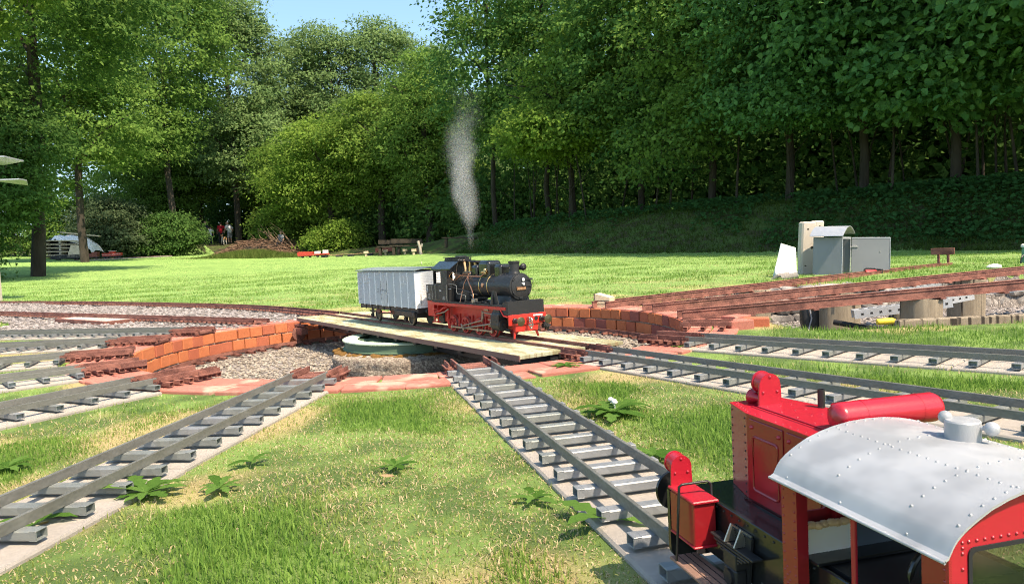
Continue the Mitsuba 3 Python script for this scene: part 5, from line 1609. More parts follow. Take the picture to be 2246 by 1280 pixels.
put(bp, 'core', mnd, 'bark_mat', smooth=True)

# wood stack under a tarpaulin, boards, the parked small train
ws = thing('wood_stack', 'pallets and planks stacked under a black and white tarpaulin at the far left', 'wood stack')
bx, by = -26.9, 45.8
bz = gz(bx, by)
for q in range(5):
    for y in (-.5, .0, .5):
        put(ws, 'plank', MB().box((rng.normal(0, .05), y, .22 + .22 * q), (2.6 - .15 * q, .16, .055), rotz(rng.normal(0, .02)), .005), 'pale_wood', M=(LEAN, (bx - .1, by - .3, bz)))
    for x in (-1.0, 0, 1.0):
        put(ws, 'bearer', MB().box((x, 0, .12 + .22 * q), (.12, 1.2, .10), None, .005), 'post_wood', M=(LEAN, (bx - .1, by - .3, bz)))
put(ws, 'fill', MB().box((-.1, .15, .55), (2.3, .8, 1.0), None, .02), 'tarp_dark', M=(LEAN, (bx, by, bz)))


def cloth(u0, u1, w, h0, seed, sag):
    us, vs = np.linspace(u0, u1, 34), np.linspace(-1, 1, 22)
    U, Vv = np.meshgrid(us, vs, indexing='ij')
    z = h0 * (1 - .55 * (U / 1.9) ** 2) - .28 * Vv ** 4 - .03 * np.abs(Vv) + .12 * (meshkit.fbm(np.stack([U * 2 + seed, Vv * 2, 0 * U], -1), 3) - .5) * 2 - sag * smooth(.8, 1.0, np.abs(U / 1.9))
    P = np.stack([U, Vv * w, z], -1).reshape(-1, 3)
    F = []
    for a in range(33):
        for b in range(21):
            i0 = a * 22 + b
            F += [[i0, i0 + 22, i0 + 23], [i0, i0 + 23, i0 + 1]]
    return P, np.array(F), None


P, F, _ = cloth(-1.75, 1.6, .85, 1.42, 1, .55)
put(ws, 'dark_tarp', (P, F, None), 'tarp_dark', smooth=True, M=(LEAN, (bx, by, bz)))
P, F, _ = cloth(-.7, 1.75, .70, 1.455, 1, .35)
put(ws, 'white_tarp', (P, F, None), 'tarp_white', smooth=True, M=(LEAN, (bx + .05, by - .12, bz)))
put(ws, 'top_board', MB().box((.6, .1, 1.50), (2.4, .25, .06), roty(.10), .01), 'pale_wood', M=(LEAN, (bx, by, bz)))
fb = thing('plywood_sheet', 'pale plywood sheet leaning against the wood stack', 'board')
scene[fb] = mikit.ply(trimesh.Trimesh(*MB().box((0, 0, 0), (1.05, .04, .80), rotx(-.45) @ roty(.1), .006).arr()[:2], process=False), 'pale_wood')
scene[fb]['to_world'] = T().translate([-25.75, 44.6, bz + .38])


def wheels(par, xs, y, z, r, M):
    for x in xs:
        put(par, 'wheel', MB().cyl((x, -y, z), (x, y, z), r, n=14), 'far_dark', smooth=35, M=M)


TZ = gz(-23.5, 43.0)
tk_ = thing('far_track', 'low track along the edge of the lawn under the small red train', 'track')
for l in (-.0635, .0635):
    put(tk_, 'rail', MB().span(-27.5, -19.5, 43 + l - .006, 43 + l + .006, TZ + .06, TZ + .08), 'rust_mat')
put(tk_, 'bed', MB().span(-27.5, -19.5, 42.8, 43.2, TZ + .0, TZ + .06, .01), 'concrete_mat')
FZ = TZ + .08
f1 = thing('garden_train_locomotive', 'small red diesel model with a pale cab roof at the far left of the lawn', 'model locomotive')
M_ = (np.eye(3), (-22.85, 43.0, FZ))
put(f1, 'body', MB().span(-.54, .54, -.12, .12, .12, .30, .015), 'far_red', M=M_)
put(f1, 'cab', MB().span(-.12, .16, -.125, .125, .30, .40, .01), 'far_red', M=M_)
put(f1, 'cab_roof', MB().span(-.17, .21, -.13, .13, .40, .425, .008), 'white_weather', M=M_)
put(f1, 'stripe', MB().span(-.545, .545, -.123, -.119, .20, .214), 'white_weather', M=M_)
put(f1, 'frame', MB().span(-.60, .60, -.11, .11, .07, .118, .006), 'far_dark', M=M_)
wheels(f1, (-.42, -.26, .26, .42), .075, .045, .045, M_)
f2 = thing('garden_train_wagon', 'brown hopper wagon standing left of the small red diesel model', 'model wagon')
M_ = (np.eye(3), (-23.95, 43.0, FZ))
put(f2, 'tub', MB().prism([(-.28, .34), (-.14, .12), (.27, .12), (.34, .40), (.02, .40), (-.06, .30)], -.13, .13, R_XZ), 'far_brown', M=M_)
put(f2, 'frame', MB().span(-.45, .36, -.10, .10, .07, .118, .006).span(-.44, -.30, -.12, .12, .12, .2), 'far_dark', M=M_)
wheels(f2, (-.25, .22), .075, .045, .045, M_)
f3 = thing('garden_train_flatcar', 'dark slatted low wagon at the left end of the small train', 'model wagon')
M_ = (np.eye(3), (-25.45, 43.0, FZ))
for z in (.14, .20, .26):
    put(f3, 'side_slat', MB().span(-.86, .86, -.15, -.135, z, z + .045, .003), 'far_dark', M=M_)
    put(f3, 'side_slat', MB().span(-.86, .86, .135, .15, z, z + .045, .003), 'far_dark', M=M_)
put(f3, 'floor', MB().span(-.87, .87, -.15, .15, .09, .135, .006), 'far_dark', M=M_)
for x in np.linspace(-.84, .84, 7):
    put(f3, 'stanchion', MB().span(x - .012, x + .012, -.157, -.15, .10, .315), 'far_dark', M=M_)
wheels(f3, (-.6, -.45, .45, .6), .075, .045, .045, M_)


# red wagons on the middle track
def far_at(x, y):
    return (np.eye(3), (x, y, gz(x, y)))


t2 = thing('lawn_track', 'thin rusty track with dark supports running across the far lawn', 'track')
xa, ya, xb, yb = -11.4, 40.2, -5.9, 38.6
for q in range(11):
    pass
for l in (-.06, .06):
    put(t2, 'rail', MB().tube([(xa + (xb - xa) * s_, ya + (yb - ya) * s_ + l, gz(xa + (xb - xa) * s_, ya + (yb - ya) * s_) + .12) for s_ in np.linspace(0, 1, 12)], .016, 5), 'tan_wood')
for s_ in (.28, .43, .55, .74):
    x, y = xa + (xb - xa) * s_, ya + (yb - ya) * s_
    put(t2, 'support', MB().box((0, 0, .05), (.34, .2, .10), None, .01), 'far_dark', M=far_at(x, y))
r1_ = thing('red_wagon', 'larger orange red open wagon at the left end of the far track on the lawn', 'model wagon')
M_ = far_at(-10.9, 40.0)
put(r1_, 'body', MB().prism([(-.42, .12), (.36, .12), (.38, .34), (-.36, .36), (-.46, .28)], -.14, .14, R_XZ), 'far_red', M=M_)
wheels(r1_, (-.2, .2), .08, .08, .06, M_)
r2_ = thing('seat_wagon', 'low wagon with two pale boxes on the far track right of the orange red wagon', 'model wagon')
M_ = far_at(-10.0, 39.7)
put(r2_, 'body', MB().span(-.40, .40, -.12, .12, .14, .20, .006), 'far_red', M=M_)
put(r2_, 'box', MB().span(-.36, -.06, -.10, .10, .20, .34, .01), 'white_weather', M=M_)
put(r2_, 'box', MB().span(.08, .34, -.10, .10, .20, .38, .01), 'white_weather', M=M_)
wheels(r2_, (-.22, .22), .08, .08, .06, M_)
r3_ = thing('red_wagon', 'long dark red box wagon at the right end of the far track on the lawn', 'model wagon')
M_ = far_at(-6.5, 38.7)
put(r3_, 'body', MB().span(-.45, .45, -.14, .14, .12, .32, .012), 'far_brown', M=M_)
put(r3_, 'label_plate', MB().span(-.12, -.02, -.143, -.14, .20, .23).span(.10, .20, -.143, -.14, .20, .23), 'pale_wood', M=M_)
wheels(r3_, (-.25, .25), .08, .06, .06, M_)
# blocks, benches and a post at the edge of the wood
for q, (x, y, lb) in enumerate([(-7.2, 37.4, 'leftmost of the pale wooden blocks on the grass bank at the edge of the wood'), (-6.2, 37.2, 'second pale wooden block from the left on the grass bank'), (-5.1, 36.3, 'third pale wooden block from the left, below the dark benches'), (-4.45, 34.6, 'pale wooden block at the foot of the old post')]):
    k_ = thing('wooden_block', lb, 'wood block')
    scene[k_] = mikit.ply(trimesh.Trimesh(*MB().box((0, 0, .20), (.22, .2, .12), None, .01).box((0, 0, .07), (.10, .12, .15)).arr()[:2], process=False), 'pale_wood')
    scene[k_]['to_world'] = T().translate([x, y, gz(x, y)])
op = thing('old_post', 'old leaning wooden post at the edge of the wood beside the dark benches', 'post')
scene[op] = mikit.ply(trimesh.Trimesh(*MB().tube([(-4.05, 34, gz(-4.05, 34) - .1), (-4.08, 34, gz(-4.05, 34) + .3), (-4.16, 34, gz(-4.05, 34) + .62)], [.07, .065, .06], 10).box((-4.0, 34, gz(-4.05, 34) + .42), (.09, .06, .16), roty(.3), .01).arr()[:2], process=False), 'post_wood', smooth=35)


def bench(lb, x, y, w, name='bench'):
    k_ = thing(name, lb, 'bench' if name == 'bench' else 'table')
    M_ = (LEAN, (x, y, gz(x, y)))
    put(k_, 'seat', MB().span(-w / 2, w / 2, -.2, .2, .40, .45, .006), 'bark_mat', M=M_)
    for s_ in (-1, 1):
        put(k_, 'leg', MB().span(s_ * w * .38 - .06, s_ * w * .38 + .06, -.16, .16, 0, .40, .006), 'bark_mat', M=M_)
    if name == 'bench':
        put(k_, 'backrest', MB().span(-w / 2, w / 2, .2, .24, .55, .75, .006), 'bark_mat', M=M_)
    return k_


bench('dark wooden bench in the shade left of the old post', -4.9, 35.2, 1.5)
bench('dark wooden bench in the shade behind the second one', -5.9, 36.6, 1.2)
bench('dark wooden table on thick legs on the shaded bank behind the steam plume', -2.2, 33.0, 1.6, 'table')

# eaves of a shelter at the left edge
ev = thing('shelter_roof', 'grey corner of a shelter roof with its gutter at the left edge', 'roof')
put(ev, 'gutter', MB().prism([(-8.2, 12.0), (-7.765, 12.0), (-7.80, 12.25), (-8.2, 12.9)], 1.880, 1.900), 'roof_grey')
put(ev, 'roof_sheet', MB().prism([(-8.6, 12.0), (-7.97, 12.0), (-8.05, 12.6), (-8.6, 12.9)], 2.245, 2.268), 'roof_grey')
put(ev, 'shelter_post', MB().span(-8.50, -8.40, 12.2, 12.3, -.2, 2.245), 'post_wood')

# ------------------------------------------------------------------ vegetation
rng = np.random.default_rng(77)


def leaf_cloud(rg, P, A, Nn, L, W, col, shape='simple'):
    """leaves at P along A with normals Nn; lengths L, widths W, colours col -> V, F, C"""
    A = A / (np.linalg.norm(A, axis=1, keepdims=True) + 1e-9)
    B = np.cross(Nn, A)
    B /= np.linalg.norm(B, axis=1, keepdims=True) + 1e-9
    U = np.cross(A, B)
    if shape == 'simple':
        t = np.array([(0, 0, 0), (.45, .5, .10), (1, 0, -.04), (.45, -.5, .10)])
        f = np.array([[0, 2, 1], [0, 3, 2]])
    elif shape == 'tri':
        t = np.array([(0, .42, 0), (0, -.42, 0), (1, 0, -.06)])
        f = np.array([[0, 1, 2]])
    else:
        t = np.array([(0, 0, 0), (.22, .55, .05), (.62, .42, .03), (1, 0, -.10), (.62, -.42, .03), (.22, -.55, .05)])
        f = np.array([[0, 2, 1], [0, 3, 2], [0, 4, 3], [0, 5, 4]])
    k = len(t)
    V = P[:, None] + t[None, :, 0, None] * (A * L[:, None])[:, None] + t[None, :, 1, None] * (B * W[:, None])[:, None] + t[None, :, 2, None] * (U * L[:, None])[:, None]
    F = f[None] + (np.arange(len(P)) * k)[:, None, None]
    return V.reshape(-1, 3), F.reshape(-1, 3), np.repeat(col, k, axis=0)


def join(*parts):
    n, V, F, C = 0, [], [], []
    for v, f, c in parts:
        V.append(v)
        F.append(f + n)
        C.append(c)
        n += len(v)
    return np.vstack(V), np.vstack(F), np.vstack(C)


def crown(seed, lumps, n_cl, per, leaf, c0, c1, spray=7.0, flat=.34, shape='tri', lo=.5, hang=.25):
    """lumps: list of (centre, radii). Leaf sprays sit through the outer part of each lump."""
    rg = np.random.default_rng(seed)
    vol = np.array([r[0] * r[1] + r[0] * r[2] + r[1] * r[2] for _, r in lumps])
    pick = rg.choice(len(lumps), n_cl, p=vol / vol.sum())
    C0, Rr = np.array([c for c, _ in lumps], float)[pick], np.array([r for _, r in lumps], float)[pick]
    d = rg.normal(size=(n_cl, 3))
    d /= np.linalg.norm(d, axis=1, keepdims=True)
    rad = lo + (1 - lo) * rg.random(n_cl) ** .6
    rad *= .78 + .5 * meshkit.fbm(d * 2.1 + pick[:, None] * 7.3 + seed, 3)
    cc = C0 + d * Rr * rad[:, None]
    tone = rg.random(n_cl)
    n = n_cl * per
    idx = np.repeat(np.arange(n_cl), per)
    out = d[idx]
    s = leaf * spray
    hor = np.column_stack([out[:, 0], out[:, 1], np.zeros(n)])
    hor /= np.linalg.norm(hor, axis=1, keepdims=True) + 1e-6
    off = rg.normal(size=(n, 3)) * np.array([s, s, s * flat]) * .5
    off += hor * (rg.random(n)[:, None] - .4) * s * .8
    off[:, 2] -= hang * np.einsum('ij,ij->i', off, hor).clip(0)
    P = cc[idx] + off
    A = hor * .6 + rg.normal(size=(n, 3)) * .55 + np.array([0, 0, -.35])
    Nn = np.array([0, 0, .8]) + .7 * out + (rg.normal(size=(n_cl, 3)) * .38)[idx] + rg.normal(size=(n, 3)) * .36
    L = leaf * 1.45 * rg.uniform(.7, 1.3, n)
    t = np.clip(.65 * tone[idx] + .35 * rg.random(n), 0, 1)[:, None]
    col = np.array(c0) * (1 - t) + np.array(c1) * t
    col = col * rg.uniform(.8, 1.2, n)[:, None]
    return leaf_cloud(rg, P, A, Nn, L, L * rg.uniform(.65, .95, n), col, shape)


def trunk_mb(rg, x, y, z, h, r, lean=(0, 0), limbs=4, spread=2.0, top=None):
    m = MB()
    b = np.array([x, y, z - .2])
    t = b + [lean[0], lean[1], h]
    pts = [b + (t - b) * s_ + np.array([rg.normal(0, .05), rg.normal(0, .05), 0]) * h * .12 * (s_ > 0) for s_ in np.linspace(0, 1, 7)]
    m.tube(pts, np.linspace(r, r * .35, 7), 9)
    for q in range(limbs):
        s_ = rg.uniform(.35, .9)
        p0 = b + (t - b) * s_
        a = rg.uniform(0, 2 * math.pi)
        e = p0 + [math.cos(a) * spread, math.sin(a) * spread, rg.uniform(.3, 1.2) * spread]
        md = (p0 + e) / 2 + [0, 0, .15 * spread]
        m.tube([p0, md, e], [r * .42, r * .28, r * .10], 6)
    return m


G_MID, G_LIT = (.110, .215, .045), (.255, .390, .085)
G_YEL0, G_YEL1 = (.140, .265, .040), (.280, .395, .075)
G_GREY0, G_GREY1 = (.150, .245, .090), (.270, .380, .145)
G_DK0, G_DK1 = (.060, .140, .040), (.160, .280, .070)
G_BLUE0, G_BLUE1 = (.075, .195, .062), (.205, .385, .110)


def tree(label, cat, x, y, h, r, lumps, n_cl, per, leaf, c0, c1, seed, name='tree', lean=(0, 0), limbs=5, spread=2.0, group=None, **k):
    key = thing(name, label, cat, group)
    rg = np.random.default_rng(seed)
    z = gz(x, y)
    h = min(h, max(c[2] + .3 * rr_[2] for c, rr_ in lumps))
    put(key, 'trunk', trunk_mb(rg, x, y, z, h, r, lean, limbs, spread), 'bark_mat', smooth=40)
    lm = [((x + c[0], y + c[1], z + c[2]), rr_) for c, rr_ in lumps]
    put(key, 'crown', crown(seed + 5, lm, n_cl, per, leaf, c0, c1, **k), 'foliage', color=True)
    return key


# far left and middle: tall trees whose tops make the skyline
tree('tall tree at the far left whose dark trunk shows under its big overhanging crown', 'tree', -15.2, 24, 10, .22, [((0, 0, 8.4), (3.6, 3.2, 2.6)), ((2.8, .5, 9.0), (2.2, 2.2, 2.0)), ((-2.5, 0, 6.0), (2.4, 2.2, 1.8)), ((1.5, -1.5, 11), (3.4, 3, 2.2)), ((-.8, -1.2, 5.2), (1.8, 1.6, 1.2))], 713, 65, 0.099, G_DK0, G_LIT, 101, lean=(.6, 0), spread=2.6)
tree('tree in the upper left corner with light green outer leaves', 'tree', -12.6, 17.5, 8, .22, [((.2, .3, 7.3), (1.7, 1.6, 1.3)), ((1.2, .8, 8.0), (1.4, 1.4, 1.0)), ((-1.0, 0, 5.6), (1.0, 1.0, .8))], 276, 60, 0.086, G_MID, G_YEL1, 102, limbs=2, spread=.9)
tree('dark bushy tree hanging low over the left edge of the lawn', 'tree', -15.6, 22.0, 4.5, .14, [((-.1, 0, 2.3), (1.5, 1.3, 1.5)), ((-.7, 0, 1.0), (1.0, 1.0, 1.1)), ((.9, .2, 2.9), (1.2, 1.2, 1.1)), ((-.4, .2, 3.9), (1.5, 1.3, 1.1)), ((1.0, .8, 4.2), (1.2, 1.2, 1.0))], 529, 65, 0.079, G_DK0, G_DK1, 103)
tree('broad green tree behind the tall one at the far left', 'tree', -21.6, 38, 13, 0.21, [((.2, 0, 10.2), (3.0, 2.8, 3.0)), ((1.2, 0, 6.6), (2.2, 2.2, 2.0)), ((-2.6, 0, 6.0), (3.0, 2.8, 3.0)), ((1.0, 0, 13.4), (2.8, 2.6, 2.2))], 713, 65, 0.125, G_MID, G_LIT, 104, spread=3.2)
tree('large pale leafed tree left of the sky gap', 'tree', -22.5, 50, 17, 0.24, [((.2, 0, 13.8), (4.4, 4, 4.4)), ((1.4, 0, 18.0), (3.6, 3.4, 3.0)), ((-1.5, -1, 9.0), (4.0, 3.5, 3.4))], 713, 65, 0.145, G_MID, G_LIT, 105, spread=3.6)
tree('tall greyish green tree at the left side of the sky gap', 'tree', -20.6, 57, 20, 0.25, [((0, 0, 12.80), (4.0, 3.6, 5.2)), ((.4, 0, 17.00), (2.5, 2.4, 2.4)), ((1.6, -1, 7.50), (3.6, 3.4, 3.4))], 644, 65, 0.152, G_GREY0, G_GREY1, 106, spread=3.4)
tree('rounded tree below the left end of the sky gap', 'tree', -17.6, 63, 19, 0.24, [((0, 0, 12.60), (3.6, 3.4, 3.6)), ((.9, 0, 8.20), (3.8, 3.6, 3.6))], 482, 60, 0.158, G_GREY0, G_GREY1, 107, spread=3)
tree('feathery topped tree in the middle of the skyline', 'tree', -13.8, 61, 20, 0.24, [((0, 0, 12.60), (3.5, 3.2, 4.2)), ((-.6, 0, 15.60), (2.4, 2.2, 1.7)), ((1.2, 0, 8.40), (3.8, 3.4, 3.4))], 529, 55, 0.152, G_GREY0, G_GREY1, 108, spread=3)
tree('feathery topped tree right of the middle of the skyline', 'tree', -10.3, 62, 20.5, 0.24, [((0, 0, 13.00), (3.2, 3, 4.4)), ((.8, 0, 15.80), (2.2, 2.2, 1.6)), ((.6, 0, 8.00), (3.6, 3.4, 3.4))], 494, 55, 0.152, G_GREY0, G_GREY1, 109, spread=3)
tree('slender tree with a bare trunk stretch at the right end of the skyline', 'tree', -6.4, 63, 19, .3, [((0, 0, 13.40), (2.2, 2.1, 2.5)), ((-.6, 0, 8.80), (2.8, 2.6, 2.5)), ((1.2, 0, 5.60), (3.0, 2.6, 2.6))], 379, 55, 0.145, G_GREY0, G_GREY1, 110, spread=2.4, limbs=9)
tree('pale tree in the notch of the skyline beside the tall dark green one', 'tree', -3.0, 58, 14, .3, [((0, 0, 6.80), (2.6, 2.5, 3.4)), ((.8, 0, 3.20), (2.8, 2.6, 2.6)), ((.9, 0, 9.30), (1.5, 1.4, 1.5))], 379, 55, 0.145, G_GREY0, G_GREY1, 111)
# middle storey, bright
tree('bright yellow green tree above the people', 'tree', -25.6, 62.5, 8.5, .22, [((0, -1, 6.9), (3.6, 3.0, 2.7)), ((2.1, -1.6, 5.2), (2.6, 2.2, 2.0)), ((-2.2, -1, 4.9), (2.4, 2.2, 1.9))], 529, 65, 0.125, G_YEL0, G_YEL1, 120)
tree('leafy tree left of the bright one above the people', 'tree', -28.2, 58, 9.5, .26, [((.7, 0, 7.8), (3.8, 3.4, 3.3)), ((-1.4, 0, 4.6), (3.5, 3.0, 2.6)), ((2.2, 0, 5.0), (2.8, 2.5, 2.3))], 529, 65, 0.125, G_MID, G_LIT, 121)
tree('green tree right of the bright one above the brushwood', 'tree', -20.4, 61, 9.5, .24, [((0, 0, 8.0), (3.6, 3.3, 3.2)), ((1.0, -.5, 4.8), (2.8, 2.5, 2.2))], 482, 65, 0.125, G_MID, G_YEL1, 122)
tree('broad light green tree left of the steam plume', 'tree', -10.9, 46, 8, .24, [((0, 0, 5.6), (2.9, 2.6, 2.4)), ((1.9, 0, 4.4), (2.4, 2.2, 1.9)), ((-1.6, 0, 3.7), (2.2, 2, 1.7))], 529, 65, 0.119, G_YEL0, G_YEL1, 123)
tree('light green tree leaning towards the steam plume', 'tree', -7.6, 45, 9, .24, [((0, 0, 6.4), (3.0, 2.8, 2.6)), ((1.6, -.6, 4.8), (2.6, 2.2, 1.8)), ((2.6, 0, 8.0), (2.0, 2, 1.9))], 552, 65, 0.119, G_MID, G_YEL1, 124)
tree('dark green tree directly behind the steam plume', 'tree', -4.4, 42, 9, .26, [((0, 0, 6.0), (2.6, 2.5, 2.6)), ((.9, 0, 3.6), (2.4, 2.2, 1.9)), ((.2, 0, 8.8), (2.2, 2, 1.9))], 482, 65, 0.112, G_MID, G_LIT, 125)
tree('thin young tree with a bare stem right of the people', 'sapling', -15.4, 50, 5.4, .07, [((0, 0, 5.6), (1.5, 1.4, 1.2)), ((.3, 0, 4.4), (1.2, 1.1, .6))], 149, 55, 0.112, G_MID, G_YEL1, 126, name='sapling', limbs=2, spread=1.0)
tree('bright variegated bush beside the tarpaulin covered wood stack', 'bush', -26.0, 48.5, 2.4, .08, [((0, 0, 2.2), (1.9, 1.7, 1.7)), ((.9, -.4, 1.3), (1.5, 1.3, 1.1))], 299, 65, 0.112, (.07, .11, .05), (.20, .27, .14), 127, name='bush', limbs=3, spread=1.0)
tree('low yellow green bush right of the brushwood pile', 'bush', -10.0, 44.5, 1.2, .06, [((0, 0, .9), (1.3, 1.1, .9)), ((-.9, 0, .7), (1.0, .9, .7))], 172, 60, 0.099, G_YEL0, G_YEL1, 128, name='bush', limbs=3, spread=.7)
tree('green bush behind the brushwood pile', 'bush', -14.6, 48, 1.8, .06, [((0, 0, 1.7), (1.6, 1.4, 1.2))], 149, 60, 0.106, G_MID, G_YEL1, 129, name='bush', limbs=3, spread=.8)
for q, (x, y, w, hh, c0, c1, lb) in enumerate([(-22.2, 49.5, 1.9, 2.6, G_DK0, G_DK1, 'dark green bush right of the small red train'), (-27.0, 57, 2.2, 3.6, G_MID, G_LIT, 'green bush in the gap between the variegated bush and the people'), 
                                                 (-33.0, 50, 3.0, 5.0, G_MID, G_LIT, 'tall green bush at the left edge behind the wood stack'), (-28.6, 50, 2.0, 4.6, G_MID, G_LIT, 'tall green bush directly behind the wood stack'), (-12.2, 51.5, 2.2, 3.4, G_MID, G_YEL1, 'green bush right of the young tree')]):
    tree(lb, 'bush', x, y, hh * .7, .06, [((0, 0, hh * .55), (w, 1.6, hh * .55)), ((-.5 * w, -.4, hh * .3), (w * .6, 1.2, hh * .34))], 276, 60, 0.099, c0, c1, 160 + q, name='bush', limbs=3, spread=1.0)
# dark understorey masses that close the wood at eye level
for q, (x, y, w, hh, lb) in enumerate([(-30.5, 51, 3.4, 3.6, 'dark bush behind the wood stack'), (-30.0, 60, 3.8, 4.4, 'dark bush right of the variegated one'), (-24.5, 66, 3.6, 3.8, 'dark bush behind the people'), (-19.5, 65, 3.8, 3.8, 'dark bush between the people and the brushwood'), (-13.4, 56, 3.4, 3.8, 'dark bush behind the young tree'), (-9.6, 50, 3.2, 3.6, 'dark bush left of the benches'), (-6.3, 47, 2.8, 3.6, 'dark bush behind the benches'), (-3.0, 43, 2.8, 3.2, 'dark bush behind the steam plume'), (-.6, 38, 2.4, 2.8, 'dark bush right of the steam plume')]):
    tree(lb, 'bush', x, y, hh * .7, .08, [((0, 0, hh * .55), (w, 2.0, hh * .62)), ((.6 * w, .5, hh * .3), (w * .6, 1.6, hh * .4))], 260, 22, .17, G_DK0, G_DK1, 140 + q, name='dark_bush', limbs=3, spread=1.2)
# right: big trees on the bank, their crowns hanging over it
RT = [('tall dark green tree right of the steam plume', -.6, 34.5, 13, [((0, 0, 7.0), (2.6, 2.4, 3.4)), ((.4, 0, 11.0), (2.8, 2.6, 3.0)), ((1.3, -1.5, 4.6), (1.9, 1.8, 1.7))], 620, .14, G_BLUE0, G_LIT),
      ('tall green tree next to the dark one right of the steam plume', 1.8, 32.0, 12, [((0, 0, 6.6), (2.7, 2.4, 3.2)), ((.3, 0, 10.0), (2.7, 2.4, 2.6)), ((.2, -2.2, 4.0), (1.9, 1.6, 1.6))], 620, .135, G_BLUE0, G_LIT),
      ('bright leaved tree at the left end of the shaded bank', 2.5, 28.4, 8, [((0, 0, 4.6), (2.1, 2.0, 1.9)), ((-.6, -1.1, 3.2), (1.5, 1.3, 1.1)), ((1.2, 0, 6.2), (2.0, 1.9, 1.6))], 520, .125, G_YEL0, G_YEL1),
      ('large tree above the left part of the shaded bank', 4.8, 27.0, 11, [((-.4, -1.6, 6.0), (2.8, 2.2, 2.4)), ((0, 0, 9.4), (3.2, 3, 2.8)), ((.6, -2.6, 3.9), (2.2, 1.5, 1.2))], 640, .125, G_BLUE0, G_LIT),
      ('large tree above the middle of the shaded bank', 6.5, 24.0, 11, [((-.2, -1.8, 5.0), (2.6, 2.0, 2.0)), ((0, -.5, 8.4), (3.2, 3, 2.8)), ((.8, -2.8, 3.3), (1.9, 1.4, 1.0))], 640, .12, G_MID, G_LIT),
      ('maple above the shaded bank left of the cabinet', 8.1, 21.6, 10, [((-.4, -1.8, 5.0), (2.5, 2.0, 1.8)), ((0, -.8, 8.0), (3.2, 3, 2.6)), ((.5, -2.9, 3.2), (1.9, 1.3, .9))], 640, .115, G_BLUE0, G_BLUE1),
      ('maple above the shaded bank behind the cabinet', 9.4, 19.8, 10, [((-.6, -2.2, 4.5), (2.1, 1.7, 1.4)), ((0, -1.4, 7.4), (3.2, 3.0, 2.6)), ((.3, -3.4, 3.0), (1.8, 1.2, .8)), ((-.8, -3.2, 5.8), (2.0, 1.6, 1.2))], 700, .115, G_BLUE0, G_BLUE1),
      ('maple with long light green sprays right of the cabinet', 11.0, 18.4, 10, [((-.8, -2.6, 4.2), (2.1, 1.6, 1.2)), ((-.2, -1.8, 7.2), (3.2, 3.0, 2.6)), ((-.2, -4.0, 3.4), (1.9, 1.2, .7)), ((-.6, -4.2, 5.6), (2.2, 1.6, 1.1))], 700, .115, G_BLUE0, G_BLUE1),
      ('maple at the right edge overhanging the bank', 12.8, 16.2, 10, [((-1.0, -2.4, 4.2), (2.0, 1.6, 1.2)), ((-.4, -1.8, 7.2), (3.2, 3.0, 2.6)), ((-.9, -3.8, 3.2), (1.7, 1.2, .7)), ((-1.2, -4.2, 5.6), (2.2, 1.7, 1.1))], 700, .115, G_BLUE0, G_BLUE1)]
for q, (lb, x, y, hh, lm, ncl, lf, c0, c1) in enumerate(RT):
    if q >= 2:
        lm = lm + [((.1 + .5 * math.sin(q * 2.3), -2.4, 2.7 + .6 * math.sin(q * 3.7)), (1.9, 1.2, .85 + .3 * math.cos(q * 2.1))), ((-1.4, -1.6, 2.9 - .7 * math.sin(q * 1.9)), (1.3, 1.1, .9))]
        ncl += 160
    fi = .80 if q < 6 else .92
    tree(lb, 'tree', x, y, hh, .13, lm, ncl, int(22 / fi ** 2), lf * fi, c0, c1, 200 + q, name='maple_tree' if 'maple' in lb else 'tree', limbs=7, spread=2.4, shape='maple' if q >= 6 else 'simple', spray=6.5, flat=.30, hang=.35)
# thin stems in the shade under the right trees
sg = np.random.default_rng(55)
for q in range(34):
    s_ = sg.uniform(0, 1)
    i_ = np.interp(s_, [0, 1], [2.2, 7.6])
    bx_, by_ = np.interp(i_, np.arange(len(_bank)), _bank[:, 0]), np.interp(i_, np.arange(len(_bank)), _bank[:, 1])
    o_ = sg.uniform(2.0, 4.6)
    x, y = bx_ + o_ * .62, by_ + o_ * .78
    k_ = thing('thin_stem', 'thin bare stem standing in the dark shade under the trees on the bank', 'tree stem', 'thin stems in the shade on the bank')
    m = MB()
    b = np.array([x, y, gz(x, y) - .1])
    lx = sg.normal(0, .35)
    hh = sg.uniform(2.6, 4.2)
    m.tube([b, b + [lx * .4, 0, hh * .5], b + [lx, sg.normal(0, .2), hh]], [sg.uniform(.022, .05), .026, .014], 6)
    m.tube([b + [lx * .3, 0, hh * .4], b + [lx * .3 + sg.normal(0, .5), -.1, hh * .4 + sg.uniform(.4, .9)]], [.014, .006], 5)
    scene[k_] = mikit.ply(trimesh.Trimesh(*m.arr()[:2], process=False), 'bark_mat', smooth=True)


def scatter_bank(n, d0, d1, rg, i0=2.0, i1=8.3):
    i_ = rg.uniform(i0, i1, n)
    bx_, by_ = np.interp(i_, np.arange(len(_bank)), _bank[:, 0]), np.interp(i_, np.arange(len(_bank)), _bank[:, 1])
    o_ = rg.uniform(d0, d1, n)
    x, y = bx_ + o_ * .66, by_ + o_ * .75
    return x, y, ground_z(x, y)


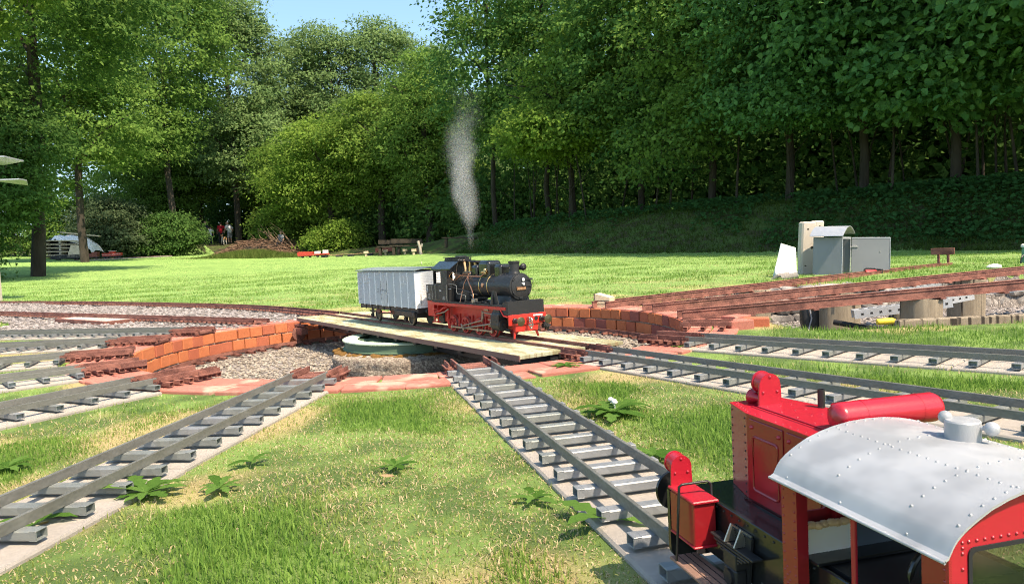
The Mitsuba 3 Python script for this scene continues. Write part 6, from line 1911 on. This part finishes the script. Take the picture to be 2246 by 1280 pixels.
# undergrowth leaves on the bank and a wall of dim leaves in the wood behind it
ug = np.random.default_rng(60)
n = 15000
x, y, z = scatter_bank(n, .3, 3.4, ug)
den = meshkit.fbm(np.column_stack([x * .8, y * .8, 0 * x]), 3)
keep = (den + .18 * smooth(.5, 2.2, bank_dist(x, y)[0]) + .12 * smooth(5, 10, x)) > .56
x, y, z = x[keep], y[keep], z[keep]
n = len(x)
P = np.column_stack([x, y, z + ug.uniform(.02, .32, n) * (1 + .4 * (den[keep] - .5))])
A = ug.normal(size=(n, 3)) * [1, 1, .35] + [-.3, -.5, -.25]
Nn = np.array([-.25, -.45, 1.0]) + ug.normal(size=(n, 3)) * .3
t = ug.random(n)[:, None]
L = ug.uniform(.06, .14, n)
pts_ = leaf_cloud(ug, P, A, Nn, L, L * .8, np.array(G_BLUE0) * (1 - t) + np.array((.055, .13, .035)) * t, 'maple')
k_ = put(None, 'undergrowth', pts_, 'foliage', color=True)
labels[k_] = {'label': 'leafy undergrowth covering the shaded bank below the trees', 'category': 'undergrowth', 'kind': 'stuff'}
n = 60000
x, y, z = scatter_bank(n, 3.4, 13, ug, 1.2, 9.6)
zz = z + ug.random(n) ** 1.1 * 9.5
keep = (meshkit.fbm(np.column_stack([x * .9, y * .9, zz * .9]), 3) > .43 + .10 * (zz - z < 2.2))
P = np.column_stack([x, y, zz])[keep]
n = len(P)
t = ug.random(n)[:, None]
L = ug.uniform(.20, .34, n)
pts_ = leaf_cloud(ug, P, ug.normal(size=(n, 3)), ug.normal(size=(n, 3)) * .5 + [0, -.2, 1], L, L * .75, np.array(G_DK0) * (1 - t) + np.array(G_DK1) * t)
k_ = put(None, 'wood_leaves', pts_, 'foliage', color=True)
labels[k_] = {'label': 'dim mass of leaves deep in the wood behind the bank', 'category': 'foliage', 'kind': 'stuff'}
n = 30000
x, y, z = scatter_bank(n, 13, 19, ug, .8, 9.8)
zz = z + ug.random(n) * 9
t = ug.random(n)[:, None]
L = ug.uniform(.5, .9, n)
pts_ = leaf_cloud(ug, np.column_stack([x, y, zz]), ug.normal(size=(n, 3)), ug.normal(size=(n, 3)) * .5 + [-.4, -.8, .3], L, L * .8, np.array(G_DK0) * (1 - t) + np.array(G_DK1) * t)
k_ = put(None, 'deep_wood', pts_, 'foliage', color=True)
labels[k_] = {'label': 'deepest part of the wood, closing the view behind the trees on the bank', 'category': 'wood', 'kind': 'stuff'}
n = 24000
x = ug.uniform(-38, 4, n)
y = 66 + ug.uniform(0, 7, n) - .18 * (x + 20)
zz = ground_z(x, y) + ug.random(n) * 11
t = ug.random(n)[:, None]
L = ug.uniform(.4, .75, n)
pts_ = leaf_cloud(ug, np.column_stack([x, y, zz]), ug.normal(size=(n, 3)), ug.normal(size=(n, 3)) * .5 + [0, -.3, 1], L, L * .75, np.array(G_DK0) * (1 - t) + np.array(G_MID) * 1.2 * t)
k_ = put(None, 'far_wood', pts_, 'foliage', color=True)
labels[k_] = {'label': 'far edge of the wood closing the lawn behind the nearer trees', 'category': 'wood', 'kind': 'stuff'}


# ------------------------------------------------------------------ grass
def line_dist(x, y, p, ang):
    u = np.array([math.cos(ang), math.sin(ang)])
    s = (x - p[0]) * u[0] + (y - p[1]) * u[1]
    return s, np.abs(-(x - p[0]) * u[1] + (y - p[1]) * u[0])


LINES = [(pol(1.48, a), math.radians(a), L) for a, L in ((-75.88, 2.9), (-96.91, 3.0), (-57.24, 3.4), (-118.22, 3.2), (-139, 2.6), (-160, 3.4), (178.7, 3.4), (162.2, 3.4))] + [((.612, 3.369), math.radians(-45.4), 3.4)]
from shapely.geometry import Polygon as SPoly
import shapely
YP = SPoly(yard_poly)


def grass_ok(x, y, rg):
    ok = np.ones(len(x), bool)
    j = .06 * (meshkit.noise(np.column_stack([x * 7, y * 7, 0 * x])) - .5) + .012 * rg.normal(size=len(x)) - .03 * (rg.random(len(x)) < .12)
    r = np.hypot(x - CX, y - CY)
    ang = np.degrees(np.arctan2(y - CY, x - CX))
    ok &= r > 1.765 + .07 * np.abs(rg.normal(size=len(x))) * 0 + j * 1.3 + np.where((ang > -25) & (ang < 130), .12, 0)
    for p, a, L in LINES:
        s, d = line_dist(x, y, p, a)
        ok &= ~((s > 0) & (s < L) & (d < .104 + 1.5 * j))
    ok &= ~shapely.contains_xy(YP, x, y)
    ok &= ~in_yard(x, y)
    i_ = np.full(len(x), 9.0)
    for a, b in zip(MAIN[:-1], MAIN[1:]):
        dd = b - a
        t = np.clip(((x - a[0]) * dd[0] + (y - a[1]) * dd[1]) / (dd @ dd), 0, 1)
        i_ = np.minimum(i_, np.hypot(x - a[0] - t * dd[0], y - a[1] - t * dd[1]))
    ok &= i_ > .12 + j
    ok &= ~((np.abs(x - .05) < 2.2) & (r < 1.80))
    return ok


def dryness(x, y):
    """0 lush .. 1 straw: dry along the tracks and in patches"""
    d = meshkit.fbm(np.column_stack([x * 2.3 + 4, y * 2.3, 0 * x + 9]), 3)
    e = np.full(len(x), 9.0)
    for p, a, L in LINES:
        s, q = line_dist(x, y, p, a)
        e = np.minimum(e, np.where((s > -.1) & (s < L), q, 9))
    rim = np.abs(np.hypot(x - CX, y - CY) - 1.8)
    e = np.minimum(e, rim + .08)
    return np.clip(smooth(.43, .60, d) + .85 * (1 - smooth(.13, .30, e)), 0, 1)


def blades(n, r0, r1, hmin, hmax, wid, rg, seg2=True, half=47, power=1.0, near_bias=1.0):
    r = r0 + (r1 - r0) * rg.random(n) ** near_bias
    a = np.radians(rg.uniform(-half, half, n))
    x, y = r * np.sin(a), r * np.cos(a)
    keep = grass_ok(x, y, rg) & (bank_dist(x, y)[0] < .25)
    x, y = x[keep], y[keep]
    n = len(x)
    dry = dryness(x, y)
    straw = rg.random(n) < dry * .62
    thin = rg.random(n) > dry * .35
    x, y, dry, straw = x[thin], y[thin], dry[thin], straw[thin]
    n = len(x)
    cl = meshkit.fbm(np.column_stack([x * 6, y * 6, 0 * x]), 3)
    h = (hmin + (hmax - hmin) * rg.random(n) ** 1.4) * (.55 + .9 * cl) * (1 - .45 * dry)
    az = rg.uniform(0, 2 * math.pi, n)
    tilt = np.abs(rg.normal(.35, .28, n)) + np.where(straw, rg.uniform(.3, 1.1, n), 0)
    dirh = np.column_stack([np.cos(az), np.sin(az), 0 * az])
    side = np.column_stack([-np.sin(az), np.cos(az), 0 * az])
    # blades turn any way; half of them show their flat side
    sa = rg.uniform(0, math.pi, n)
    side = side * np.cos(sa)[:, None] + dirh * np.sin(sa)[:, None] * .6
    b = np.column_stack([x, y, ground_z(x, y) - .002])
    w = wid * rg.uniform(.6, 1.4, n)
    up = np.array([0, 0, 1.0])
    mid = b + (up * np.cos(tilt * .6)[:, None] + dirh * np.sin(tilt * .6)[:, None]) * (h * .55)[:, None]
    tip = mid + (up * np.cos(tilt * 1.5)[:, None] + dirh * np.sin(tilt * 1.5)[:, None]) * (h * .55)[:, None]
    g = rg.random(n)[:, None]
    lush = np.array((.13, .25, .045)) * (1 - g) + np.array((.26, .40, .085)) * g
    yel = np.array((.34, .38, .10)) * (1 - g) + np.array((.48, .44, .17)) * g
    col = lush * (1 - .55 * dry[:, None]) + yel * .55 * dry[:, None]
    col = np.where(straw[:, None], np.array((.52, .40, .22)) * (1 - g) + np.array((.72, .60, .38)) * g, col)
    if seg2:
        V = np.stack([b - side * w[:, None] / 2, b + side * w[:, None] / 2, mid - side * w[:, None] * .42, mid + side * w[:, None] * .42, tip], 1).reshape(-1, 3)
        f = np.array([[0, 1, 3], [0, 3, 2], [2, 3, 4]])
        k = 5
    else:
        V = np.stack([b - side * w[:, None] / 2, b + side * w[:, None] / 2, tip], 1).reshape(-1, 3)
        f = np.array([[0, 1, 2]])
        k = 3
    F = (f[None] + (np.arange(n) * k)[:, None, None]).reshape(-1, 3)
    return V, F, np.repeat(col, k, axis=0)


gg = np.random.default_rng(90)
near = blades(200000, .62, 2.6, .010, .027, .0027, gg, True, near_bias=.75)
mid_ = blades(180000, 2.5, 6.5, .012, .032, .0042, gg, False, near_bias=.8)
far_ = blades(260000, 6.3, 24, .020, .045, .0085, gg, False, near_bias=1.0)
k_ = put(None, 'grass', join(near, mid_, far_), 'grass_mat', color=True)
labels[k_] = {'label': 'sunlit grass with dry straw patches between the tracks and on the lawn', 'category': 'grass', 'kind': 'stuff'}
# taller grass in front of the brushwood heap, on the bank edge
n = 9000
x = gg.normal(-15.0, 1.6, n)
y = 43.6 + gg.normal(0, .45, n)
hh = gg.uniform(.15, .55, n) * np.clip(1.2 - np.abs(x + 15) / 3.2, .15, 1)
b = np.column_stack([x, y, ground_z(x, y)])
tp = b + np.column_stack([gg.normal(0, .12, n), gg.normal(0, .08, n), hh])
w = np.column_stack([gg.uniform(.012, .028, n), 0 * x, 0 * x])
g = gg.random(n)[:, None]
V = np.stack([b - w, b + w, tp], 1).reshape(-1, 3)
k_ = put(None, 'tall_grass', (V, np.arange(3 * n).reshape(-1, 3), np.repeat(np.array((.09, .15, .03)) * (1 - g) + np.array((.20, .25, .07)) * g, 3, axis=0)), 'grass_mat', color=True)
labels[k_] = {'label': 'tall unmown grass in front of the brushwood pile', 'category': 'tall grass', 'kind': 'stuff'}
n = 16000
x, y, z = scatter_bank(n, -.1, 2.4, gg, 2.0, 8.2)
hh = gg.uniform(.06, .20, n)
b = np.column_stack([x, y, z])
tp = b + np.column_stack([gg.normal(-.03, .05, n), gg.normal(-.05, .05, n), hh])
w = np.column_stack([gg.uniform(.006, .012, n), gg.uniform(-.006, .006, n), 0 * x])
g = gg.random(n)[:, None]
V = np.stack([b - w, b + w, tp], 1).reshape(-1, 3)
k_ = put(None, 'bank_grass', (V, np.arange(3 * n).reshape(-1, 3), np.repeat(np.array((.045, .09, .018)) * (1 - g) + np.array((.10, .15, .035)) * g, 3, axis=0)), 'grass_mat', color=True)
labels[k_] = {'label': 'rough grass on the shaded bank under the trees', 'category': 'grass', 'kind': 'stuff'}

# loose stones over the gravel
ss = np.random.default_rng(95)


def stones(xy, zf, s0, s1, rg, c0, c1):
    oc = trimesh.Trimesh(np.array([(1, 0, 0), (-1, 0, 0), (0, 1, 0), (0, -1, 0), (0, 0, 1), (0, 0, -1)]) * 1.1, [[0, 2, 4], [2, 1, 4], [1, 3, 4], [3, 0, 4], [2, 0, 5], [1, 2, 5], [3, 1, 5], [0, 3, 5]], process=False)
    ov, of = np.array(oc.vertices), np.array(oc.faces)
    n = len(xy)
    sc = rg.uniform(s0, s1, n)
    jit = 1 + .35 * (rg.random((n, len(ov), 1)) - .5)
    q = ov[None] * jit * sc[:, None, None] * np.stack([np.ones(n), rg.uniform(.6, 1, n), rg.uniform(.4, .7, n)], 1)[:, None]
    a = rg.uniform(0, 2 * math.pi, n)
    ca, sa = np.cos(a)[:, None], np.sin(a)[:, None]
    q = np.stack([q[..., 0] * ca - q[..., 1] * sa, q[..., 0] * sa + q[..., 1] * ca, q[..., 2]], -1)
    q = q + np.column_stack([xy, zf + sc * .15])[:, None]
    t = rg.random((n, 1))
    col = (np.array(c0) * (1 - t) + np.array(c1) * t)
    return q.reshape(-1, 3), (of[None] + (np.arange(n) * len(ov))[:, None, None]).reshape(-1, 3), np.repeat(col, len(ov), axis=0)


n = 9000
r_, a_ = 1.40 * np.sqrt(ss.random(n)), ss.uniform(0, 2 * math.pi, n)
xy = np.column_stack([CX + r_ * np.cos(a_), CY + r_ * np.sin(a_)])
xy = xy[np.hypot(xy[:, 0] - CX, xy[:, 1] - CY) > .5]
k_ = put(None, 'pit_gravel', stones(xy, np.full(len(xy), -.218), .006, .014, ss, (.17, .14, .11), (.44, .385, .315)), 'vcol', color=True)
labels[k_] = {'label': 'pale beige gravel on the floor of the turntable pit', 'category': 'gravel', 'kind': 'stuff'}
x0_, y0_, x1_, y1_ = YP.bounds
xy = np.column_stack([ss.uniform(x0_, x1_, 30000), ss.uniform(y0_, y1_, 30000)])
xy = xy[shapely.contains_xy(YP, xy[:, 0], xy[:, 1])]
xy = xy[(np.abs(xy[:, 0]) < 9)]
dk_ = np.hypot(xy[:, 0] - CX, xy[:, 1] - CY) < 4.2
k_ = put(None, 'yard_gravel', stones(xy, ground_z(xy[:, 0], xy[:, 1]) + .010, .011, .022, ss, (.15, .135, .13), (.38, .34, .325)), 'vcol', color=True)
labels[k_] = {'label': 'grey pink gravel around the tracks at the left', 'category': 'gravel', 'kind': 'stuff'}
xy = np.column_stack([ss.uniform(1.4, 7, 9000), ss.uniform(3.8, 7, 9000)])
xy = xy[in_yard(xy[:, 0], xy[:, 1])]
k_ = put(None, 'work_yard_gravel', stones(xy, ground_z(xy[:, 0], xy[:, 1]) + .004, .010, .024, ss, (.17, .15, .14), (.40, .36, .335)), 'vcol', color=True)
labels[k_] = {'label': 'grey gravel in the sunken yard under the raised tracks', 'category': 'gravel', 'kind': 'stuff'}


# broad-leaved weeds, each leaf a part
def rosette(label, x, y, nl, L, seed, name='dandelion_plant', up_=.45, flowers=0, rng0=(0, 2 * math.pi)):
    key = thing(name, label, 'plant')
    rg = np.random.default_rng(seed)
    z = gz(x, y)
    for q in range(nl):
        a = rng0[0] + (rng0[1] - rng0[0]) * (q + rg.uniform(-.25, .25)) / nl
        ln = L * rg.uniform(.7, 1.2)
        s_ = np.linspace(0, 1, 9)
        rise = up_ * rg.uniform(.5, 1.5)
        ctr = np.column_stack([s_ * ln * math.cos(a), s_ * ln * math.sin(a), .010 + ln * (rise * s_ - rise * .9 * s_ ** 2 * rg.uniform(.7, 1.2))])
        wd = ln * .16 * np.sin(np.pi * np.clip(s_ * .92 + .04, 0, 1)) ** .8 * (1 + .35 * np.sin(s_ * 26 + q))
        wd[0], wd[-1] = ln * .02, .0005
        sd = np.array([-math.sin(a), math.cos(a), 0])
        V = np.vstack([ctr - sd * wd[:, None] + [0, 0, .12 * ln * .2], ctr, ctr + sd * wd[:, None] + [0, 0, .12 * ln * .2]]) + [x, y, z]
        F = []
        for i_ in range(8):
            for c_ in (0, 9):
                F += [[c_ + i_, c_ + i_ + 1, c_ + i_ + 10], [c_ + i_, c_ + i_ + 10, c_ + i_ + 9]]
        t = rg.random()
        put(key, 'leaf', (V, np.array(F), np.broadcast_to(np.array((.065, .15, .025)) * (1 - t) + np.array((.15, .27, .06)) * t, (27, 3))), 'grass_mat', color=True, smooth=True)
    for q in range(flowers):
        fx, fy = x + rg.uniform(-.09, .03), y + rg.uniform(-.02, .06)
        put(key, 'seed_head', MB().sphere((fx, fy, z + .035), .008, 1, sc=(1, 1, .8)).cyl((fx, fy, z), (fx, fy, z + .03), .001, n=5), 'white_weather', smooth=True)
    return key


for q, (lb, x, y, nl, L, fl) in enumerate([
        ('large dandelion plant right of the track to the lower left corner', -.755, 1.475, 11, .085, 0), ('second dandelion plant close to the large one on the left', -.61, 1.49, 8, .060, 0),
        ('large broad leaved weed with white seed heads between the two right tracks', .255, 1.985, 14, .10, 3), ('small weed with a grey leaf in the grass right of the lower left track', -.61, 1.67, 6, .055, 0),
        ('weed beside the front of the red and silver locomotive', .285, 1.56, 8, .07, 0), ('dandelion plant in the middle of the foreground grass', -.27, 1.58, 7, .05, 0),
        ('weed with two upright leaves at the left of the red and silver locomotive', .14, 1.20, 3, .085, 0), ('weed at the left edge of the grass above the lower left track', -1.20, 1.72, 9, .06, 0),
        ('pale lobed leaf weed lying on the slab of the lower left track', -.88, 1.32, 4, .075, 0), ('small weed at the lower centre of the grass', .025, 1.33, 6, .05, 0), ('weed beside the paving at the right end of the bridge', .19, 2.80, 9, .06, 0),
        ('weed growing over the rail of the second track from the left corner', -1.72, 2.47, 7, .075, 0), ('little weed on the paving before the right end of the brick wall', .70, 3.16, 7, .05, 0), ('seedling weeds under the nearest raised track', 1.33, 4.0, 9, .07, 0)]):
    rosette(lb, x, y, nl, L, 300 + q, up_=.75 if 'upright' in lb else .45, flowers=fl)
for q, (x, y, c, s_, lb) in enumerate([(.272, 1.345, (.50, .24, .07), .026, 'orange dead leaf on the concrete beside the red and silver locomotive'), (.02, 1.338, (.72, .60, .38), .022, 'cream dead leaf in the foreground grass'), (-.255, 1.485, (.34, .22, .12), .028, 'brown dead leaf in the foreground grass'), (-.86, 1.33, (.42, .22, .08), .016, 'small brown dead leaf at the lower left track slab'), (.21, 1.75, (.50, .30, .10), .016, 'small orange dead leaf between the sleepers of the middle track')]):
    k_ = thing('dead_leaf', lb, 'leaf')
    t_ = np.linspace(0, 1, 7)
    wd = .32 * np.sin(np.pi * t_) ** .8
    V = np.vstack([np.column_stack([t_, -wd, .10 * t_ ** 2 + .1]), np.column_stack([t_, 0 * t_, .03 + .05 * t_]), np.column_stack([t_, wd, .12 + 0 * t_])]) * s_
    F = []
    for i_ in range(6):
        for c_ in (0, 7):
            F += [[c_ + i_, c_ + i_ + 1, c_ + i_ + 8], [c_ + i_, c_ + i_ + 8, c_ + i_ + 7]]
    zz_ = -.0445 if q in (0, 3, 4) else gz(x, y) + .015
    put(None, k_, (V @ rotz(q * 1.3 + .4).T + [x, y, zz_], np.array(F), np.broadcast_to(c, (21, 3))), 'vcol', color=True, smooth=True) if False else scene.__setitem__(k_, mikit.ply(trimesh.Trimesh(V @ rotz(q * 1.3 + .4).T + [x, y, zz_], F, process=False), 'vcol', smooth=True, color=np.broadcast_to(np.array(c, float), (21, 3))))

# ------------------------------------------------------------------ steam plume above the safety valves
nx, ny, nz = 28, 28, 72
PX0, PX1, PY0, PY1, PZ0, PZ1 = -.40, -.02, 3.60, 3.98, .355, 1.22
zz_, yy_, xx_ = np.meshgrid((np.arange(nz) + .5) / nz, (np.arange(ny) + .5) / ny, (np.arange(nx) + .5) / nx, indexing='ij')
X_, Y_, Z_ = PX0 + xx_ * (PX1 - PX0), PY0 + yy_ * (PY1 - PY0), PZ0 + zz_ * (PZ1 - PZ0)
hz_ = Z_ - PZ0
cxp = -.205 + .008 * np.sin(hz_ * 9 + .5) - .012 * smooth(.1, .5, hz_) + .02 * smooth(.45, .85, hz_)
cyp = 3.79 + .01 * np.sin(hz_ * 8)
rad_ = .006 + .055 * smooth(0, .35, hz_) + .030 * smooth(.3, .8, hz_)
pp = np.stack([X_ * 15, Y_ * 15, Z_ * 10], -1)
nz_ = meshkit.fbm(pp + 3, 2)
rr_ = np.hypot(X_ - cxp, Y_ - cyp) / rad_ + 1.3 * (nz_ - .5)
dens = (1 - smooth(.25, 1.2, rr_)) * (.5 + .8 * nz_)
dens *= smooth(.03, .14, hz_) * (1 - .97 * smooth(.34, .80, hz_))
scene['steam_medium'] = {'type': 'heterogeneous', 'phase': {'type': 'hg', 'g': 0.45}, 'albedo': {'type': 'constvolume', 'value': rgb((.985, .985, .985))},
                         'sigma_t': {'type': 'gridvolume', 'grid': mi.VolumeGrid(np.ascontiguousarray(dens[..., None]).astype(np.float32)), 'filter_type': 'trilinear',
                                     'to_world': T().translate([PX0, PY0, PZ0]).scale([PX1 - PX0, PY1 - PY0, PZ1 - PZ0])}, 'scale': 9.0}
scene['steam_plume'] = {'type': 'cube', 'to_world': T().translate([(PX0 + PX1) / 2, (PY0 + PY1) / 2, (PZ0 + PZ1) / 2]).scale([(PX1 - PX0) / 2, (PY1 - PY0) / 2, (PZ1 - PZ0) / 2]),
                        'bsdf': {'type': 'null'}, 'interior': {'type': 'ref', 'id': 'steam_medium'}}
labels['steam_plume'] = {'label': 'white steam plume rising from the safety valves of the steam locomotive', 'category': 'steam', 'kind': 'stuff'}
